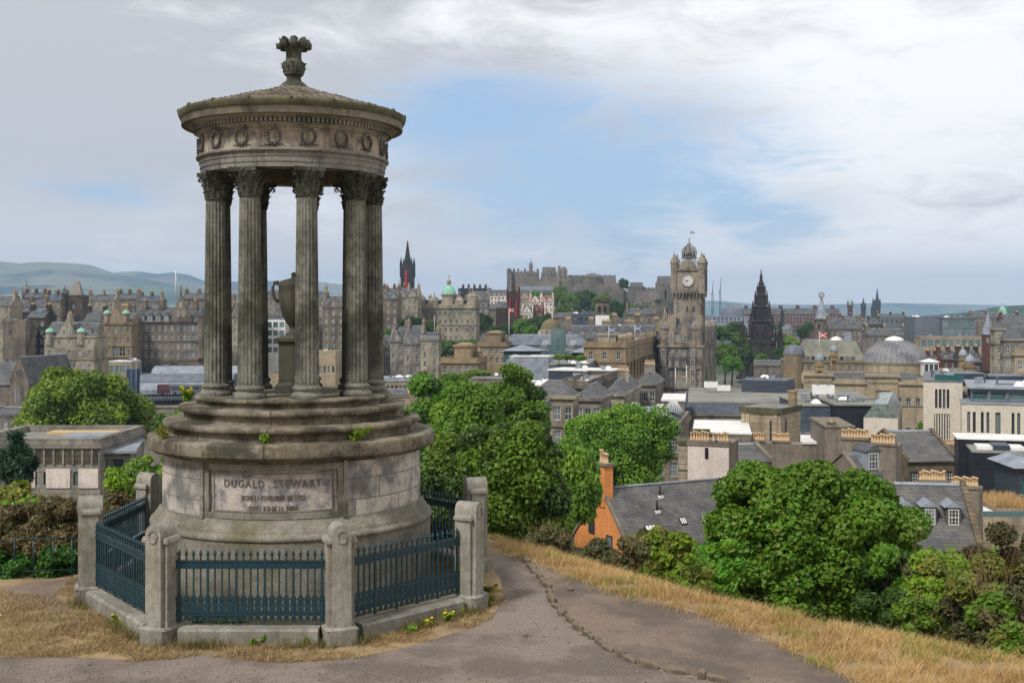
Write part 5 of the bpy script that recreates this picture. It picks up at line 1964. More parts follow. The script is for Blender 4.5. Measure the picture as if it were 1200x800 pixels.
# ---- classical buildings on the street running away, centre
def classical(x0, D, x1, yt, rot, x2, label, wall=None, st=3, bays=4, sb=6, roof='hip', rh=3.2, chim=0, w=1.2, h=2.2, cols=0, style='sash', name='classical_building', inset=None, sty=3.9, par=True):
    b = Bld(name, label, 'building', x0, D, x1, yt, rot=rot, x2=x2, wall=wall or m_tan)
    sd_ = 'right' if x2 > x1 else 'left'
    z1 = b.H - 0.9
    z0 = max(0.5, z1 - st * sty)
    b.rows('front', z0, z1, st, bays, w, h, style)
    b.rows(sd_, z0, z1, st, sb, w, h, style)
    b.walls()
    b.band(b.H - 0.5, 0.55, 0.5)
    b.band(z0 + (st - 1) * sty - 0.3, 0.35, 0.3, name='string_course')
    if cols:
        for i in range(cols):
            u = b.W * (i + 0.5) / cols
            px_ = b.L + 0.35 if sd_ == 'right' else -0.35
            b.part('column', MB().lathe([(0.42, z0 - 2), (0.36, z0 + (st - 1) * sty - 0.9), (0.5, z0 + (st - 1) * sty - 0.75), (0.5, z0 + (st - 1) * sty - 0.32)], 10, cx=px_, cy=u), b.wall_m)
    if roof == 'hip':
        b.hip(rh, inset=inset)
    else:
        b.parapet(1.1)
    for k in range(chim):
        b.chimney(b.L * 0.5, b.W * (k + 0.5) / chim, rh + 1.5, 2.4, 1.0, 6)
    return b


b = classical(684, 350, 733, 405, 12.5, 774, 'tan stone classical block with roof urns and a long colonnaded side', m_tan2, st=2, bays=3, sb=12, roof='par', w=1.3, h=2.2, cols=13, name='colonnaded_building')
for i in range(14):
    b.part('roof_urn', MB().lathe([(0.3, b.H + 1.1), (0.22, b.H + 1.5), (0.5, b.H + 2.2), (0.2, b.H + 2.7), (0.05, b.H + 3.1)], 8, cx=b.L - 0.3, cy=0.5 + (b.W - 1) * i / 13), b.wall_m)
a = MB()
a.box(b.L * 0.32, 2, b.H + 0.1, b.L * 0.75, 9, b.H + 3.0)
a.box(b.L * 0.32 - 0.3, 1.7, b.H + 3.01, b.L * 0.75 + 0.3, 9.3, b.H + 3.6)
b.part('attic_box', a, m_tan)
a = MB()
for k in range(3):
    a.lathe([(1.5, b.H), (1.5, b.H + 2.2), (1.7, b.H + 2.4), (0.9, b.H + 3.4)], 8, cx=b.L - 2.2, cy=4 + k * 12)
b.part('roof_lantern', a, m_pale)
classical(621, 190, 672, 463, 12.5, 678, 'near stone pavilion with low hipped slate roof among the dark trees', m_tan, st=4, bays=4, sb=3, rh=2.4, cols=0)
classical(637, 178, 640, 478, 12.5, 645, 'small lower stone wing tucked under the hipped pavilion by the trees', m_grey, st=3, bays=1, sb=1, rh=1.0)
b = classical(674, 205, 704, 466, 12.5, 716, 'grey stone house front with sash windows and two slate roofs behind the round tree', m_grey, st=4, bays=3, sb=5, rh=2.2)
b = classical(708, 228, 731, 461, 12.5, 750, 'stone terrace block with a row of attic windows receding toward the clock tower', m_tan, st=3, bays=2, sb=6, rh=2.2, chim=1)
b = classical(745, 258, 768, 449, 12.5, 777, 'far end block of the receding stone terrace beside the clock tower hotel', m_grey, st=4, bays=3, sb=4, rh=2.2, chim=1)
b = classical(655, 232, 690, 452, 12.5, 720, 'brown stone block with plain parapet between the white roof and the terrace', m_brn, st=3, bays=3, sb=5, roof='par')
# mansard range with dormers, behind
b = Bld('mansard_range', 'long slate mansard range with white dormers and chimneys left of the clock tower', 'building', 661, 445, 775, 397, rot=4, depth=16, wall=m_brn)
b.rows('front', b.H - 8, b.H - 0.6, 2, 18, 1.2, 2.0)
b.walls()
b.band(b.H - 0.4, 0.5, 0.4)
b.hip(5.0, m=m_slate, inset=2.4)
for k in range(8):
    b.dormer(2.5 + k * (b.L - 5) / 7, 0.7, b.H + 0.6, 1.7, 2.3, 2.6, 1.3)
for k, cx in enumerate((1.5, 10.5, 19.5, 28.5, b.L - 1.5)):
    b.chimney(cx, b.W * 0.35, 9.0 if k in (2, 3) else 7.5, 2.0, 1.6, 5, zb=0)
# round dome
e = thing('stone_dome_building', 'weathered brown stone dome with ribbed base left of the mansard range', 'building', 645, 396, 455)
kk = 455 / F
MB().lathe([(12 * kk, -14), (12 * kk, 8 * kk), (13 * kk, 8.2 * kk), (13 * kk, 10 * kk)], 18, smooth=False).build('drum', m_tan, e)
MB().lathe([(11.5 * kk * math.cos(t), 10 * kk + 12.5 * kk * math.sin(t)) for t in np.linspace(0, PI / 2, 9)], 24).build('dome', mat('mossy_dome', srgb(112, 104, 78), dark=srgb(80, 74, 56), amt=0.6, scale=0.2, moss=srgb(120, 116, 62), mossamt=0.6), e)
for j in range(10):
    t = 2 * PI * j / 10
    MB().lathe([(1.0, 0), (1.0, 7 * kk), (0.2, 9.5 * kk)], 6, cx=12.6 * kk * math.sin(t), cy=-12.6 * kk * math.cos(t)).build('buttress', m_tan, e)
# white tower with arches
b = Bld('arched_tower', 'square tower with brown arched top and white painted lower half', 'tower', 698, 500, 714, 354, rot=3, depth=6, wall=m_white, zb=-20)
zt = b.H
b.walls()
for (za, zc_, mm) in ((zt - 5.6, zt - 0.001, m_brn),):
    b.part('arcade_stage', MB().box(-0.12, -0.12, za, b.L + 0.12, b.W + 0.12, zc_ + 0.1), mm)
b.part('cap', MB().box(-0.6, -0.6, zt + 0.11, b.L + 0.6, b.W + 0.6, zt + 0.9), m_soot)
for u in (0.28, 0.68):
    n = 8
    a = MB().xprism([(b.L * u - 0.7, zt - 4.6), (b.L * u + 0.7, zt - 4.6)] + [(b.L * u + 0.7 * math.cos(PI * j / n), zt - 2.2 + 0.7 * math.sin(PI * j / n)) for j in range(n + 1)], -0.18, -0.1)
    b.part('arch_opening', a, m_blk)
# blocks around it
b = tenement(648, 672, 560, 372, 'brown stone stack topped block left of the white tower', m_brn, 2, 4, 3, chim=2)
b = modern('slate_box_building', 'blue grey flat roofed box beside the white tower', 670, 520, 698, 368, 4, depth=14, wall=m_slate_b, roofm=m_leadd, st=1, bays=4, style='dark', h=1.0)
b = tenement(734, 768, 540, 368, 'brown low pitched block right of the white tower, under the castle rock', m_brn, 2.5, 4, 3, chim=3)
b = modern('white_roofed_range', 'long low white topped roof behind the mansard range', 700, 480, 772, 383, 3, depth=12, wall=m_white, roofm=m_white, st=0)
b.chimney(4, 5, 2.2, 4, 1.2, 7, m=m_brn)
b.chimney(14, 5, 2.0, 5, 1.2, 8, m=m_brn)
# ============================================================ clock tower hotel
D = 430
kk = D / F
b = Bld('clock_tower_hotel', 'huge stone hotel with a tall clock tower and crowned metal lantern', 'hotel', 772, D, 822, 405, rot=14, x2=839, wall=m_balm)
zt = b.H
L, W = b.L, b.W
b.rows('front', zt - 19, zt - 0.8, 5, 6, 1.3, 2.2)
b.rows('right', zt - 19, zt - 0.8, 5, 6, 1.3, 2.2)
b.walls()
b.band(zt - 0.5, 0.7, 0.7)
b.band(zt - 8.4, 0.5, 0.5, name='string_course')
b.band(zt - 16, 0.5, 0.5, name='balcony')
# attic storeys
a = MB().box(0.8, 0.8, zt + 0.2, L - 0.8, W - 0.8, zt + 5.0)
a.box(0.5, 0.5, zt + 5.01, L - 0.5, W - 0.5, zt + 5.5)
at_ = b.part('attic', a, m_balm)
for k in range(6):
    link('window', win_mesh(1.2, 2.2, 'sash'), at_, (0.8 + (L - 1.6) * (k + 0.5) / 6 - 0.6, 0.74, zt + 1.6))
for k in range(5):
    link('window', win_mesh(1.2, 2.2, 'sash'), at_, (L - 0.74, 0.8 + (W - 1.6) * (k + 0.5) / 5 - 0.6, zt + 1.6), PI / 2)
b.hip(4.5, m=m_slate, x0=1, x1=L - 1, y0=1, y1=W - 1, z=zt + 5.5, inset=3.0, name='attic_roof')
for (cx, cy) in ((2.0, 1.4), (L - 2.0, 1.4), (L - 1.6, W * 0.55), (L - 1.6, W - 2)):
    a = MB().lathe([(2.0, zt - 8), (2.0, zt + 6.0), (2.3, zt + 6.2), (2.3, zt + 6.8)], 10, cx=cx, cy=cy, smooth=False)
    o = b.part('corner_turret', a, m_balm)
    MB().lathe([(2.2 * math.cos(t), zt + 6.8 + 2.4 * math.sin(t)) for t in np.linspace(0, 1.45, 6)] + [(0.2, zt + 10.2), (0.02, zt + 11.5)], 12, cx=cx, cy=cy).build('turret_roof', m_grey, o)
# domed roof left of the tower
a = MB().lathe([(4.6, zt + 5.3), (4.6, zt + 6.0)] + [(4.4 * math.cos(t), zt + 6.0 + 4.4 * math.sin(t)) for t in np.linspace(0, 1.5, 8)], 16, cx=L * 0.16, cy=4.6)
b.part('ribbed_dome', a, MATS['mossy_dome'])
b.chimney(1.8, 5, 9.5, 1.6, 3.0, 4, z=zt + 3, pot_h=1.2)
b.chimney(L * 0.30, 1.6, 7.5, 3.2, 1.4, 4, z=zt + 3)
b.chimney(L - 4, W * 0.7, 9.0, 1.6, 3.0, 4, z=zt + 3)
for k, u in enumerate((0.22, 0.62)):
    g = MB()
    gx = L * u
    g.xprism([(gx - 2.4, zt + 0.2), (gx + 2.4, zt + 0.2), (gx + 2.4, zt + 4.8), (gx + 1.2, zt + 7.2), (gx, zt + 8.6), (gx - 1.2, zt + 7.2), (gx - 2.4, zt + 4.8)], 0.1, 0.75)
    g = g.build('curved_gable', m_balm, b.root)
    link('window', win_mesh(1.3, 2.4, 'sash'), g, (gx - 0.65, 0.04, zt + 1.4))
for u in (0.12, 0.80):
    ow = MB().prism([(L * u - 1.7, -0.005), (L * u - 1.0, -1.1), (L * u + 1.0, -1.1), (L * u + 1.7, -0.005)][::-1], zt - 15.5, zt - 0.8)
    ob = b.part('bay_window', ow, m_balm)
    for k in range(4):
        link('window', win_mesh(1.5, 2.2, 'sash'), ob, (L * u - 0.75, -1.16, zt - 14.6 + k * 3.65))
# clock tower
tw = 10.6
tx, ty = L * 0.33, 3.0
z_cl = Z_(344, D) - b.root.location.z          # underside of the clock stage
z_top = Z_(317, D) - b.root.location.z         # top of the clock stage
tm = MB()
tm.box(tx, ty, zt, tx + tw, ty + tw, z_cl)
for q in (0.5, 4.0, tw - 4.6, tw - 1.1):
    tm.box(tx + q, ty - 0.3, zt, tx + q + 0.7, ty - 0.002, z_cl - 1.5)
    tm.box(tx + tw + 0.002, ty + q, zt, tx + tw + 0.3, ty + q + 0.7, z_cl - 1.5)
tow = b.part('tower_shaft', tm, m_balm)
for k in range(3):
    for q in (1.9, 4.95, 7.5):
        link('window', win_mesh(0.8, 2.2, 'dark'), tow, (tx + q - 0.4, ty - 0.05, zt + 8 + k * 4.6))
    link('window', win_mesh(0.8, 2.2, 'dark'), tow, (tx + tw + 0.05, ty + 4.5, zt + 8 + k * 4.6), PI / 2)
cs = MB()
for k in range(9):
    cs.box(tx - 0.5 + k * 1.27, ty - 0.9, z_cl - 1.3, tx + k * 1.27, ty - 0.31, z_cl)
    cs.box(tx + tw + 0.31, ty - 0.5 + k * 1.27, z_cl - 1.3, tx + tw + 0.9, ty + k * 1.27, z_cl)
cs.box(tx - 1.0, ty - 1.0, z_cl + 0.01, tx + tw + 1.0, ty + tw + 1.0, z_cl + 0.8)
cs.box(tx - 0.1, ty - 0.1, z_cl + 0.81, tx + tw + 0.1, ty + tw + 0.1, z_top)
cs.box(tx - 0.7, ty - 0.7, z_top + 0.01, tx + tw + 0.7, ty + tw + 0.7, z_top + 0.7)
clk = b.part('clock_stage', cs, m_balm)
cc = Vector((tx + tw / 2, ty + tw / 2, 0))
for a0 in range(4):
    rz = a0 * PI / 2
    d = Vector((math.sin(rz), -math.cos(rz), 0))
    pos = cc + d * (tw / 2 + 0.12)
    zc_ = (z_cl + z_top) / 2 + 0.6
    f = MB()
    n = 32
    f.xprism([(2.1 * math.cos(2 * PI * j / n), 2.1 * math.sin(2 * PI * j / n)) for j in range(n)], -0.12, 0.1)
    n0 = 32
    for j in range(n0):
        t0, t1 = 2 * PI * j / n0, 2 * PI * (j + 1) / n0
        f.xprism([(2.45 * math.cos(t0), 2.45 * math.sin(t0)), (2.45 * math.cos(t1), 2.45 * math.sin(t1)), (2.11 * math.cos(t1), 2.11 * math.sin(t1)), (2.11 * math.cos(t0), 2.11 * math.sin(t0))], -0.3, 0.1, 1)
    for j in range(12):
        t = 2 * PI * j / 12
        c_, s_ = math.cos(t), math.sin(t)
        f.xprism([(1.85 * c_ - 0.1 * s_, 1.85 * s_ + 0.1 * c_), (1.35 * c_ - 0.1 * s_, 1.35 * s_ + 0.1 * c_), (1.35 * c_ + 0.1 * s_, 1.35 * s_ - 0.1 * c_), (1.85 * c_ + 0.1 * s_, 1.85 * s_ - 0.1 * c_)], -0.15, -0.121, 2)
    for ln, wd, an in ((1.25, 0.14, R(90 - 222)), (1.8, 0.10, R(90 - 276))):
        c_, s_ = math.cos(an), math.sin(an)
        f.xprism([(-0.3 * c_ - wd * s_, -0.3 * s_ + wd * c_), (-0.3 * c_ + wd * s_, -0.3 * s_ - wd * c_), (ln * c_ + wd * 0.4 * s_, ln * s_ - wd * 0.4 * c_), (ln * c_ - wd * 0.4 * s_, ln * s_ + wd * 0.4 * c_)][::-1], -0.20 - 0.01 * (ln > 1.5), -0.16 - 0.01 * (ln > 1.5), 2)
    f.build('clock_face', [m_clock, m_grey, m_blk], clk, (pos.x, pos.y, zc_), rz)
    # arched gable over the clock
    g = MB()
    n = 12
    g.xprism([(-2.9, 0), (2.9, 0)] + [(2.9 * math.cos(PI * j / n), 0.6 + 2.6 * math.sin(PI * j / n)) for j in range(n + 1)], -0.5, 0.8)
    g.build('arched_gable', m_balm, clk, (pos.x, pos.y, z_top + 0.72), rz)
    d2 = Vector((math.cos(rz), math.sin(rz), 0))
    p2 = cc + d * (tw / 2 - 0.2) + d2 * (tw / 2 - 0.2)
    t_ = MB().lathe([(1.3, z_cl + 0.9), (1.3, z_top + 2.4), (1.55, z_top + 2.6), (1.55, z_top + 3.1), (1.1, z_top + 4.4), (0.6, z_top + 5.0), (0.25, z_top + 6.2), (0.02, z_top + 7.0)], 8, cx=p2.x, cy=p2.y, smooth=False)
    t_.build('corner_turret', m_balm, clk)
zr = z_top + 0.72
rf = MB().frust(tx + 0.5, ty + 0.5, tx + tw - 0.5, ty + tw - 0.5, zr, zr + 6.2, 2.7).build('tower_roof', m_lead, clk)
ln_ = MB()
ln_.lathe([(2.9, zr + 6.2), (3.0, zr + 7.0), (2.6, zr + 7.1), (2.6, zr + 7.8), (2.9, zr + 8.0)], 12, cx=cc.x, cy=cc.y, smooth=False)
for j in range(8):
    t = 2 * PI * j / 8
    pts = [(cc.x + rr * math.sin(t), cc.y - rr * math.cos(t), zr + z) for rr, z in ((2.5, 7.8), (2.7, 10.2), (2.4, 11.9), (1.4, 13.4), (0.2, 14.4))]
    ln_.tube(pts, 0.22, 5)
ln_.lathe([(2.85, zr + 9.9), (2.85, zr + 10.5), (2.3, zr + 10.5)], 12, cx=cc.x, cy=cc.y, caps=False)
ln_.lathe([(1.3, zr + 7.8), (1.3, zr + 12.0), (0.02, zr + 13.8)], 8, cx=cc.x, cy=cc.y)
ln_.lathe([(0.1, zr + 13.6), (0.9, zr + 14.4), (0.6, zr + 15.2), (0.2, zr + 16.2), (0.12, zr + 17.4)], 8, cx=cc.x, cy=cc.y)
ln_.build('lantern', m_grey, rf)
MB().lathe([(0.02, zr + 17.0), (0.45, zr + 17.5), (0.02, zr + 18)], 8, cx=cc.x, cy=cc.y).build('gilt_ball', m_gilt, rf)
fp = MB().tube([(cc.x, cc.y, zr + 17), (cc.x, cc.y, zr + 22.5)], 0.10, 5).build('flagpole', m_white, clk)
m_bl = mat('blue_flag_cloth', srgb(40, 74, 140), dark=srgb(30, 60, 120), amt=0.3, rough=0.8)


def flag_mesh(w_, h_, m1, cross=None):
    mb = MB()
    n = 8
    for k in range(n):
        x0, x1 = w_ * k / n, w_ * (k + 1) / n
        y0, y1 = 0.12 * math.sin(k * 1.1), 0.12 * math.sin((k + 1) * 1.1)
        mb.add([(x0, y0, -0.1 * x0), (x1, y1, -0.1 * x1), (x1, y1, h_ - 0.1 * x1), (x0, y0, h_ - 0.1 * x0), (x0, y0 + .03, -0.1 * x0), (x1, y1 + .03, -0.1 * x1), (x1, y1 + .03, h_ - 0.1 * x1), (x0, y0 + .03, h_ - 0.1 * x0)],
               [(0, 1, 2, 3), (7, 6, 5, 4), (3, 2, 6, 7), (0, 4, 5, 1)])
        if cross:
            for sg in (0, 1):
                z0 = h_ * (k / n) if sg == 0 else h_ * (1 - k / n)
                z1 = h_ * ((k + 1) / n) if sg == 0 else h_ * (1 - (k + 1) / n)
                t = h_ * 0.09
                for q in (-0.012, 0.042):
                    mb.add([(x0, y0 + q, z0 - t - 0.1 * x0), (x1, y1 + q, z1 - t - 0.1 * x1), (x1, y1 + q, z1 + t - 0.1 * x1), (x0, y0 + q, z0 + t - 0.1 * x0)], [(0, 1, 2, 3)], 1)
    return mb.mesh('flag', [m1, cross or m1])


for o_ in (rf, fp):
    o_.scale.z = 0.64
    o_.location.z = zr * 0.36
link('flag', flag_mesh(2.0, 1.3, m_bl, m_white), fp, (cc.x, cc.y, zr + 21))


def pole(label, px, ybot, ytop, D, flag=None, r=0.12, group=None, name='flagpole'):
    e = thing(name, label, 'flagpole' if name == 'flagpole' else 'mast', px, ybot, D, 0, group)
    h = (ybot - ytop) / F * D
    MB().tube([(0, 0, 0), (0, 0, h)], [r, r * 0.6], 6).build('pole', m_white, e)
    MB().lathe([(0.02, h - 0.05), (r * 1.5, h + 0.1), (0.02, h + 0.25)], 8).build('finial', m_gilt, e)
    if flag is not None:
        link('flag', flag, e, (0, 0, h - 1.5))
    return e


fl_blue = flag_mesh(1.9, 1.2, m_bl, m_white)
m_pink = mat('red_flag_cloth', srgb(196, 60, 70), dark=srgb(170, 50, 60), amt=0.3, rough=0.8)
fl_red = flag_mesh(2.2, 1.4, m_pink, m_white)
pole('white flagpole with a pale red flag standing between the twin towers and the modern roofs', 596.5, 397, 361, 520, fl_red, 0.22)
pole('white flagpole with blue and white flag on the tan stone block', 713.5, 402, 383, 350, fl_blue)
pole('white flagpole with blue and white flag nearer the clock tower', 744, 398, 381, 360, fl_blue)
pole('slim bare white flagpole at the foot of the clock tower hotel', 791.5, 456, 431, 300, None, 0.14)
pole('taller bare white flagpole just right of the slim one by the clock tower hotel', 804.5, 456, 428, 300, None, 0.16)
pole('white flagpole with red flag rising from a clock turret of the domed hall', 960, 410, 389, 338, fl_red)
pole('tall thin white mast standing above the old town hotel against the hills', 206, 350, 315, 640, None, 0.35, name='mast')
pole('thin mast above the curving street of grey tenements', 509, 398, 370, 440, None, 0.12, name='mast')

# ============================================================ gothic monument spire
D = 655
kk = D / F
m_sct = stone('scott_stone', (66, 58, 50), (30, 28, 28), amt=0.8, scale=0.1, bh=1.2, streak=0.6)
e = empty('gothic_monument', (X_(892, D), D, Z_(440, D)), R(-14), size=3)
e.scale = (1.22, 1.22, 1.02)
tag(e, 'blackened gothic spire monument with open arches and clustered pinnacles among the trees', 'monument')
H = (440 - 317) * kk


def pinn(mb, x, y, z0, z1, r):
    mb.lathe([(r, z0), (r, z0 + (z1 - z0) * 0.45), (r * 1.35, z0 + (z1 - z0) * 0.47), (r * 1.1, z0 + (z1 - z0) * 0.52), (r * 0.5, z0 + (z1 - z0) * 0.8), (0.03, z1)], 6, cx=x, cy=y, smooth=False)


for sx in (-1, 1):
    for sy in (-1, 1):
        mb = MB()
        mb.box(sx * 5.2 - 1.5, sy * 5.2 - 1.5, 0, sx * 5.2 + 1.5, sy * 5.2 + 1.5, 17)
        mb.build('corner_pier', m_sct, e)
        mb = MB()
        # outer buttress tower with pinnacles
        bx, by = sx * 8.6, sy * 8.6
        mb.box(bx - 1.1, by - 1.1, 0, bx + 1.1, by + 1.1, 17.5)
        for qx in (-0.9, 0.9):
            for qy in (-0.9, 0.9):
                pinn(mb, bx + qx, by + qy, 16.5, 25.5, 0.5)
        pinn(mb, bx, by, 17.4, 31, 0.85)
        # flying arch to the tower
        for j in range(6):
            t0, t1 = j / 6, (j + 1) / 6
            za = 17 + 6 * math.sin(t0 * PI / 2)
            zb_ = 17 + 6 * math.sin(t1 * PI / 2)
            mb.tube([(bx + (sx * 4.6 - bx) * t0, by + (sy * 4.6 - by) * t0, za), (bx + (sx * 4.6 - bx) * t1, by + (sy * 4.6 - by) * t1, zb_)], 0.45, 5)
        mb.build('buttress', m_sct, e)
for k in range(4):                                   # four open pointed arches
    mb = MB()
    n = 8
    w_ = 3.7
    pts_l, pts_r = [], []
    for j in range(n + 1):
        t = R(75) * j / n
        pts_r.append((w_ - (1 - math.cos(t)) * w_ * 1.35, 8 + math.sin(t) * w_ * 1.45))
    mb.xprism([(w_, 8)] + pts_r[1:] + [(0, pts_r[-1][1] + 0.4), (0, 18), (w_, 18)], -6.6, -4.2)
    mb.xprism([(-x, z) for x, z in [(w_, 8)] + pts_r[1:] + [(0, pts_r[-1][1] + 0.4), (0, 18), (w_, 18)]][::-1], -6.6, -4.2)
    mb.xprism([(-3.4, 18), (3.4, 18), (0, 23.5)], -6.9, -6.3)
    pinn(mb, 0, -6.6, 22, 26.5, 0.4)
    mb.build('open_arch', m_sct, e, rz=k * PI / 2)
mb = MB()
mb.box(-6.2, -6.2, 17.9, 6.2, 6.2, 20)
mb.build('gallery', m_sct, e)


def stage(z0, z1, r, wins=True, pins=True, nm='stage'):
    mb = MB()
    mb.frust(-r, -r, r, r, z0, z1, r * 0.06)
    mb.box(-r * 1.12, -r * 1.12, z1 + 0.01, r * 1.12, r * 1.12, z1 + 0.6)
    if pins:
        for sx in (-1, 1):
            for sy in (-1, 1):
                pinn(mb, sx * r * 1.05, sy * r * 1.05, z0 + (z1 - z0) * 0.1, z1 + (z1 - z0) * 0.55, r * 0.20)
    o = mb.build(nm, m_sct, e)
    if wins:
        for k in range(4):
            for q in (-0.42, 0.42):
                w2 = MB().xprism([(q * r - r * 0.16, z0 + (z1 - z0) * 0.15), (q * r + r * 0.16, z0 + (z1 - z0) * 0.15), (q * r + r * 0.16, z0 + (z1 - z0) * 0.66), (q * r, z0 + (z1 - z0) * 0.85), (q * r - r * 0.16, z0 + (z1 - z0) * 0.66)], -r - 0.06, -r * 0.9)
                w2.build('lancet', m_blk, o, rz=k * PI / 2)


stage(20.01, 30, 4.6)
stage(30.7, 38, 3.5)
stage(38.7, 44.5, 2.5)
stage(45.2, 49, 1.7)
mb = MB()
mb.lathe([(1.3, 49.6), (1.2, 51), (1.6, 51.4), (0.9, 52.2), (0.55, 55), (0.9, 55.4), (0.4, 56), (0.12, H - 0.6), (0.02, H)], 8, smooth=False)
mb.build('spirelet', m_sct, e)
MB().box(-11, -11, -1.5, 11, 11, -0.005).build('steps', m_sct, e)

# ============================================================ far skyline, right
b = Bld('long_red_terrace', 'long dark red brick range with many dormers beyond the gothic monument', 'building', 868, 1350, 986, 368, rot=3, depth=25, wall=m_red)
b.rows('front', b.H - 13, b.H - 0.5, 3, 30, 1.8, 2.4, 'sash')
b.walls()
b.gable(7, 'x', m=m_slate, skews=False)
for k in range(10):
    b.dormer(5 + k * (b.L - 10) / 9, 1.5, b.H + 0.5, 3, 3.4, 5, 2.2, cheek=m_red)
for k in range(6):
    b.chimney(8 + k * (b.L - 16) / 5, 12, 10, 4, 3, 0)
b = modern('grey_theatre', 'pale grey modern block with a rounded roof box at the foot of the cranes', 830, 1250, 878, 371, 4, depth=30, wall=m_lead, roofm=m_lead, st=2, bays=10, w=2.6, h=3, style='dark')
b.part('roof_box', MB().lathe([(12, b.H), (12, b.H + 8), (9, b.H + 10)], 20, cx=b.L * 0.62, cy=14), m_leadd)
b.part('roof_box', MB().box(b.L * 0.52, 5, b.H + 0.4, b.L * 0.78, 20, b.H + 14), m_lead)
b = modern('office_block', 'white striped office block beside the grey theatre', 838, 1150, 873, 383, 4, depth=20, wall=m_white, roofm=m_flat, st=2, bays=9, w=2.6, h=2.2, style='dark')
b = modern('office_block', 'dark glazed office strip directly left of the red terrace', 830, 1080, 866, 388, 4, depth=20, wall=m_clad2, roofm=m_flat, st=2, bays=9, w=2.4, h=2.2, style='dark')
for px, yt, lab in ((835, 328, 'left thin tower crane on the horizon'), (844, 325, 'right taller tower crane on the horizon')):
    e = thing('tower_crane', lab, 'crane', px, 368, 1600, 0, 'tower cranes on the horizon')
    h = (368 - yt) * 1600 / F
    m = MB()
    for sx in (-1, 1):
        for sy in (-1, 1):
            m.tube([(sx, sy, -6), (sx, sy, h * 0.62)], 0.22, 4)
    nseg = 12
    for j in range(nseg):
        z0, z1 = h * 0.62 * j / nseg, h * 0.62 * (j + 1) / nseg
        m.tube([(-1, -1, z0), (1, -1, z1)], 0.14, 4)
        m.tube([(1, 1, z0), (-1, 1, z1)], 0.14, 4)
    m.build('mast', m_leadd, e)
    MB().tube([(-0.3, 0, h * 0.6), (0.9, 0, h)], [0.6, 0.3], 4).build('luffing_jib', m_leadd, e)
    MB().box(-2.2, -1, h * 0.595, 0.5, 1, h * 0.62).build('counterweight', m_clad2, e)
b = tenement(903, 937, 850, 392, 'grey stone church like building with small dome among trees behind the gothic monument', m_grey, 3, 4, 2, chim=0)
b.turret(b.L * 0.62, 4, 4.5, b.H - 2, b.H + 3, 4, roofm=m_leadd, dome=True)
# tower with concave lead roof and crown
b = Bld('crowned_tower', 'brown square tower with flared lead roof and open iron crown right of the red terrace', 'tower', 956, 640, 971, 374, rot=8, depth=6, wall=m_brn, zb=-30)
b.rows('front', b.H - 12, b.H - 1, 2, 2, 1.2, 3.2, 'dark')
b.walls()
b.band(b.H - 0.4, 0.8, 0.7)
c_ = (b.L / 2, b.W / 2)
MB().lathe([(3.6, b.H + 0.4), (3.0, b.H + 2.5), (2.2, b.H + 6), (1.2, b.H + 9), (0.7, b.H + 10.4)], 8, cx=c_[0], cy=c_[1], smooth=False).build('lead_roof', m_lead, b.root)
cr = MB().lathe([(0.7, b.H + 10.4), (0.6, b.H + 11.5), (0.9, b.H + 12), (0.2, b.H + 12.4)], 8, cx=c_[0], cy=c_[1])
for j in range(6):
    t = PI * 2 * j / 6
    cr.tube([(c_[0] + q * math.cos(t), c_[1] + q * math.sin(t), b.H + h) for q, h in ((0.3, 12), (1.5, 12.8), (1.6, 13.8), (0.8, 14.8), (0.1, 15))], 0.16, 4)
cr.build('crown', m_tan2, b.root)
rng = random.Random(21)
for (x0, x1, D, yt, lab, wm, rh) in (
        (972, 1010, 600, 385, 'slate roofed shopping block right of the crowned tower', m_brn, 5),
        (1008, 1034, 640, 380, 'dark roofed block with white skylight boxes below the cathedral spires', m_soot, 3),
        (985, 1012, 1000, 374, 'distant dull red tenement left of the cathedral spires', m_red, 3),
        (1030, 1062, 900, 371, 'distant long dark roof right of the cathedral spires', m_soot, 2),
        (1140, 1178, 800, 372, 'distant brown roofs left of the green hill', m_brn, 3),
        (1176, 1216, 760, 374, 'distant dark roofs at the right edge under the green dome', m_red, 3),
        (1082, 1104, 455, 424, 'dull red brick house with slate roof behind the small white lantern', m_red, 2.5),
        (1104, 1130, 450, 421, 'brown brick house with two dormers below the grey glass block', m_red, 3),
        (1128, 1152, 440, 424, 'dark stone house with steep roof beside the red turreted building', m_soot, 4),
        (1018, 1064, 560, 393, 'pale fronted block with slate roof behind the big dome, left', m_grey, 3)):
    tenement(x0, x1, D, yt, lab, wm, rh, 3, 3, chim=3, dorm=2, pots=4, sidewin=False)
b = modern('flat_dark_block', 'long dark flat topped block on the skyline left of the grey glass block', 1031, 640, 1112, 372, 3, depth=20, wall=m_clad2, roofm=m_leadd, st=1, bays=14, w=1.4, h=1.5, style='dark')
b = Bld('grey_glass_block', 'tall plain grey modern block with a two storey green glass front', 'building', 1072, 520, 1104, 372, rot=10, depth=30, wall=m_clad2)
b.walls()
b.flatroof(m_leadd)
b = Bld('glass_fronted_block', 'two tier green glass front in a pale frame joined right of the plain grey block', 'building', 1104, 515, 1143, 373, rot=4, depth=25, wall=m_clad2)
b.rows('front', b.H - 7.6, b.H - 0.5, 2, 5, 2.5, 2.9, 'green')
b.walls()
b.flatroof(m_leadd, 0.5, 0.3)
b = Bld('lower_glass_wing', 'lower pale framed wing with green glass bays below the glass front', 'building', 1079, 505, 1150, 395, rot=3, depth=9, wall=m_pale)
b.rows('front', b.H - 4.6, b.H - 0.4, 1, 9, 2.4, 3.2, 'green')
b.walls()
b.flatroof(m_pale)
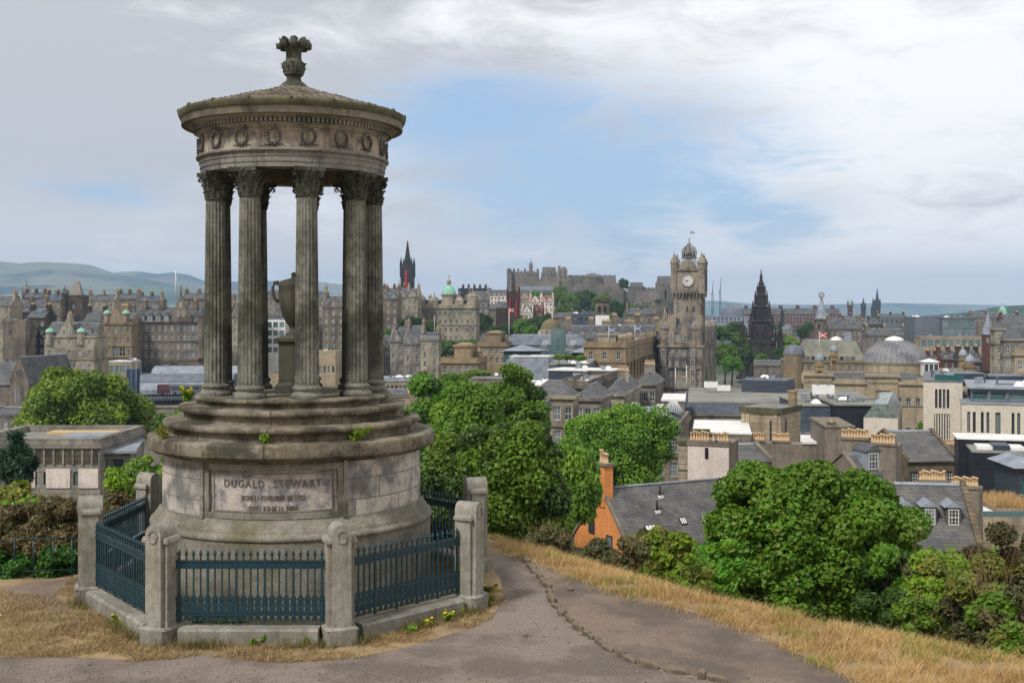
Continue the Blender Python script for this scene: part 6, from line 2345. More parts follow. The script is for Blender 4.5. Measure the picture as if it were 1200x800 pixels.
# red turreted building
b = Bld('red_turreted_building', 'red sandstone building with pointed grey corner turret at the right', 'building', 1152, 420, 1168, 396, rot=23, depth=14, wall=m_red)
b.rows('front', b.H - 12, b.H - 0.6, 3, 2, 1.0, 1.9)
b.rows('left', b.H - 12, b.H - 0.6, 3, 5, 1.0, 1.9)
b.walls()
b.gable(4, 'x')
b.turret(1.6, -0.2, 1.9, b.H - 12, b.H + 1.0, 8.5, roofm=m_lead, wins=1)
b = classical(1166, 395, 1215, 385, 6, 1160, 'large tan stone block with heavy cornice at the right edge', m_tan, st=4, bays=5, sb=2, rh=3, sty=4.2)
b = classical(1176, 330, 1216, 397, 10, 1172, 'grey stone building with broad low pediment roof at the right edge', m_grey, st=3, bays=4, sb=2, rh=3.5)
b = classical(1189, 285, 1216, 414, 10, 1185, 'pale stone pavilion end cut by the right edge above the modern beige building', m_pale, st=3, bays=2, sb=1, roof='par')
# green dome on the skyline and wooded rise
e = thing('domed_hall', 'far off hall with green copper dome on the right skyline', 'building', 1175, 376, 1500)
kk = 1500 / F
MB().lathe([(6 * kk, -10), (6 * kk, 4 * kk), (5.4 * kk, 4.2 * kk), (5.4 * kk, 8 * kk)], 16, smooth=False).build('drum', m_soot, e)
MB().lathe([(5 * kk * math.cos(t), 8 * kk + 9 * kk * math.sin(t)) for t in np.linspace(0, 1.45, 8)] + [(0.6 * kk, 19 * kk), (0.1, 22 * kk)], 18).build('dome', m_copper, e)
MB().box(-14 * kk, 2, -10, 12 * kk, 30, 2 * kk).build('hall', m_tan, e)

# ============================================================ domed record hall
D = 350
kk = D / F
b = Bld('domed_records_hall', 'long pale classical hall with a great ribbed lead dome and four clock turrets', 'hall', 942, 335, 1092, 447, rot=14, depth=42, wall=m_pale)
zt = b.H
b.rows('front', 1, zt - 1.0, 2, 14, 1.4, 2.6, 'sash')
b.walls()
b.band(zt - 0.5, 0.6, 0.6)
b.band(zt - 6.5, 0.4, 0.3, name='string_course')
b.parapet(1.0)
u1 = MB()
u1.box(b.L * 0.14, 4, zt + 0.2, b.L * 0.90, 12, zt + 0.89)
u1.yprism([(3.6, zt + 0.9), (12.4, zt + 0.9), (8, zt + 2.4)], b.L * 0.14, b.L * 0.90)
b.part('attic_roof', u1, m_slate)
for u0_, u1_ in ((0.0, 0.22), (0.50, 0.74)):
    a = MB().box(b.L * u0_, -0.6, 0, b.L * u1_, 4, zt + 1.6)
    a.box(b.L * u0_ - 0.5, -1.1, zt + 1.61, b.L * u1_ + 0.5, 4.5, zt + 2.3)
    o = b.part('pavilion', a, m_pale)
    g = MB().xprism([(b.L * (u0_ + u1_) / 2 - 2, zt - 2.2), (b.L * (u0_ + u1_) / 2 + 2, zt - 2.2), (b.L * (u0_ + u1_) / 2, zt - 0.9)], -1.0, -0.61)
    g.build('pediment', m_pale, o)
    link('window', win_mesh(1.8, 3.0, 'sash'), o, (b.L * (u0_ + u1_) / 2 - 0.9, -0.66, zt - 5.8))
dcx, dcy = None, None
# dome centre seen at column 1048
Dd = 365
wp = Vector((X_(1048, Dd), Dd, 0)) - b.root.location
rr = Matrix.Rotation(-b.root.rotation_euler.z, 3, 'Z') @ wp
kd = Dd / F
zof = -b.root.location.z
rad = 35.5 * kd
zdr0, zdr1 = Z_(433, Dd) + zof, Z_(424, Dd) + zof
dr = MB().lathe([(rad * 0.97, zt), (rad * 0.97, zdr1 - 0.6), (rad * 1.0, zdr1 - 0.5), (rad * 1.0, zdr1)], 48, cx=rr.x, cy=rr.y, smooth=False).build('dome_drum', m_pale, b.root)
prof = [(rad * 1.02, zdr1)] + [(rad * 1.0 * math.cos(t) ** 0.85, zdr1 + 25.5 * kd * math.sin(t)) for t in np.linspace(0.05, 1.36, 12)]
m_dome = mat('dome_lead', srgb(116, 124, 134), dark=srgb(78, 82, 90), amt=0.6, scale=0.3, rough=0.6, col2=srgb(136, 128, 116), streak=0.3)
dm = MB().lathe(prof, 48, cx=rr.x, cy=rr.y).build('dome', m_dome, dr)
rb = MB()
for j in range(36):
    t = 2 * PI * j / 36
    rb.tube([(rr.x + p[0] * math.sin(t), rr.y - p[0] * math.cos(t), p[1] + 0.05) for p in prof], 0.09, 4)
rb.build('rib_rolls', m_dome, dm)
MB().lathe([(prof[-1][0] + 0.3, prof[-1][1]), (prof[-1][0] + 0.2, prof[-1][1] + 0.5), (prof[-1][0] * 0.7, prof[-1][1] + 1.1), (0.02, prof[-1][1] + 1.5)], 24, cx=rr.x, cy=rr.y).build('skylight', m_white, dm)


def clock_turret(bld, px, ytop, D, ybot, wpx=10, parent=None):
    kk = D / F
    wp = Vector((X_(px, D), D, 0)) - bld.root.location
    c = Matrix.Rotation(-bld.root.rotation_euler.z, 3, 'Z') @ wp
    z0, z1 = Z_(ybot, D) - bld.root.location.z, Z_(ytop, D) - bld.root.location.z
    h = wpx * kk / 2
    mb = MB().box(c.x - h, c.y - h, z0 - 3, c.x + h, c.y + h, z1 - 5.2)
    mb.box(c.x - h - 0.3, c.y - h - 0.3, z1 - 5.19, c.x + h + 0.3, c.y + h + 0.3, z1 - 4.7)
    mb.lathe([(h * 0.95, z1 - 4.69), (h * 0.95, z1 - 3.6), (h * 1.05, z1 - 3.5)], 10, cx=c.x, cy=c.y, smooth=False)
    o = mb.build('clock_turret', m_tan2, bld.root)
    MB().lathe([(h * 1.05 * math.cos(t), z1 - 3.49 + 2.0 * math.sin(t)) for t in np.linspace(0, 1.4, 7)] + [(0.15, z1 - 1.2), (0.05, z1)], 14, cx=c.x, cy=c.y).build('turret_dome', m_lead, o)
    n = 14
    rc = h * 0.55
    MB().xprism([(c.x + rc * math.cos(2 * PI * j / n), z1 - 7.0 + rc * math.sin(2 * PI * j / n)) for j in range(n)], c.y - h - 0.12, c.y - h + 0.05).build('clock_face', m_blk, o)
    f = MB()
    f.tube([(c.x + rc * math.cos(2 * PI * j / n), c.y - h - 0.14, z1 - 7.0 + rc * math.sin(2 * PI * j / n)) for j in range(n + 1)], 0.08, 4)
    f.tube([(c.x, c.y - h - 0.16, z1 - 7.0), (c.x + rc * 0.5, c.y - h - 0.16, z1 - 7.0 - rc * 0.5)], 0.06, 4)
    f.tube([(c.x, c.y - h - 0.16, z1 - 7.0), (c.x - rc * 0.3, c.y - h - 0.16, z1 - 7.0 + rc * 0.6)], 0.06, 4)
    f.build('clock_hands', m_gilt, o)


clock_turret(b, 960, 408, 338, 440, 10)
clock_turret(b, 977, 399, 385, 428, 9)
b2 = Bld('turret_wing', 'pale wing with two domed clock turrets right of the great lead dome', 'building', 1120, 340, 1150, 440, rot=8, depth=30, wall=m_pale)
b2.walls()
b2.parapet(0.8)
clock_turret(b2, 1128.5, 404, 385, 430, 9.5)
clock_turret(b2, 1136.5, 410, 345, 440, 11)
b = Bld('white_lantern_house', 'small white glazed lantern box beside the right foot of the great dome', 'rooftop lantern', 1083, 338, 1100, 424, rot=8, depth=5, wall=m_white, zb=Z_(440, 338))
b.rows('front', 0.6, b.H - 0.2, 1, 3, 1.1, 2.4, 'dark')
b.walls()
b.hip(0.9, m=m_white, out=0.5)
# mansarded building with domed corner, behind left
b = Bld('domed_corner_building', 'tan stone building with grey domed corner and pale mansard roof left of the great dome', 'building', 921, 480, 1016, 423, rot=10, depth=34, wall=m_tan2)
zt = b.H
b.rows('front', zt - 12, zt - 0.8, 3, 12, 1.6, 2.3, 'sash')
b.walls()
b.band(zt - 0.5, 0.6, 0.5)
b.band(zt - 4.4, 0.35, 0.3, name='string_course')
a = MB().frust(5.5, 0.6, b.L - 0.3, b.W - 1, zt + 0.2, zt + 8.2, 3.6)
m_mans = mat('pale_mansard', srgb(120, 120, 108), dark=srgb(88, 90, 84), amt=0.6, scale=0.2, rough=0.7, col2=srgb(132, 128, 108))
mo = b.part('mansard_roof', a, m_mans)
for k in range(9):
    link('window', win_mesh(1.6, 1.5, 'dark'), mo, (8 + k * (b.L - 12) / 9, 0.7, zt + 0.5))
b.part('roof_flat', MB().box(9.2, 5, zt + 8.21, b.L - 4, b.W - 5, zt + 8.5), m_flat)
b.turret(3.2, 1.8, 4.2, 0, zt + 2.6, 4.0, roofm=m_leadd, dome=True, seg=16, wins=3)
b.part('roof_skylight', MB().lathe([(2.6, zt + 8.5), (1.8, zt + 9.6), (0.05, zt + 10.2)], 12, cx=b.L * 0.66, cy=12), m_white)
b.part('roof_plant', MB().box(b.L * 0.76, 8, zt + 8.51, b.L * 0.84, 12, zt + 12), m_lead)
b = tenement(884, 922, 520, 428, 'brown stone building tucked right of the gothic monument behind the black roof box', m_brn, 2, 10, 2, chim=0)

# ============================================================ middle right roofs
b = Bld('flat_roofed_store', 'wide stone building with green grey flat roof and steep slate sides crowded with skylights', 'building', 801, 232, 1040, 485, rot=9, depth=46, wall=m_grey)
zt = b.H
b.rows('front', zt - 8, zt - 0.5, 2, 22, 1.1, 2.0, 'sash')
b.walls()
b.band(zt - 0.3, 0.4, 0.3)
b.part('roof', MB().frust(0.0, 0.0, b.L, b.W, zt + 0.12, zt + 2.2, 0.9), m_slate_b)
b.part('roof_flat', MB().box(0.85, 0.85, zt + 2.21, b.L - 0.85, b.W - 0.85, zt + 2.4), m_flat)
for k in range(5):
    sk = MB().box(0, 0, 0, 0.75, 0.08, 1.0, 0)
    sk.box(0.08, -0.02, 0.08, 0.67, -0.001, 0.92, 1)
    so = sk.build('skylight', [m_white, m_gl], b.root, (b.L * 0.36 + k * 1.85, 0.28, zt + 0.75))
    so.rotation_euler = (R(-22), 0, 0)
b = Bld('roof_plant_screen', 'big black louvred plant box standing on the green flat roof', 'plant box', 869, 262, 921, 445, rot=27, x2=931.5, wall=m_clad, zb=Z_(459, 262))
b.walls()
b.flatroof(m_leadd, 0.2, 0.0)
for k in range(9):
    b.part('louvre_rail', MB().box(-0.05, -0.08, 0.2 + k * b.H / 9.5, b.L + 0.02, -0.02, 0.28 + k * b.H / 9.5), m_clad2)
for (px, py, D, lab) in ((833, 454, 258, 'white air conditioning unit with pipes on the flat roof left of the black plant box'), (965, 462, 240, 'large white air conditioning box on legs on the flat roof'), (848, 458, 262, 'small grey air unit beside the white one on the flat roof')):
    e = thing('air_unit', lab, 'air conditioner', px, py, D, R(-12), 'air conditioning units on the flat roof')
    s_ = 1.5 if 'large' in lab else 1.0
    MB().box(-1.5 * s_, 0, 0, 1.5 * s_, 1.8, 1.25 * s_).build('casing', m_white if 'white' in lab else m_lead, e)
    for q in (-0.7, 0.7):
        MB().lathe([(0.45, 1.25 * s_ + 0.01), (0.45, 1.25 * s_ + 0.16), (0.3, 1.25 * s_ + 0.18)], 10, cx=q * s_, cy=0.9).build('fan', m_leadd, e)
    for q in (-1.2, 1.2):
        MB().box(q * s_ - 0.08, 0.1, -0.55, q * s_ + 0.08, 0.3, -0.002).build('leg', m_leadd, e)
# black box and glazed roof, right of it
b = Bld('black_roofed_block', 'low black clad box with pale flat roof above the chimney walls', 'building', 980, 190, 1037, 475, rot=4, depth=22, wall=m_black, zb=Z_(502, 190))
b.walls()
b.flatroof(m_flat, 0.25, 0.35)
b.part('roof_vent', MB().xprism([(b.L * 0.35, b.H + 0.3), (b.L * 0.62, b.H + 0.3), (b.L * 0.45, b.H + 1.6)], 6, 9), m_lead)
b = Bld('pilastered_block', 'pale stone building with close set upright fins and patched glass roof, side on', 'building', 1012, 186, 1052, 489, rot=20, depth=30, wall=m_beige)
b.rows('right', 2, b.H - 0.5, 4, 12, 1.0, 2.8, 'dark')
b.walls()
m_pgl = mat('patched_glass', srgb(104, 116, 112), dark=srgb(58, 68, 64), amt=0.7, scale=0.5, rough=0.3, spec=0.6, brick=(1.2, 0.8, 0.05), bvar=1.6, col2=srgb(130, 140, 132))
b.part('glazed_roof', MB().frust(0, 0, b.L, b.W, b.H + 0.01, b.H + 2.2, 1.6, j=0.2), m_pgl)
b = Bld('slate_sided_block', 'blue slate hung block with small white skylights between the stone tower and black box', 'building', 938, 195, 982, 476, rot=4, depth=22, wall=m_slate_b, zb=Z_(506, 195))
b.walls()
b.flatroof(m_flat, 0.2, 0.2)
b = Bld('rendered_wall_block', 'tall blank grey rendered gable below the blue slate block', 'building', 967, 168, 1001, 501, rot=6, depth=14, wall=m_grend)
b.walls()
b.flatroof(m_grend, 0.3, 0.15)
b.chimney(b.L * 0.25, 0.8, 0.6, 1.2, 0.6, 1, pot_h=0.6)
b = modern('white_skylit_roof', 'small bright white sloping roof patch beside the blank grey gable', 938, 176, 966, 520, 6, depth=10, wall=m_grend, roofm=m_white, st=0)
# stone block like a square tower
b = Bld('stone_stair_tower', 'plain square stone tower with mossy cornice and dark slit windows above the chimneys', 'tower', 869, 150, 915, 482, rot=34, x2=938, wall=m_pale, zb=Z_(545, 150))
b.openings['front'] += [(b.L * 0.72, b.L * 0.72 + 0.28, 2.0, b.H - 1.0, 'dark')]
b.openings['right'] += [(b.W * 0.22, b.W * 0.22 + 0.55, b.H - 2.6, b.H - 0.8, 'dark')]
b.walls()
m_moss = mat('mossy_cornice', srgb(92, 86, 66), dark=srgb(56, 54, 42), amt=0.7, scale=0.8, rough=0.95, moss=srgb(88, 90, 50), mossamt=0.5)
b.band(b.H - 0.1, 0.75, 0.25, m=m_moss)
b.part('roof', MB().box(0.02, 0.02, b.H + 0.5, b.L - 0.02, b.W - 0.02, b.H + 0.62), m_flat)
for x_ in (0.0, 0.12, 0.82):
    b.part('pilaster', MB().box(b.L * x_, -0.12, 0, b.L * x_ + 0.5, -0.004, b.H - 0.11), m_pale)
b.chimney(b.L * 0.9, b.W * 0.8, 1.8, 0.9, 0.9, 0, z=b.H + 0.6, m=m_tan2)
# stone walls with chimneys below it
b = Bld('chimney_wall', 'grey gable wall with two rows of clay pots before the square stone tower', 'building', 875, 138, 940, 519, rot=14, depth=3, wall=m_grend)
b.walls()
for u, n in ((0.17, 7), (0.62, 9)):
    b.chimney(b.L * u, 0.7, 0.15, b.L * 0.30, 1.0, n, zb=0, pot_h=0.85, pr=0.16)
b = Bld('slate_valley_roof', 'low slate roof with lead ridge in front of the grey chimney wall', 'building', 862, 124, 905, 541, rot=-8, depth=10, wall=m_grend)
b.walls()
b.gable(1.2, 'x', m=m_slate_n)
# dark grey building with skylights roof
b = Bld('skylit_townhouse', 'dark stone townhouse with white skylight domes on a low slate roof', 'building', 690, 172, 797, 499, rot=12.5, depth=20, wall=m_brn)
zt = b.H
b.rows('front', zt - 11.4, zt - 0.7, 3, 7, 1.15, 2.0, 'sash_n')
b.walls()
b.band(zt - 0.5, 0.55, 0.4)
b.band(zt - 4.3, 0.3, 0.25, name='string_course')
b.parapet(0.8)
b.hip(1.5, m=m_slate, inset=3.2, x0=0.8, x1=b.L - 0.8, y0=0.8, y1=b.W - 0.8, z=zt + 0.15, name='attic_roof', top=m_lead)
for cx, cy in ((b.L * 0.45, 8), (b.L * 0.75, 6), (b.L * 0.85, 14)):
    sk = MB().frust(cx - 1.5, cy - 1.5, cx + 1.5, cy + 1.5, zt + 1.2, zt + 3.0, 1.1)
    o = b.part('skylight_dome', sk, m_leadd)
    for q in range(8):
        t = q / 7
        MB().tube([(cx - 1.5 + 3 * t, cy - 1.53, zt + 1.25), (cx - 0.4 + 0.8 * t, cy - 0.43, zt + 3.03)], 0.06, 4).build('glazing_bar', m_white, o)
b = modern('felt_roof_block', 'low white felted roof with plant pipes beside the skylit townhouse', 776, 215, 802, 470, 9, depth=16, wall=m_grend, roofm=m_white, st=0)
b = Bld('slate_mansard_house', 'house with slate mansard and stone coping between townhouse and green flat roof', 'building', 775, 222, 800, 480, rot=9, depth=12, wall=m_brn)
b.walls()
b.parapet(0.6)
# white gable wall with chimneys
b = Bld('white_gable_house', 'tall blank white rendered gable wall crowned by clay chimney pots beside the cottage', 'house', 806, 112, 854, 521, rot=20, x2=864.5, wall=m_wrend)
b.walls()
for u, n, w_ in ((0.27, 7, 1.9), (0.62, 2, 0.55), (0.84, 4, 1.1)):
    b.chimney(b.L * u, 0.5, 0.25, w_, 0.7, n, zb=0, pot_h=0.85, pr=0.13, m=m_grend)
b.part('coping', MB().box(-0.12, -0.12, b.H + 0.003, b.L + 0.12, b.W + 0.12, b.H + 0.2), m_grend)
b.part('slit_window', MB().box(b.L * 0.42, -0.02, b.H - 1.3, b.L * 0.42 + 0.35, 0.05, b.H - 0.2), m_blk)
b.part('shaded_side', MB().box(b.L + 0.003, 0.0, 0, b.L + 0.05, b.W, b.H), m_grend)  # shade of the right side put into colour: grey skin over the white wall
b = Bld('white_flat_terrace_roof', 'white lead roof behind the white gable with a mossy stone coping', 'building', 812, 138, 880, 508, rot=10, depth=16, wall=m_grend)
b.rows('front', b.H - 3.4, b.H - 0.4, 1, 3, 0.9, 1.5, 'sash_n')
b.walls()
b.flatroof(m_white, 0.2, 0.1)
b.part('coping', MB().box(-0.2, -0.5, b.H + 0.21, b.L * 0.3, 0.1, b.H + 0.6), m_moss)
b = Bld('stone_gatepost_wing', 'narrow banded stone wing tight against the left of the white gable', 'building', 795, 118, 806, 520, rot=16, depth=4, wall=m_tan)
b.walls()
b.band(b.H - 2.6, 0.25, 0.15)
b.flatroof(m_moss, 0.3, 0.2)

# ============================================================ orange cottage
D = 92
kk = D / F
m_or = m_orange
# ridge runs from the chimney (706, 572) to (843, 562) and away to the right; gable faces left-front
g0 = at(704, 575, 92)
r1 = at(842, 563, 97)
dirv = Vector((r1.x - g0.x, r1.y - g0.y, 0))
LL = dirv.length
ang = math.atan2(dirv.y, dirv.x)
cot = empty('orange_cottage', (g0.x, g0.y, 0), ang, size=1)
tag(cot, 'orange rendered cottage with a long slate roof, four skylights and a tall orange chimney', 'cottage')
zr = g0.z
hw = 4.3
ze = zr - 4.3
zg = T(g0.x, g0.y) - 3.0
zg = min(zg, ze - 3)
# walls: local x along the ridge, y away from viewer
mb = MB()
mb.yprism([(-hw, zg), (hw, zg), (hw, ze), (0, zr), (-hw, ze)], 0.0, 0.4)
mb.yprism([(-hw, zg), (hw, zg), (hw, ze), (0, zr), (-hw, ze)], LL - 0.4, LL)
mb.box(0.401, -hw + 0.05, zg, LL - 0.401, -hw + 0.4, ze)
mb.box(0.401, hw - 0.4, zg, LL - 0.401, hw - 0.05, ze)
mb.build('wall', m_or, cot)
sl = math.atan2(zr - ze, hw)
rf = MB()
t = 0.14
rf.yprism([(-hw - 0.35, ze - 0.35 * math.tan(sl) + 0.06), (-hw - 0.35, ze - 0.35 * math.tan(sl) + 0.06 + t), (0, zr + 0.06 + t), (0, zr + 0.06)][::-1], 0.05, LL - 0.05)
rf.yprism([(hw + 0.35, ze - 0.35 * math.tan(sl) + 0.06), (0, zr + 0.06), (0, zr + 0.06 + t), (hw + 0.35, ze - 0.35 * math.tan(sl) + 0.06 + t)][::-1], 0.05, LL - 0.05)
roof = rf.build('roof', m_slate_n, cot)
MB().tube([(0.3, 0, zr + 0.24), (LL, 0, zr + 0.24)], 0.10, 6).build('ridge', m_lead, roof)
cp = MB()
cp.yprism([(-hw - 0.4, ze - 0.2), (-hw - 0.4, ze + 0.12), (0, zr + 0.42), (hw + 0.4, ze + 0.12), (hw + 0.4, ze - 0.2), (0, zr + 0.15)][::-1], -0.08, 0.22)
cp.build('gable_coping', m_grend, cot)
# chimney on the gable
ch = MB()
ch.box(-0.12, -0.72, zr - 1.2, 0.7, 0.72, zr + 2.05)
cho = ch.build('chimney', m_or, cot)
MB().box(-0.24, -0.86, zr + 2.053, 0.83, 0.86, zr + 2.26).build('chimney_cap', m_grend, cho)
for q, hh in ((-0.5, 0.75), (-0.05, 0.8), (0.45, 1.0)):
    c = link('chimney_pot', pot_mesh(hh, 0.17), cho, (0.3, q * 0.85, zr + 2.26))
# gable windows
for y_, z_ in ((1.4, zr - 3.6), (-1.4, zr - 4.4)):
    wv = link('window', win_mesh(0.9, 1.1, 'dark'), cot, (-0.03, y_ + 0.45, z_), -PI / 2)
# skylights on the front slope
def onroof(u, s_, wd, ht, nm, mats, frame=True):
    "u along the ridge, s_ distance down the slope"
    y = -s_ * math.cos(sl)
    z = zr + 0.06 + 0.14 / math.cos(sl) - s_ * math.sin(sl)
    m = MB()
    m.box(0, 0, 0, wd, ht, 0.07, 0)
    n = 3
    for k in range(n):
        m.box(0.07 + k * (wd - 0.07) / n, 0.07, 0.071, (k + 1) * (wd - 0.07) / n, ht - 0.07, 0.085, 1)
    o = m.build(nm, mats, roof, (u, y, z))
    o.rotation_euler = (sl, 0, 0)
    return o


for u, s_, wd, ht in ((LL * 0.20, 3.9, 1.0, 0.95), (LL * 0.50, 3.5, 0.6, 0.65), (LL * 0.68, 3.5, 1.05, 1.0), (LL * 0.92, 3.1, 1.0, 0.75)):
    onroof(u, s_ + ht, wd, ht, 'skylight', [m_blk, m_white])
for u, s_ in ((LL * 0.36, 2.6), (LL * 0.44, 1.2)):
    y = -s_ * math.cos(sl)
    z = zr + 0.2 - s_ * math.sin(sl)
    MB().tube([(u, y, z - 0.1), (u, y, z + 0.85)], 0.09, 8).build('vent_pipe', m_blk, roof)
    MB().box(u - 0.2, y - 0.25, z - 0.16, u + 0.2, y + 0.2, z + 0.06).build('flashing', m_white, roof)
b = Bld('cottage_outhouse', 'small slate roofed outhouse just left of the orange gable', 'outhouse', 655, 100, 676, 612, rot=-10, depth=5, wall=m_grend)
b.walls()
b.gable(0.9, 'x', m=m_slate_n)

# ============================================================ right foreground houses
b = Bld('grey_chimney_gable', 'stained grey rendered gable wall with two long rows of clay pots beside the maple', 'house', 983, 105, 1050, 521, rot=26, x2=1057, wall=m_grend)
b.walls()
b.chimney(b.L * 0.27, 0.5, 0.5, b.L * 0.48, 0.8, 9, zb=0, pot_h=0.75, pr=0.14)
b.chimney(b.L * 0.76, 0.5, 0.1, b.L * 0.42, 0.8, 8, zb=0, pot_h=0.8, pr=0.15)
b = Bld('rendered_house', 'grey house with a white sash dormer half hidden by the top of the maple', 'house', 1003, 98, 1034, 556, rot=-10, depth=5, wall=m_grend)
b.walls()
b.gable(1.3, 'x', m=m_slate_n)
b.dormer(b.L * 0.72, 0.3, b.H + 0.2, 1.3, 1.7, 2.5, 0.6, style='sash_n')
# brown slate house behind
b = Bld('brown_stone_house', 'old rubble stone house with dark slate roof below the beige modern building', 'house', 1062, 128, 1122, 540, rot=-6, depth=12, wall=m_rubble)
b.rows('front', b.H - 6, b.H - 0.5, 2, 3, 0.9, 1.5, 'sash_n')
b.walls()
b.gable(2.6, 'x', m=m_slate_n)
b = Bld('brown_chimney_block', 'long brown chimney wall with many small pots below the beige modern building', 'building', 1096, 134, 1128, 524, rot=6, depth=2.5, wall=m_brn)
b.walls()
b.chimney(b.L * 0.5, 1.2, 0.1, b.L * 0.95, 1.0, 12, zb=0, pot_h=0.5, pr=0.12)
# house with two white dormers
D = 78
b = Bld('dormer_house', 'slate roofed stone house with two white sash dormers at the lower right', 'house', 1056, D, 1150, 640, rot=8, depth=9.0, wall=m_rubble)
b.rows('front', b.H - 3.0, b.H - 0.4, 1, 5, 0.8, 1.4, 'sash_n')
b.walls()
b.gable(3.5, 'x', m=m_slate_n)
for u in (0.42, 0.72):
    b.dormer(b.L * u, 1.5, b.H + 1.12, 0.95, 1.35, 3.0, 0.4, m=m_lead, style='sash_n', cheek=m_slate_n)
b.dormer(b.L * 0.1, 1.5, b.H + 1.12, 0.95, 1.35, 3.0, 0.4, m=m_lead, style='sash_n', cheek=m_slate_n)
b = Bld('chimney_gable_wall', 'stained grey chimney gable with a broken row of pots behind the two white dormers', 'house', 1112, 86, 1147, 573, rot=28, x2=1152, wall=m_grend)
b.walls()
b.chimney(b.L * 0.5, 0.45, 0.1, b.L * 0.9, 0.7, 9, zb=0, pot_h=0.62, pr=0.14)
b = Bld('chimney_gable_wall', 'shorter grey chimney gable with a close row of pots left of the stained one', 'house', 1076, 90, 1112, 567, rot=10, depth=2, wall=m_grend)
b.walls()
b.chimney(b.L * 0.5, 0.45, 0.1, b.L * 0.85, 0.7, 9, zb=0, pot_h=0.7, pr=0.14)
# beige modern building
D = 185
b = Bld('beige_modern_building', 'modern beige stone building with slit windows, its blank end turned to the left', 'building', 1082, 190, 1128, 447, rot=20, depth=30, wall=m_beige)
zt = b.H
b.openings['front'] += [(b.L * (0.30 + 0.10 * k), b.L * (0.30 + 0.10 * k) + 0.4, zt - 4.3, zt - 1.2, 'dark') for k in range(4)]
b.openings['front'] += [(b.L * 0.28, b.L * 0.68, zt - 10.6, zt - 5.2, 'dark'), (b.L * 0.28, b.L * 0.68, zt - 15.5, zt - 11.2, 'dark')]
b.walls(recess=0.35)
for k in range(6):
    b.part('stone_fin', MB().box(b.L * (0.30 + 0.066 * k), 0.02, zt - 15.4, b.L * (0.30 + 0.066 * k) + 0.2, 0.28, zt - 5.25), m_beige)
b.flatroof(m_leadd, 0.25, 0.1)
b.part('glass_rail', MB().box(b.L * 0.3, 0.3, zt + 0.26, b.L, 0.36, zt + 1.2), m_ggl)
b = Bld('beige_modern_wing', 'long beige wing with tall narrow windows running to the right edge', 'building', 1127, 180, 1222, 473, rot=20, depth=28, wall=m_beige)
zt = b.H
for k, u in enumerate((0.07, 0.14, 0.24, 0.31, 0.42, 0.62, 0.69, 0.80, 0.87)):
    w_ = 0.75 if k == 4 else 0.42
    b.openings['front'] += [(b.L * u, b.L * u + w_, zt - 4.4 - 0.1 * (k // 4), zt - 1.2, 'dark'), (b.L * u, b.L * u + w_, zt - 9.0, zt - 5.2, 'dark')]
b.walls(recess=0.35)
b.flatroof(m_lead, 0.2, 0.12)
up = Bld('glazed_top_floor', 'set back dark glazed penthouse floor with grey metal roof on the beige wing', 'penthouse', 1138, 182, 1224, 455, rot=20, depth=20, wall=m_clad2, zb=b.root.location.z + zt + 0.21)
up.rows('front', 0.05, up.H - 0.15, 1, 4, 2.2, 1.9, 'green')
up.walls(recess=0.4)
up.flatroof(m_lead, 0.3, 0.6)
b = Bld('roof_plant_screen', 'row of blue grey plant boxes along the roof of the beige building', 'plant box', 1115, 205, 1157, 438, rot=4, depth=8, wall=m_clad, zb=Z_(452, 205))
b.walls()
b.flatroof(m_leadd, 0.12, 0.0)
b = Bld('roof_plant_screen', 'second row of blue grey plant boxes further right on the beige building roof', 'plant box', 1158, 205, 1206, 441, rot=4, depth=8, wall=m_clad, zb=Z_(452, 205))
b.walls()
b.flatroof(m_leadd, 0.12, 0.0)
# black modern building
b = Bld('black_modern_building', 'black panelled modern building with white roof edges at the right edge', 'building', 1140, 112, 1230, 530, rot=16, depth=10, wall=m_black)
b.walls()
b.flatroof(m_flat, 0.2, 0.1)
b.part('roof_edge', MB().box(0.5, 1.0, b.H + 0.21, b.L * 0.7, 4, b.H + 0.5), m_white)
b.part('upper_box', MB().box(-0.8, 5.5, 0, b.L, 10.2, b.H + 0.7), m_black)
b.part('upper_roof', MB().box(-1.0, 5.3, b.H + 0.701, b.L, 10.4, b.H + 0.85), m_white)
b.part('skylight', MB().box(b.L * 0.28, 0.6, b.H + 0.22, b.L * 0.5, 3.8, b.H + 0.7), m_clad)
b = Bld('glass_bay', 'small glazed corner bay with slanted metal hood at the right edge', 'bay window', 1193, 100, 1222, 548, rot=4, depth=6, wall=m_clad)
b.rows('front', b.H - 4.5, b.H - 0.2, 1, 1, 1.6, 3.4, 'green')
b.walls()
b.hip(0.8, m=m_lead, out=0.5)
# terrace with grasses
ter = Bld('planted_terrace', 'stone walled roof terrace planted with straw coloured grass behind a glass rail', 'terrace', 1151, 92, 1230, 606, rot=4, depth=11, wall=m_pale)
ter.walls()
ter.part('deck', MB().box(0.1, 0.1, ter.H + 0.004, ter.L - 0.1, ter.W - 0.1, ter.H + 0.06), m_white)
ter.part('glass_rail', MB().box(0.1, 0.05, ter.H + 0.065, ter.L - 0.1, 0.09, ter.H + 0.5), m_ggl)
ter.part('planter', MB().box(1.8, 2.4, ter.H + 0.06, ter.L - 0.3, 7.5, ter.H + 0.35), m_grend)

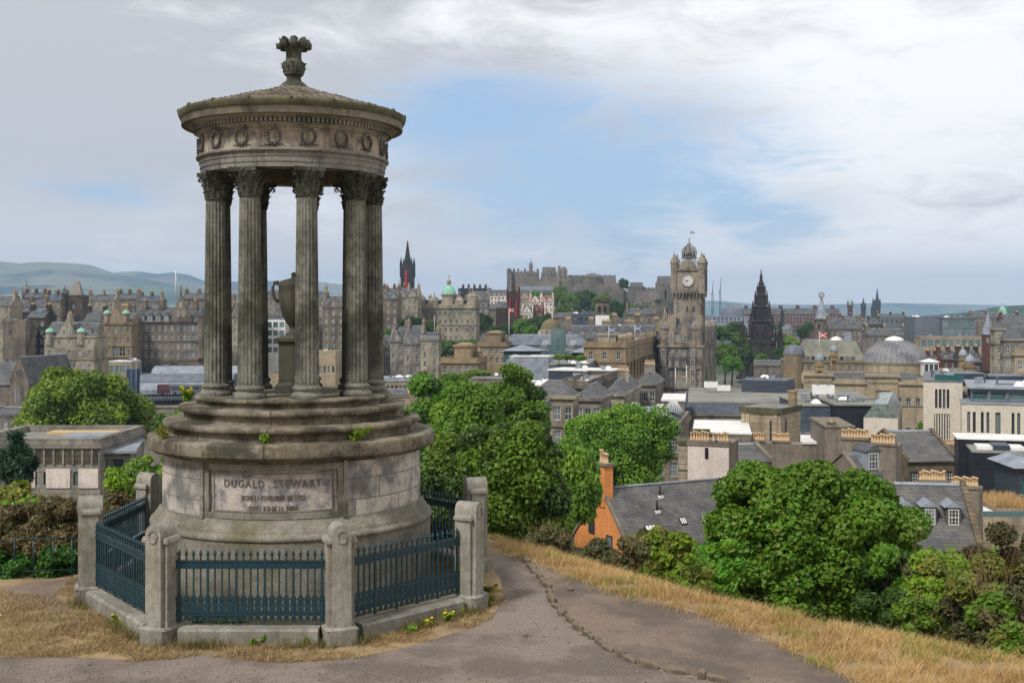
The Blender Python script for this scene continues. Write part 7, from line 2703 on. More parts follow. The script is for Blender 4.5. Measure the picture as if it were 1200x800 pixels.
# ============================================================ lower left: flat roofed building and the station
b = Bld('flat_roofed_office', 'blocky grey stone building with flat parapet roof and white window panels at left', 'building', -40, 150, 117, 523, rot=0, depth=18, wall=m_grey)
zt = b.H
b.rows('front', zt - 5.6, zt - 2.6, 1, 9, 1.1, 1.7, 'dark')
b.walls()
b.parapet(1.0, th=0.9, roof=m_flat)
b.part('panel_row', MB().box(0.3, -0.10, zt - 2.2, b.L - 0.3, -0.01, zt - 0.5), m_soot)
for k in range(14):
    b.part('panel_post', MB().box(b.L * (k + 0.1) / 14, -0.2, zt - 2.3, b.L * (k + 0.1) / 14 + 0.28, -0.101, zt - 0.3), m_grey)
b.band(zt - 0.2, 0.5, 0.35)
for u0_, u1_ in ((0.60, 0.78), (0.84, 0.99), (0.30, 0.52)):
    b.part('white_panel', MB().box(b.L * u0_, -0.14, zt - 5.4, b.L * u1_, -0.01, zt - 2.9), m_wrend)
b.part('roof_duct', MB().box(b.L * 0.55, 7, zt + 0.16, b.L * 0.88, 12, zt + 0.6), m_lead)
b.part('roof_sheet', MB().box(b.L * 0.3, 13, zt + 0.16, b.L * 0.92, 16, zt + 0.5), mat('sand_roof', srgb(196, 168, 120), dark=srgb(160, 140, 104), amt=0.4))
b = Bld('low_annex', 'low annex with thin flat roof and dark glazed wall right of the blocky stone building', 'annex', 117, 152, 152, 531, rot=-14, depth=14, wall=m_grey)
b.rows('front', b.H - 3.4, b.H - 0.3, 1, 4, 1.2, 2.2, 'dark')
b.walls()
b.flatroof(m_lead, 0.35, 0.9)
# station roofs and bridge
e = thing('station_roof', 'long white and grey station roof with curved glazed ribs beyond the bright tree', 'station roof', 200, 462, 372, R(4))
kk = 372 / F
for j, (z0, h_, mm, dy) in enumerate(((0, 4.0, m_lead, 0), (1.6, 5.4, m_leadd, 16), (3.0, 6.2, m_lead, 34))):
    n = 8
    a = MB().yprism([(dy + 15 * (1 - math.cos(PI * q / n)) / 2 * 1.0, z0 + h_ * math.sin(PI * q / n) * 0.45 + 1.5) for q in range(n + 1)][::-1] + [(dy, z0 - 2)] + [(dy + 15, z0 - 2)][:0], -52 * kk, 62 * kk)
    a.build('roof_bay', mm, e)
gd = MB()
gd.box(-48 * kk, -3, -3.2, 60 * kk, -2.2, -2.6)
gd.box(-48 * kk, -3, -0.4, 60 * kk, -2.2, 0.2)
for q in range(34):
    x0 = (-48 + 108 * q / 34) * kk
    x1 = (-48 + 108 * (q + 1) / 34) * kk
    gd.tube([(x0, -2.6, -2.8), ((x0 + x1) / 2, -2.6, -0.2), (x1, -2.6, -2.8)], 0.2, 4)
gd.build('lattice_girder', m_clad, e)
MB().box(-52 * kk, -1, -14, 62 * kk, 2, -3.3).build('platform_wall', m_soot, e)
for q in range(6):
    MB().box((-40 + q * 17) * kk, -3.2, -14, (-38.5 + q * 17) * kk, -1.2, -3.3).build('pier', m_brn, e)
bus_m = mat('dark_red_paint', srgb(92, 42, 44), rough=0.4, spec=0.5)
for px, lab, mm in ((184, 'dark red bus on the station deck in front of the white roofs', bus_m), (199, 'grey bus parked behind the dark red one on the station deck', m_clad2)):
    e2 = thing('bus', lab, 'bus', px, 463, 366, R(3), 'buses on the station deck')
    bd2 = MB().box(0, 0, 0.5, 9.5, 2.4, 3.2)
    bd2.frust(0.1, 0.1, 9.4, 2.3, 3.201, 3.4, 0.2)
    bd2.build('body', mm, e2)
    MB().box(0.3, -0.04, 1.7, 9.2, 0.01, 2.7).build('window_band', m_gl, e2)
    for q in (1.6, 7.6):
        wl = MB().lathe([(0.5, -0.1), (0.5, 0.3)], 12)
        wl.v = [(x + q, z, y + 0.5) for x, y, z in wl.v]
        wl.build('wheel', m_blk, e2)
e = thing('scaffold_screen', 'blue mesh screened scaffold at the left end of the station roof', 'scaffold', 154, 470, 360, R(4))
MB().box(-1.5, 0, -4, 1.6, 4, 10).build('mesh_screen', mat('blue_mesh', srgb(52, 72, 96), rough=0.9), e)
for q in range(4):
    MB().tube([(-1.5 + q * 1.5, -0.2, -4), (-1.5 + q * 1.5, -0.2, 12.6)], 0.08, 4).build('scaffold_pole', m_lead, e)
b = Bld('shopfront_building', 'low pale building with turquoise shop windows at the foot of the domed tenement', 'building', 128, 395, 153, 424, rot=0, depth=10, wall=m_pale)
b.rows('front', b.H - 4.2, b.H - 0.6, 1, 4, 1.5, 2.6, 'green')
b.walls()
b.flatroof(m_white)
b = Bld('retaining_wall', 'long grey stone retaining wall below the station roof', 'wall', 165, 240, 236, 478, rot=-3, depth=3, wall=m_grey)
b.walls()
b.flatroof(m_grend, 0.3, 0.2)
# ============================================================ vegetation
G1 = leafmat('leaf_mid', (0.070, 0.140, 0.012), (0.112, 0.205, 0.020))
G2 = leafmat('leaf_bright', (0.120, 0.215, 0.015), (0.170, 0.280, 0.022), (0.20, 0.25, 0.035))
G3 = leafmat('leaf_dark', (0.030, 0.068, 0.012), (0.050, 0.098, 0.018))
G4 = leafmat('leaf_maple', (0.052, 0.135, 0.010), (0.105, 0.225, 0.018), (0.20, 0.22, 0.025))
G5 = leafmat('leaf_far', (0.042, 0.092, 0.014), (0.070, 0.128, 0.020))
G6 = leafmat('leaf_yellow_green', (0.115, 0.150, 0.022), (0.160, 0.185, 0.030), (0.36, 0.27, 0.03))
G7 = leafmat('gorse_brown', (0.070, 0.060, 0.022), (0.110, 0.088, 0.034), (0.17, 0.125, 0.05), trans=0.2)
G8 = leafmat('gorse_olive', (0.050, 0.060, 0.018), (0.085, 0.082, 0.028), (0.14, 0.10, 0.035), trans=0.2)
G9 = leafmat('pine_needles', (0.022, 0.050, 0.030), (0.034, 0.070, 0.040), trans=0.15)
G10 = leafmat('ivy_leaf', (0.028, 0.080, 0.014), (0.050, 0.125, 0.020))
GS = leafmat('straw', (0.36, 0.235, 0.085), (0.50, 0.35, 0.14), (0.60, 0.47, 0.24), trans=0.25)
GG = leafmat('short_grass', (0.085, 0.11, 0.025), (0.20, 0.17, 0.06), (0.32, 0.23, 0.10), trans=0.25)
m_bark = mat('bark', srgb(92, 80, 66), dark=srgb(50, 44, 38), amt=0.7, scale=2.0, rough=0.95, streak=0.5)
m_yel = mat('yellow_petal', (0.72, 0.52, 0.02), rough=0.6)
m_twig = mat('dry_twig', srgb(128, 104, 74), dark=srgb(80, 64, 46), amt=0.5, scale=3, rough=0.9)


def leaves_mesh(name, clumps, n, size, mats, seed=0, aspect=1.5, flat=0.75, droop=0.0, shell=0.62, lobes=False):
    """leaf shaped faces spread through clumps (x, y, z, r, mi)"""
    rs = np.random.RandomState(seed)
    C = np.array([c[:4] for c in clumps])
    mi = np.array([c[4] if len(c) > 4 else 0 for c in clumps])
    wts = C[:, 3] ** 2
    idx = rs.choice(len(C), n, p=wts / wts.sum())
    d = rs.normal(size=(n, 3))
    d /= np.linalg.norm(d, axis=1)[:, None]
    rad = C[idx, 3] * (shell + (1.06 - shell) * rs.rand(n) ** 0.6)
    pos = C[idx, :3] + d * rad[:, None] * np.array([1, 1, flat])
    pos[:, 2] -= droop * rs.rand(n) * C[idx, 3]
    nrm = d * 0.7 + rs.normal(size=(n, 3)) * 0.55 + np.array([0, 0, 0.45])
    nrm /= np.linalg.norm(nrm, axis=1)[:, None]
    t = rs.normal(size=(n, 3))
    t[:, 2] -= droop * 2.5
    t -= nrm * (t * nrm).sum(1)[:, None]
    t /= np.linalg.norm(t, axis=1)[:, None]
    b = np.cross(nrm, t)
    s = (size * (0.6 + 0.8 * rs.rand(n)))[:, None]
    L = t * s * aspect * 0.5
    B = b * s * 0.5
    k = nrm * s * 0.16
    if lobes:
        # five sided lobed leaf
        vs = np.stack([pos - L, pos - L * 0.2 + B * 1.15 - k, pos + L * 0.55 + B * 0.75 - k, pos + L * 1.1, pos + L * 0.55 - B * 0.75 - k, pos - L * 0.2 - B * 1.15 - k], 1).reshape(-1, 3)
        m = 6
    else:
        vs = np.stack([pos - L, pos + B - k, pos + L, pos - B - k], 1).reshape(-1, 3)
        m = 4
    me = bpy.data.meshes.new(name)
    me.vertices.add(n * m)
    me.vertices.foreach_set('co', vs.ravel())
    me.loops.add(n * m)
    me.loops.foreach_set('vertex_index', np.arange(n * m, dtype=np.int32))
    me.polygons.add(n)
    me.polygons.foreach_set('loop_start', np.arange(0, n * m, m, dtype=np.int32))
    me.polygons.foreach_set('loop_total', np.full(n, m, dtype=np.int32))
    for mm in mats:
        me.materials.append(mm)
    me.polygons.foreach_set('material_index', mi[idx].astype(np.int32))
    me.update()
    return me


def crown_clumps(seed, n=40, rx=1.0, rz=1.0, cr=0.32, nm=1, uneven=0.25, cone=0.0, bottom=-0.75):
    "clumps spread over and through an uneven body of half width rx and half height rz around the origin"
    rg = random.Random(seed)
    out = []
    tries = 0
    while len(out) < n and tries < 4000:
        tries += 1
        d = Vector((rg.gauss(0, 1), rg.gauss(0, 1), rg.gauss(0, 1))).normalized()
        if d.z < bottom:
            continue
        wob = 1 + uneven * mnoise.noise(Vector((d.x * 1.7 + seed * 3.1, d.y * 1.7, d.z * 1.7))) * 2
        f = rg.uniform(0.45, 1.0) ** 0.5 * wob
        tz = (d.z * f + 1) / 2
        wf = 1 - cone * max(0, tz - 0.3)
        r = cr * rg.uniform(0.65, 1.25)
        p = (d.x * f * (rx - r * 0.7) * wf, d.y * f * (rx - r * 0.7) * wf, d.z * f * (rz - r * 0.7))
        out.append((p[0], p[1], p[2], r, rg.randrange(nm)))
    return out


def limbs_mesh(name, clumps, zbase, r0, seed=0, nl=9, fork=-0.45, rz=1.0):
    "tapered trunk that forks into limbs reaching to the clumps"
    rg = random.Random(seed)
    mb = MB()
    zf = fork * rz
    top = Vector((rg.uniform(-0.05, 0.05), rg.uniform(-0.05, 0.05), rz * 0.4))
    base = Vector((0, 0, zbase))
    pts, rs = [], []
    for k in range(8):
        t = k / 7
        p = base.lerp(top, t)
        p.x += 0.05 * rz * math.sin(t * 5 + seed)
        pts.append(p)
        rs.append(r0 * (1.35 if k == 0 else 1) * (1 - 0.75 * t))
    mb.tube(pts, rs, 8)
    for c in rg.sample(clumps, min(nl, len(clumps))):
        e = Vector(c[:3])
        s = Vector((0, 0, max(zbase * 0.5 + zf * 0.5, min(e.z - 0.3 * rz, rz * 0.2))))
        mid = s.lerp(e, 0.5) + Vector((0, 0, -0.06 * rz))
        mb.tube([s, mid, e], [r0 * 0.5, r0 * 0.3, r0 * 0.1], 5)
    return mb.mesh(name, m_bark)


def tree(name, label, px, ytop, ybot, wpx, D, mats, n=9000, leaf=0.22, seed=1, group=None, cat='tree', ncl=46, cr=0.30, cone=0.0, droop=0.0, uneven=0.25, lobes=False, aspect=1.5, shell=0.62, bottom=-0.75, trunk_r=None, depth_k=0.85, flat=0.8):
    kk = D / F
    rx = wpx * kk / 2
    rz = (ybot - ytop) * kk / 2
    x, zc = X_(px, D), Z_((ytop + ybot) / 2, D)
    zg = T(x, D)
    o = empty(name, (x, D, zg), 0, size=1)
    tag(o, label, cat, group)
    cl = crown_clumps(seed, ncl, rx, rz, cr * min(rx, rz), len(mats), uneven, cone, bottom)
    cl = [(a, b_ * depth_k, c, r, m_) for a, b_, c, r, m_ in cl]
    me = leaves_mesh('crown', cl, n, leaf, mats, seed, droop=droop, lobes=lobes, aspect=aspect, shell=shell, flat=flat)
    link('crown', me, o, (0, 0, zc - zg))
    tm = limbs_mesh('trunk', cl, min(-rz * 0.9, zg - zc - 0.3), trunk_r or max(0.08, rx * 0.07), seed, rz=rz)
    link('trunk', tm, o, (0, 0, zc - zg))
    return o


tree('broadleaf_tree', 'large bright green spreading tree in front of the old town at left', 96, 428, 540, 152, 185, [G2, G2, G1], 52000, 0.38, 3, ncl=130, cr=0.26, uneven=0.22, shell=0.5)
tree('broadleaf_tree', 'bright green bushy tree behind the low annex at left', 168, 528, 600, 62, 120, [G2, G1], 9000, 0.30, 8)
tree('broadleaf_tree', 'small round bright tree on the slope left of the drum', 88, 458, 500, 46, 200, [G2], 4000, 0.45, 9)
tree('broadleaf_tree', 'low green scrub by the retaining wall left of the monument', 205, 478, 520, 60, 215, [G1, G2], 4500, 0.45, 19)
tree('broadleaf_tree', 'low yellowish green scrub under the station roof left of the monument', 158, 470, 500, 40, 260, [G6, G1], 3000, 0.5, 20)

tree('broadleaf_tree', 'dark leafy tree immediately right of the round monument', 506, 442, 590, 104, 92, [G1, G1, G3], 52000, 0.19, 31, ncl=80, cr=0.30, uneven=0.26, shell=0.5)
tree('broadleaf_tree', 'tall middle tree with a rounded dark crown behind the right pier', 548, 440, 600, 108, 84, [G1, G2, G1], 56000, 0.175, 32, ncl=80, cr=0.30, uneven=0.26, shell=0.5)
tree('broadleaf_tree', 'tallest tree of the dark group with an open feathery top', 604, 433, 580, 88, 100, [G1, G1, G3], 46000, 0.19, 33, ncl=80, cr=0.30, uneven=0.25, shell=0.5)
tree('broadleaf_tree', 'dense dark leafy tree in the centre whose foot touches the dry grass', 597, 480, 656, 138, 46, [G3, G1, G4], 84000, 0.12, 34, ncl=120, cr=0.30, uneven=0.14, shell=0.5, lobes=True, aspect=1.2)
tree('broadleaf_tree', 'dark tree filling the gap between the monument and the dense central tree', 540, 500, 655, 120, 58, [G3, G1], 48000, 0.15, 35, ncl=80, cr=0.34, uneven=0.14)
tree('weeping_tree', 'light green weeping tree left of the orange chimney', 668, 512, 622, 74, 76, [G2, G1], 52000, 0.13, 36, ncl=70, cr=0.32, uneven=0.14, droop=1.2, aspect=2.6)
tree('broadleaf_tree', 'broad green tree behind the orange chimney in front of the terrace', 728, 466, 585, 126, 128, [G1, G2, G1], 64000, 0.22, 37, ncl=110, cr=0.28, uneven=0.25, shell=0.5)
tree('broadleaf_tree', 'green tree crown left of the broad tree behind the orange chimney', 682, 490, 570, 62, 132, [G1, G2], 30000, 0.22, 38, ncl=70, cr=0.34)
tree('maple_tree', 'big dense bright green maple in the right foreground above the dry grass', 945, 534, 752, 262, 33, [G4, G4, G1], 150000, 0.098, 41, ncl=330, cr=0.18, uneven=0.17, lobes=True, aspect=1.15, shell=0.7, bottom=-0.95)
tree('maple_tree', 'small leafy offshoot at the left foot of the big maple', 838, 628, 720, 64, 30, [G4, G2], 12000, 0.12, 42, ncl=40, lobes=True, aspect=1.15, bottom=-0.95)
tree('maple_tree', 'leafy low shoulder at the right foot of the big maple', 1040, 640, 758, 84, 29, [G4, G3], 16000, 0.12, 43, ncl=46, lobes=True, aspect=1.15, bottom=-0.95)
tree('conifer_tree', 'small dark blue green pine before the flat stone building at far left', 18, 510, 580, 44, 60, [G9], 9000, 0.16, 44, ncl=34, cr=0.22, cone=0.9, aspect=4, uneven=0.5)

# ---- far trees: each its own crown and trunk
PROT = {}


def far_proto(kind):
    if kind not in PROT:
        v, ln, mats = {0: (101, 0, [G5]), 1: (102, 0, [G1]), 2: (103, 0, [G3]), 3: (104, 0, [G2]), 4: (105, 0, [G5, G1])}[kind]
        cl = crown_clumps(v, 60, 1.0, 1.0, 0.34, len(mats), 0.2)
        me = leaves_mesh('crown', cl, 5200, 0.105, mats, v, shell=0.5)
        tm = limbs_mesh('trunk', cl, -2.2, 0.09, v, nl=5)
        PROT[kind] = (me, tm)
    return PROT[kind]


def far_tree(label, px, ytop, ybot, wpx, D, kind=0, group=None):
    kk = D / F
    x = X_(px, D)
    rx, rz = wpx * kk / 2, (ybot - ytop) * kk / 2
    zc = Z_((ytop + ybot) / 2, D)
    o = empty('far_tree', (x, D, zc - rz * 1.5), random.Random(px * 7 + D).uniform(0, 6.28), size=2)
    tag(o, label, 'tree', group or 'trees among the city buildings')
    me, tm = far_proto(kind)
    for nm, m_ in (('crown', me), ('trunk', tm)):
        c = link(nm, m_, o, (0, 0, rz * 1.5))
        c.scale = (rx, rx, rz)
    return o


FT = [
    ('round dark tree on the slope in front of the domed bank', 482, 368, 397, 34, 520, 2), ('low green tree at the left foot of the round dark tree by the bank', 458, 384, 397, 20, 515, 1), ('lighter tree between the round dark tree and the domed bank', 503, 374, 398, 20, 525, 0),
    ('tall narrow dark tree below the left corner of the domed bank', 517, 392, 430, 18, 500, 2), ('broad pale green tree below the domed bank', 536, 397, 424, 42, 480, 0), ('green tree at the right foot of the domed bank', 552, 396, 420, 22, 470, 1),
    ('dark round tree between the bank and the twin towers', 567, 364, 390, 22, 640, 2), ('low tree between the bank and the twin towers, close to the street', 579, 380, 396, 16, 600, 0), ('dark tree at the foot of the left twin tower', 592, 378, 398, 18, 600, 2),
    ('green tree in front of the twin towers', 611, 372, 396, 22, 600, 1), ('spiky dark tree right of the twin towers', 627, 368, 394, 20, 600, 2), ('dark conical tree right of the white gabled houses', 640, 364, 390, 14, 620, 2), ('green tree in front of the brown dome', 622, 380, 399, 18, 560, 1),
    ('green tree on the castle slope above the white gabled houses', 628, 340, 358, 18, 900, 1), ('tree on the castle slope left of the grandstand foot', 585, 340, 360, 22, 900, 0), ('tree on the castle slope just under the grandstand', 645, 342, 360, 20, 950, 1), ('high tree under the castle square tower', 657, 334, 354, 22, 960, 1),
    ('middle tree in the thick castle slope group', 668, 342, 364, 24, 940, 1), ('dark tree in the thick castle slope group', 680, 340, 366, 24, 950, 2), ('dark tree right of centre in the castle slope group', 690, 338, 360, 20, 960, 2), ('lighter tree at the right end of the castle slope group', 702, 345, 368, 24, 950, 1),
    ('low tree at the bottom of the castle slope group', 672, 356, 374, 22, 900, 0), ('low bright tree at the bottom of the castle slope', 655, 358, 372, 18, 880, 1), ('tree hard against the castle wall at the right of the slope', 709, 342, 360, 14, 980, 1), ('dark tree beside the arched tower below the castle rock', 722, 350, 374, 22, 700, 2),
    ('single round tree standing on top of the castle rock', 731, 325, 340, 12, 1120, 2), ('small bush tree on the castle rock face', 742, 356, 366, 10, 1040, 1), ('small tree on the rock below the castle hospital block', 754, 358, 368, 10, 1030, 0),
    ('green tree right of the clock tower hotel, upper', 846, 380, 402, 24, 640, 0), ('large dark tree right of the clock tower hotel', 850, 400, 432, 30, 560, 1), ('light tree left of the gothic monument', 866, 388, 410, 22, 650, 1), ('dark tree close to the left of the gothic monument', 872, 402, 432, 24, 600, 2), ('low tree at the left foot of the gothic monument', 858, 416, 438, 26, 540, 1),
    ('tree seen behind the gothic monument legs', 893, 404, 432, 26, 700, 1), ('pale far tree left of the grey theatre', 836, 378, 394, 12, 900, 0), ('far tree in the park beyond the hotel', 862, 376, 392, 26, 900, 0), ('tree right of the gothic monument', 914, 404, 430, 18, 640, 2), ('bright tree right of the gothic monument near the grey stone building', 925, 393, 412, 26, 700, 3),
    ('dark tree left of the crowned tower', 941, 380, 398, 16, 760, 2), ('tree in front of the long red terrace, left', 912, 378, 392, 18, 1000, 0), ('tree in front of the long red terrace, right', 948, 376, 390, 14, 1050, 0), ('low tree before the small domed grey building', 914, 390, 402, 18, 800, 1), ('dark tree beside the domed corner building', 915, 412, 436, 14, 560, 2),
    ('small green tree on the roof garden of the curved grey block', 655, 414, 423, 14, 316, 3), ('middle shrub on the roof garden of the curved grey block', 668, 415, 423, 14, 316, 1), ('green shrub at the right end of the roof garden', 681, 415, 424, 14, 316, 3),
    ('green hedge tree above the red flat block', 560, 432, 445, 40, 310, 3), ('dark tree beside the terminus arcade', 498, 434, 452, 22, 300, 2), ('bright tree in the gap above the dark tree group', 532, 436, 452, 36, 200, 1),
    ('tree at the right edge of the castle slope near the arched tower', 716, 366, 382, 14, 560, 1), ('far tree at the left below the hills', 8, 349, 360, 20, 900, 2), ('tiny far tree beside the small grey church spire', 44, 347, 356, 14, 950, 2), ('green tree on a roof terrace between the chimney stacks, left skyline', 154, 351, 357, 14, 640, 3),
    ('tree between the domed records hall and the beige modern building', 1079, 492, 512, 7, 230, 3), ('far tree right of the crowned tower', 1012, 372, 380, 12, 1200, 2), ('far dark tree left of the green copper dome', 1150, 366, 376, 20, 1300, 2),
]
for a in FT:
    far_tree(*a)

# ---- shrubs on the edge of the hilltop
rng = random.Random(77)


def shrub(name, label, px, ytop, ybot, wpx, D, mats, n, leaf, seed, group=None, aspect=2.2, twigs=0, cat='shrub', uneven=0.3, droop=0.0, lobes=False, cr=0.3, ncl=34):
    kk = D / F
    rx, rz = wpx * kk / 2, (ybot - ytop) * kk / 2
    x = X_(px, D)
    zg = T(x, D)
    zc = Z_((ytop + ybot) / 2, D)
    if zc - rz > zg:
        rz = (zc + rz - zg) / 2 + 0.05
        zc = zg + rz - 0.05
    o = empty(name, (x, D, zg), 0)
    tag(o, label, cat, group)
    cl = crown_clumps(seed, ncl, rx, rz, cr * min(rx, rz) + 0.04, len(mats), uneven, 0, -0.95)
    link('foliage', leaves_mesh('foliage', cl, n, leaf, mats, seed, aspect=aspect, shell=0.45, droop=droop, lobes=lobes), o, (0, 0, zc - zg))
    mb = MB()
    rg = random.Random(seed)
    for c in rg.sample(cl, min(len(cl), 12)):
        e = Vector(c[:3]) * 0.95
        mb.tube([(0.15 * e.x, 0.15 * e.y, zg - zc - 0.1), (0.5 * e.x, 0.5 * e.y, (e.z + zg - zc) * 0.5), e], [0.03 + 0.01 * rx, 0.02, 0.007], 5)
    for k in range(twigs):
        a = rg.uniform(0, 2 * PI)
        r_ = rx * rg.uniform(0.1, 0.95)
        h = rz * rg.uniform(0.8, 1.35)
        dx_, dy_ = rg.gauss(0, 0.12), rg.gauss(0, 0.12)
        mb.tube([(r_ * 0.6 * math.cos(a), r_ * 0.6 * math.sin(a), -rz * 0.3), (r_ * math.cos(a), r_ * math.sin(a), h * 0.6), (r_ * 1.08 * math.cos(a) + dx_, r_ * 1.08 * math.sin(a) + dy_, h * 0.9)], [0.008, 0.005, 0.003], 4)
    link('stems', mb.mesh('stems', m_twig), o, (0, 0, zc - zg))
    return o


# left gorse hedge
GH = [
    ('brown gorse bush at the left edge of the picture behind the thin rail', 4, 578, 690, 90, 22.0, [G7, G8, G7], 38000, 0.044, 201),
    ('tall russet gorse bush second from the left edge', 38, 578, 690, 84, 22.2, [G7, G7, G8], 38000, 0.042, 202),
    ('gorse bush with olive green lower half in the middle of the left hedge', 68, 584, 690, 78, 22.0, [G8, G7], 36000, 0.042, 203),
    ('gorse bush at the right end of the left hedge against the outermost pier', 94, 592, 688, 52, 22.4, [G7, G8], 26000, 0.042, 204),
    ('light brown dried bush between the two left piers', 138, 574, 640, 60, 26.0, [G7, G7], 18000, 0.05, 205)]
for a in GH:
    shrub(a[0] and 'gorse_bush', *a, group='gorse bushes in the left hedge', twigs=26)
for a in (
        ('low ivy green bush under the gorse at the far left', 16, 638, 690, 70, 21.35, [G10], 6000, 0.06, 211),
        ('low ivy green bush under the gorse near the outermost pier', 70, 636, 690, 64, 21.35, [G10], 6000, 0.06, 212)):
    shrub('ivy_bush', *a, aspect=1.3, group='low ivy bushes under the gorse')
shrub('light_green_bush', 'light green leafy bush at the left edge above the gorse hedge', 14, 552, 606, 70, 30, [G2, G6], 9000, 0.11, 213, aspect=1.4, lobes=True)
shrub('light_green_bush', 'light green leafy bush rising above the middle of the gorse hedge', 78, 564, 606, 62, 29, [G2, G6], 8000, 0.10, 214, aspect=1.4, lobes=True)
shrub('light_green_bush', 'bright green bush between the flat stone building and the back left pier', 140, 548, 604, 60, 33, [G2], 8000, 0.12, 215, aspect=1.4, lobes=True)
shrub('light_green_bush', 'bright green bush just right of the back left pier beside the drum', 196, 530, 600, 46, 34, [G2, G1], 7000, 0.12, 216, aspect=1.4, lobes=True)
shrub('light_green_bush', 'yellowish leafy bush behind the gorse, left of centre of the hedge', 42, 572, 604, 50, 28, [G6, G2], 5000, 0.10, 217, aspect=1.4, lobes=True)

# middle gorse beside the cottage
for a in (
        ('brown gorse bush with pale tips at the left of the cottage gable', 656, 622, 672, 50, 33, [G7, G8], 18000, 0.055, 221),
        ('tall dark brown gorse bush in front of the orange cottage gable', 704, 638, 690, 60, 31, [G7, G8, G8], 20000, 0.055, 222),
        ('low brown gorse bush against the dark central tree', 634, 614, 664, 50, 32, [G8, G7], 13000, 0.055, 223),
        ('spreading russet gorse bush below the cottage roof', 744, 626, 692, 50, 30, [G7, G8], 15000, 0.055, 224)):
    shrub('gorse_bush', *a, group='gorse bushes beside the cottage', twigs=24)
for a in (
        ('yellow green bush in front of the slate cottage roof', 790, 616, 694, 66, 31, [G6, G2], 8000, 0.10, 231),
        ('small lime green bush among the straw grass below the cottage', 762, 660, 700, 40, 26, [G6, G2], 5000, 0.08, 232),
        ('yellow flowered green bush against the left side of the maple', 812, 652, 710, 50, 28, [G2, G6], 7000, 0.09, 233),
        ('loose pale twiggy bush before the cottage eaves', 756, 616, 680, 40, 34, [G6, G8], 3500, 0.09, 234)):
    shrub('yellow_green_bush', *a, aspect=1.5, group='yellow green bushes below the cottage', lobes=True, twigs=8)
# right hand scrub
for i, a in enumerate((
        ('yellow green scrub bush with reddish tips right of the maple', 1104, 636, 764, 96, 27, [G6, G2, G8], 19000, 0.085, 241),
        ('olive brown scrub bush standing before the planted terrace', 1160, 620, 730, 104, 36, [G8, G7, G6], 24000, 0.075, 242),
        ('green scrub bush at the right edge above the straw grass', 1176, 672, 794, 112, 22, [G1, G8, G6], 16000, 0.075, 243),
        ('low dark green bush between the maple and the right scrub', 1076, 700, 768, 64, 24, [G1, G8], 9000, 0.07, 244),
        ('greyish twiggy bush at the right edge below the terrace', 1196, 620, 700, 60, 40, [G8, G7], 7000, 0.12, 245),
        ('yellowish scrub bush in the middle of the right bank', 1136, 664, 776, 96, 25, [G6, G8, G1], 14000, 0.075, 246),
        ('small leafy bush at the very bottom right edge', 1190, 728, 792, 60, 19.0, [G1, G6], 7000, 0.06, 247))):
    shrub('scrub_bush', *a, aspect=1.7, group='scrub bushes on the right bank', twigs=20)

# ---- weeds growing on the monument and at the kerbs
def weed(label, x, y, z, h, n, m, seed, flowers=0, group='weeds on and around the monument', spread=0.5):
    o = empty('weed', (x, y, z), 0, size=0.1)
    tag(o, label, 'weed', group)
    rg = random.Random(seed)
    st_, fl = MB(), MB()
    lv = []
    for k in range(n):
        a = rg.uniform(0, 2 * PI)
        l_ = h * rg.uniform(0.5, 1.0)
        e = (math.cos(a) * l_ * spread, math.sin(a) * l_ * spread, l_ * rg.uniform(0.7, 1.0))
        st_.tube([(0, 0, -0.02), (e[0] * 0.4, e[1] * 0.4, e[2] * 0.6), e], [0.006, 0.005, 0.003], 4)
        for q in range(7):
            t = rg.uniform(0.15, 1.0)
            lv.append((e[0] * t, e[1] * t, e[2] * t, 0.03 + h * 0.05, 0))
        if k < flowers:
            fl.lathe([(0.001, e[2]), (0.028, e[2] + 0.012), (0.022, e[2] + 0.03), (0.001, e[2] + 0.034)], 7, cx=e[0], cy=e[1])
    st_.build('stem', m_twig, o)
    link('leaves', leaves_mesh('leaves', lv, n * 26, 0.035 + h * 0.05, [m], seed, aspect=1.6, shell=0.1), o)
    if flowers:
        fl.build('flower', m_yel, o)
    return o


def on_ring(px, r):
    # point on a ring of the monument facing the camera at column px
    k = (px - 600) / F
    for a in np.linspace(-1.6, 1.6, 321):
        x, y = MX + r * math.sin(a), MY - r * math.cos(a)
        if x / y >= k:
            return x, y
    return x, y


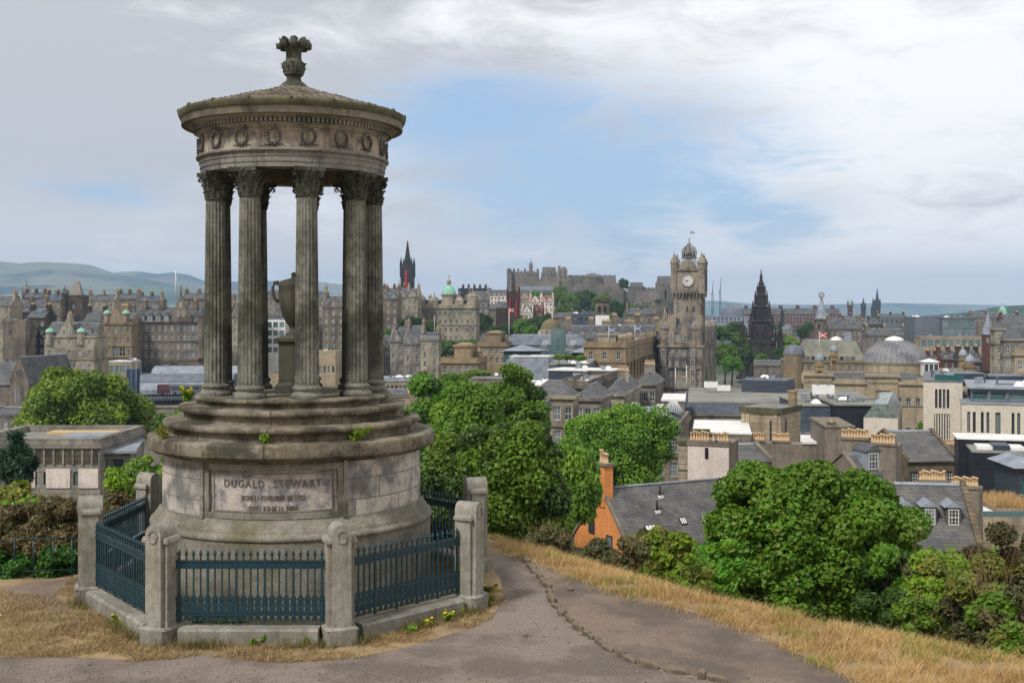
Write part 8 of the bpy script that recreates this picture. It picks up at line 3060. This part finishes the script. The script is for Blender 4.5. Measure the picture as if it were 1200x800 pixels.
x, y = on_ring(416, 2.22)
weed('large leafy weed with reddish stems growing from the monument steps', x, y, -2.07, 0.32, 11, G2, 1, spread=0.9)
x, y = on_ring(309, 2.2)
weed('small upright weed sprouting from the step above the inscription', x, y, -2.07, 0.2, 5, G2, 2, spread=0.35)
x, y = on_ring(219, 1.9)
weed('yellow flowering weed on the left end of the top steps', x, y, -1.58, 0.26, 9, G2, 3, flowers=9, spread=0.5)
x, y = on_ring(192, 2.35)
weed('yellowish weed hanging at the left rim of the cornice slab', x, y, -2.07, 0.26, 7, G6, 4, spread=0.8)
x, y = on_ring(478, 2.0)
weed('tiny mossy weed at the right end of the steps', x, y, -1.83, 0.08, 4, G6, 6)
for i, (px, py, lab) in enumerate(((423, 737, 'tuft with yellow flowers right of the front pier foot'), (404, 748, 'green tuft at the right foot of the front pier'), (352, 752, 'green weed tuft below the front kerb right of its middle'), (500, 730, 'yellow flowered weed under the right front kerb'),
                                   (524, 723, 'largest yellow flowered weed cluster beside the near right pier'), (538, 717, 'yellow flowers directly beside the near right pier foot'), (571, 706, 'green tuft right of the near right pier foot'), (564, 688, 'yellow flowered tuft by the far right pier foot'),
                                   (141, 728, 'small yellow flowered weed at the left kerb'), (575, 690, 'low green tuft between the path and the right piers'), (300, 752, 'thin green tuft below the middle of the front kerb'), (480, 738, 'straw and green tuft below the right front kerb'))):
    Dw = -GZ * F / (py + 4 - HOR)
    weed(lab, X_(px, Dw), Dw, GZ, 0.14 if i % 2 else 0.19, 7, G2 if i % 3 else G6, 20 + i, flowers=5 if 'yellow' in lab else 0, spread=0.7)
for i, (px, lab) in enumerate(((256, 'yellow flowers inside the railings left of centre'), (270, 'yellow flowers inside the front railings, middle clump'), (282, 'yellow flowers inside the front railings, right clump'), (232, 'green weed inside the railings at the left'))):
    weed(lab, X_(px, 17.4), 17.4, GZ + 0.10, 0.26, 6, G2, 40 + i, flowers=4 if 'yellow' in lab else 0, spread=0.5)


# ---- dry grass as ground cover
def px_of(x, y, z):
    return 600 + x / y * F, HOR - z / y * F


def inside(poly, x, y):
    c = False
    j = len(poly) - 1
    for i in range(len(poly)):
        xi, yi = poly[i]
        xj, yj = poly[j]
        if (yi > y) != (yj > y) and x < (xj - xi) * (y - yi) / (yj - yi) + xi:
            c = not c
        j = i
    return c


def blades(name, pts, hmin, hmax, wd, m, seed, lean=0.5, heads=0.0):
    rs = np.random.RandomState(seed)
    P = np.array(pts)
    n = len(P)
    a = rs.rand(n) * 2 * PI
    h = hmin + (hmax - hmin) * rs.rand(n) ** 1.6
    ld = rs.normal(size=(n, 2)) * lean * h[:, None]
    ld[:, 0] += 0.25 * h * lean
    W = np.stack([np.cos(a), np.sin(a), np.zeros(n)], 1) * (wd * (0.6 + 0.8 * rs.rand(n)))[:, None]
    mid = P + np.concatenate([ld * 0.3, (h * 0.55)[:, None]], 1)
    top = P + np.concatenate([ld, h[:, None]], 1)
    vs = np.stack([P - W, P + W, mid + W * 0.8, mid - W * 0.8, top], 1)
    vs = vs.reshape(-1, 3)
    me = bpy.data.meshes.new(name)
    me.vertices.add(n * 5)
    me.vertices.foreach_set('co', vs.ravel())
    base = np.arange(n)[:, None] * 5
    loops = np.concatenate([base + np.array([[0, 1, 2, 3]]), base + np.array([[3, 2, 4]])], 1)
    me.loops.add(n * 7)
    me.loops.foreach_set('vertex_index', loops.ravel().astype(np.int32))
    me.polygons.add(n * 2)
    ls = np.stack([np.arange(n) * 7, np.arange(n) * 7 + 4], 1).ravel()
    me.polygons.foreach_set('loop_start', ls.astype(np.int32))
    me.polygons.foreach_set('loop_total', np.tile([4, 3], n).astype(np.int32))
    me.materials.append(m)
    me.update()
    o = link(name, me)
    tag(o, kind='stuff')
    return o


strip = [(576, 636), (620, 636), (700, 650), (800, 684), (900, 712), (1000, 730), (1100, 752), (1215, 790), (1215, 840), (1090, 834), (1005, 800), (975, 786), (930, 764), (880, 741), (828, 723), (768, 706), (715, 693), (668, 677), (632, 660), (604, 650)]
rs = random.Random(4)
pts = []
while len(pts) < 60000:
    y = rs.uniform(12.5, 27)
    x = rs.uniform(-1.0, 9.5)
    s = rim_dist(x, y)
    if s > 1.1 or s < -3.4:
        continue
    z = T(x, y)
    px, py = px_of(x, y, z)
    if px > 1230 or py > 850:
        continue
    if inside(strip, px + rs.gauss(0, 6), py + rs.gauss(0, 4)) or (s > 0.2 and px > 570):
        cl = mnoise.noise(Vector((x * 2.2, y * 2.2, 0))) + 0.4 * mnoise.noise(Vector((x * 7, y * 7, 3)))
        if rs.random() < 0.5 + 1.3 * cl:
            pts.append((x, y, z - 0.01))
sel = [p for p in pts if mnoise.noise(Vector((p[0] * 0.9 + 4, p[1] * 0.9, 2))) > 0.12]
blades('green_grass', [p for k, p in enumerate(sel) if k % 3 == 0], 0.05, 0.2, 0.004, G2, 15, 0.5)
blades('dry_grass', pts, 0.02, 0.21, 0.0034, GS, 5, 0.7)
# loose grit on the paths
mb = MB()
for k in range(9000):
    py = rs.uniform(655, 805)
    D = -GZ * F / (py - HOR)
    px = rs.uniform(0, 1010)
    if px > 640 + (py - 655) * 2.6 or (py < 772 and px < 560):
        continue
    x = X_(px, D)
    if inside([(560, 650), (640, 650), (1010, 800), (0, 806), (0, 778), (420, 776), (596, 726)], px, py):
        s_ = rs.uniform(0.004, 0.013) * (2 if rs.random() < 0.04 else 1)
        z_ = GZ + 0.009
        mb.add([(x - s_, D - s_ * 0.6, z_), (x + s_, D - s_ * 0.5, z_), (x + s_ * 0.4, D + s_, z_), (x - s_ * 0.1, D, z_ + s_ * 0.9)], [(0, 1, 3), (1, 2, 3), (2, 0, 3)], rs.choice((0, 0, 1)))
o = mb.build('grit', [edgem, m_grend])
tag(o, kind='stuff')
lawn = [(-30, 688), (60, 700), (84, 676), (96, 690), (110, 712), (170, 742), (240, 754), (380, 757), (430, 748), (560, 706), (566, 690), (592, 690), (592, 708), (575, 726), (540, 742), (480, 760), (420, 772), (330, 777), (230, 770), (150, 776), (60, 770), (-30, 774)]
pts = []
while len(pts) < 46000:
    py = rs.uniform(672, 782)
    D = -GZ * F / (py - HOR)
    px = rs.uniform(-30, 605)
    if not inside(lawn, px, py):
        continue
    x = X_(px, D)
    # piers and enclosure keep clear
    q = mnoise.noise(Vector((x * 1.3, D * 1.3, 8))) + 0.5 * mnoise.noise(Vector((x * 5, D * 5, 3)))
    if rs.random() < 0.45 + q * 1.3:
        pts.append((x, D, GZ))
blades('short_dry_grass', pts, 0.012, 0.075, 0.0035, leafmat('lawn_straw', (0.28, 0.19, 0.085), (0.36, 0.27, 0.125), (0.11, 0.13, 0.035), trans=0.2), 6, 0.9)
# longer tufts at the foot of kerbs
pts = []
for i in (7, 0, 1):
    p, q = PV[i], PV[(i + 1) % 8]
    d = (q - p)
    nrm = Vector((d.y, -d.x, 0)).normalized()
    for k in range(3600):
        t = rs.random()
        o_ = 0.24 + abs(rs.gauss(0, 0.10))
        s_ = p + d * t + nrm * o_
        if rs.random() < 0.35 + 0.9 * mnoise.noise(Vector((s_.x * 1.6, s_.y * 1.6, 5))):
            pts.append((s_.x, s_.y, GZ))
blades('kerb_grass', pts, 0.04, 0.20, 0.0035, GG, 7, 0.5)
pts = []
for k in range(7000):
    x, y = MX + rs.uniform(-3.2, 3.2), 20.3 + rs.uniform(-3.2, 3.2)
    r_ = math.hypot(x - MX, y - MY)
    if 2.5 < r_ < 3.0:
        pts.append((x, y, GZ + 0.10))
blades('enclosure_grass', pts, 0.03, 0.12, 0.004, GG, 8, 0.5)
# straw grass in the planted terrace
tp = []
Mx = ter.root.matrix_basis
for k in range(5000):
    v = Mx @ Vector((rs.uniform(1.9, ter.L - 0.4), rs.uniform(2.5, 7.4), ter.H + 0.34))
    tp.append(tuple(v))
blades('terrace_grass', tp, 0.2, 0.9, 0.02, GS, 9, 0.3)

# thin rail fence before the gorse
rf_ = []
fe = empty('rail_fence', (X_(0, 20.9), 20.9, GZ), 0)
tag(fe, 'thin dark two rail metal fence in front of the gorse hedge at the left', 'fence')
fx0, fx1 = X_(-40, 20.9), X_(95, 20.9)
for zz in (0.12, 0.70):
    MB().tube([(fx0 - fe.location.x, 0.25, zz - 0.12 if zz > 0.5 else 0.02), (0, 0, zz), (fx1 - fe.location.x, 0.0, zz + 0.05)], 0.010, 5).build('rail', m_iron, fe)
for k in range(6):
    x = fx0 - fe.location.x + (fx1 - fx0) * (k + 0.5) / 6
    MB().tube([(x, 0.02, -0.1), (x, 0.02, 0.76)], 0.012, 5).build('post', m_iron, fe)
# scattered stones on the paths
rng = random.Random(9)
for i, (px, py, lab) in enumerate(((669, 692, 'larger grey stone lying on the worn track beside the edging line'), (734, 690, 'small stone on the upper worn track'), (616, 745, 'small pale stone on the grey path left of the edging line'), (206, 754, 'tiny white stone on the dry grass below the left pier'), (1, 722, 'small white pebble on the dry grass at the left edge'))):
    D = -GZ * F / (py - HOR)
    m = MB().lathe([(0.001, 0.0), (0.05, 0.005), (0.055, 0.025), (0.03, 0.05), (0.001, 0.055)], 7)
    m.v = [(x * (1 + 0.3 * mnoise.noise(Vector((x * 20, y * 20, i)))), y * 0.8, z) for x, y, z in m.v]
    o = m.build('loose_stone', edgem if i < 3 else m_white, None, (X_(px, D), D, GZ + 0.008), i)
    sc_ = (1.1, 0.8, 0.9, 0.5, 0.5)[i]
    o.scale = (sc_, sc_, sc_)
    tag(o, lab, 'stone')

# ============================================================ hills
def hills(name, prof, D0, dep, seed, zb, m, fold=120):
    xs = np.linspace(prof[0][0], prof[-1][0], 110)
    rows = 16
    mb = MB()
    for j in range(rows):
        t = j / (rows - 1)
        for px in xs:
            yt = np.interp(px, [p[0] for p in prof], [p[1] for p in prof])
            D = D0 - dep * (1 - t)
            zt_ = Z_(yt, D0)
            nn = mnoise.fractal(Vector((px * 0.012, t * 1.6, seed)), 1.0, 2.0, 4)
            z = zb + (zt_ - zb) * (t ** 1.15) + fold * nn * math.sin(PI * t) * min(1, (zt_ - zb) / 300)
            mb.v.append((X_(px, D0), D + fold * 1.2 * nn, z))
    n = len(xs)
    for px in xs:
        mb.v.append((X_(px, D0), D0 + dep * 0.5, zb))
    for j in range(rows):
        for i in range(n - 1):
            a = j * n + i
            mb.f.append((a, a + 1, a + n + 1, a + n))
            mb.m.append(0)
            mb.sm.append(True)
    tag(mb.build(name, m), kind='structure')


def hillmat(name, c1, c2, c3, sc):
    m = bpy.data.materials.new(name)
    m.use_nodes = True
    t = m.node_tree
    b = bsdf(m)
    g = t.nodes.new('ShaderNodeNewGeometry')
    mp = t.nodes.new('ShaderNodeMapping')
    mp.inputs['Scale'].default_value = (1, 0.4, 3.0)
    t.links.new(g.outputs['Position'], mp.inputs[0])
    a = N(t, 'ShaderNodeTexNoise', i_Scale=sc, i_Detail=6.0, i_Roughness=0.5, i_Distortion=0.6)
    c = N(t, 'ShaderNodeTexVoronoi', i_Scale=sc * 4)
    t.links.new(mp.outputs[0], a.inputs['Vector'])
    t.links.new(mp.outputs[0], c.inputs['Vector'])
    sepc = t.nodes.new('ShaderNodeSeparateColor')
    t.links.new(c.outputs['Color'], sepc.inputs[0])
    col = mixc(t, smooth(t, a.outputs[0], 0.42, 0.56), c1, c2)
    col = mixc(t, mth(t, 'MULTIPLY', smooth(t, sepc.outputs[0], 0.6, 0.8), 0.5), col, c3)
    t.links.new(col, b.inputs['Base Color'])
    b.inputs['Roughness'].default_value = 1.0
    b.inputs['Specular IOR Level'].default_value = 0.0
    return m


hm = hillmat('moor', (0.02, 0.045, 0.02), (0.17, 0.17, 0.085), (0.20, 0.15, 0.08), 0.0013)
hm2 = hillmat('moor_lower', (0.02, 0.045, 0.02), (0.09, 0.13, 0.055), (0.22, 0.21, 0.10), 0.002)
hm3 = hillmat('wooded', (0.025, 0.05, 0.02), (0.035, 0.065, 0.024), (0.06, 0.09, 0.03), 0.01)
hills('hills', [(-200, 318), (-100, 310), (0, 306), (24, 309), (45, 307), (80, 308), (102, 310), (130, 320), (160, 326), (240, 338), (420, 352), (520, 360)], 9000, 2600, 1, -110, hm)
hills('hills', [(60, 345), (100, 330), (140, 319), (165, 318), (182, 321), (200, 319), (222, 322), (242, 330), (300, 330), (350, 328), (402, 333), (440, 340), (470, 348), (560, 358), (640, 362)], 10500, 2600, 5, -110, hm, 90)
hills('hills', [(-200, 330), (0, 336), (60, 334), (120, 340), (180, 334), (230, 338), (300, 346), (420, 352), (560, 358), (700, 360)], 7400, 1500, 9, -110, hm2, 60)
hills('hills', [(560, 362), (700, 360), (780, 357), (830, 352), (850, 353), (880, 356), (950, 357), (1000, 356), (1040, 355), (1100, 356), (1150, 357), (1200, 358), (1320, 356)], 13500, 2500, 13, -110, hm2, 40)
hills('hills', [(1060, 371), (1100, 369), (1135, 366), (1160, 361), (1185, 358), (1210, 357), (1300, 352), (1380, 362)], 3400, 500, 17, -75, hm3, 14)

# far housing under the hills: pale specks one could not count
mb = MB()
rs = random.Random(12)
for k in range(900):
    px = rs.uniform(-20, 460) if k % 3 else rs.uniform(1000, 1220)
    D = rs.uniform(2300, 5200)
    x = X_(px, D)
    z = T(x, D)
    w_, h_ = rs.uniform(8, 24), rs.uniform(6, 10)
    b0 = len(mb.v)
    mb.box(x, D, z - 2, x + w_, D + 8, z + h_, rs.choice((0, 0, 1)))
    mb.yprism([(D - 0.4, z + h_ + 0.01), (D + 8.4, z + h_ + 0.01), (D + 4, z + h_ + 4)], x, x + w_, 2)
o = mb.build('far_houses', [m_white, m_pale, m_redroof])
tag(o, kind='stuff')
# far woodland scattered in the plain
cl = []
for k in range(500):
    px = rs.uniform(-20, 1240)
    D = rs.uniform(1500, 5200)
    x = X_(px, D)
    for j in range(3):
        cl.append((x + rs.uniform(-50, 50), D + rs.uniform(-30, 30), T(x, D) + 5, rs.uniform(6, 13), 0))
o = link('far_woods', leaves_mesh('far_woods', cl, 42000, 4.0, [G5], 3))
tag(o, kind='stuff')



# scrub wood covering the slope below the hilltop
cl = []
rs = random.Random(8)
for k in range(420):
    D = rs.uniform(48, 270)
    px = rs.uniform(205, 470) if k % 3 else rs.uniform(1090, 1230)
    if px > 600:
        D = rs.uniform(45, 72)
    x = X_(px, D)
    r_ = rs.uniform(2.0, 3.6) * (0.7 if px > 600 else 1)
    cl.append((x, D, T(x, D) + r_ * 0.5, r_, rs.randrange(2)))
o = link('scrub_wood', leaves_mesh('scrub_wood', cl, 90000, 0.5, [G1, G3], 5, shell=0.5))
tag(o, kind='stuff')

# ============================================================ haze
hz_ = MB()
hz_.box(-9500, -120, -160, 9500, 16500, 520)
m = bpy.data.materials.new('haze_air')
m.use_nodes = True
t = m.node_tree
t.nodes.clear()
o_ = t.nodes.new('ShaderNodeOutputMaterial')
v_ = t.nodes.new('ShaderNodeVolumePrincipled')
v_.inputs['Color'].default_value = (0.47, 0.69, 0.97, 1)
v_.inputs['Density'].default_value = 9e-5
v_.inputs['Anisotropy'].default_value = 0.0
t.links.new(v_.outputs[0], o_.inputs['Volume'])
m.cycles.homogeneous_volume = True if hasattr(m, 'cycles') and hasattr(m.cycles, 'homogeneous_volume') else True
o = hz_.build('haze', m)
tag(o, kind='stuff')
o.display_type = 'WIRE'
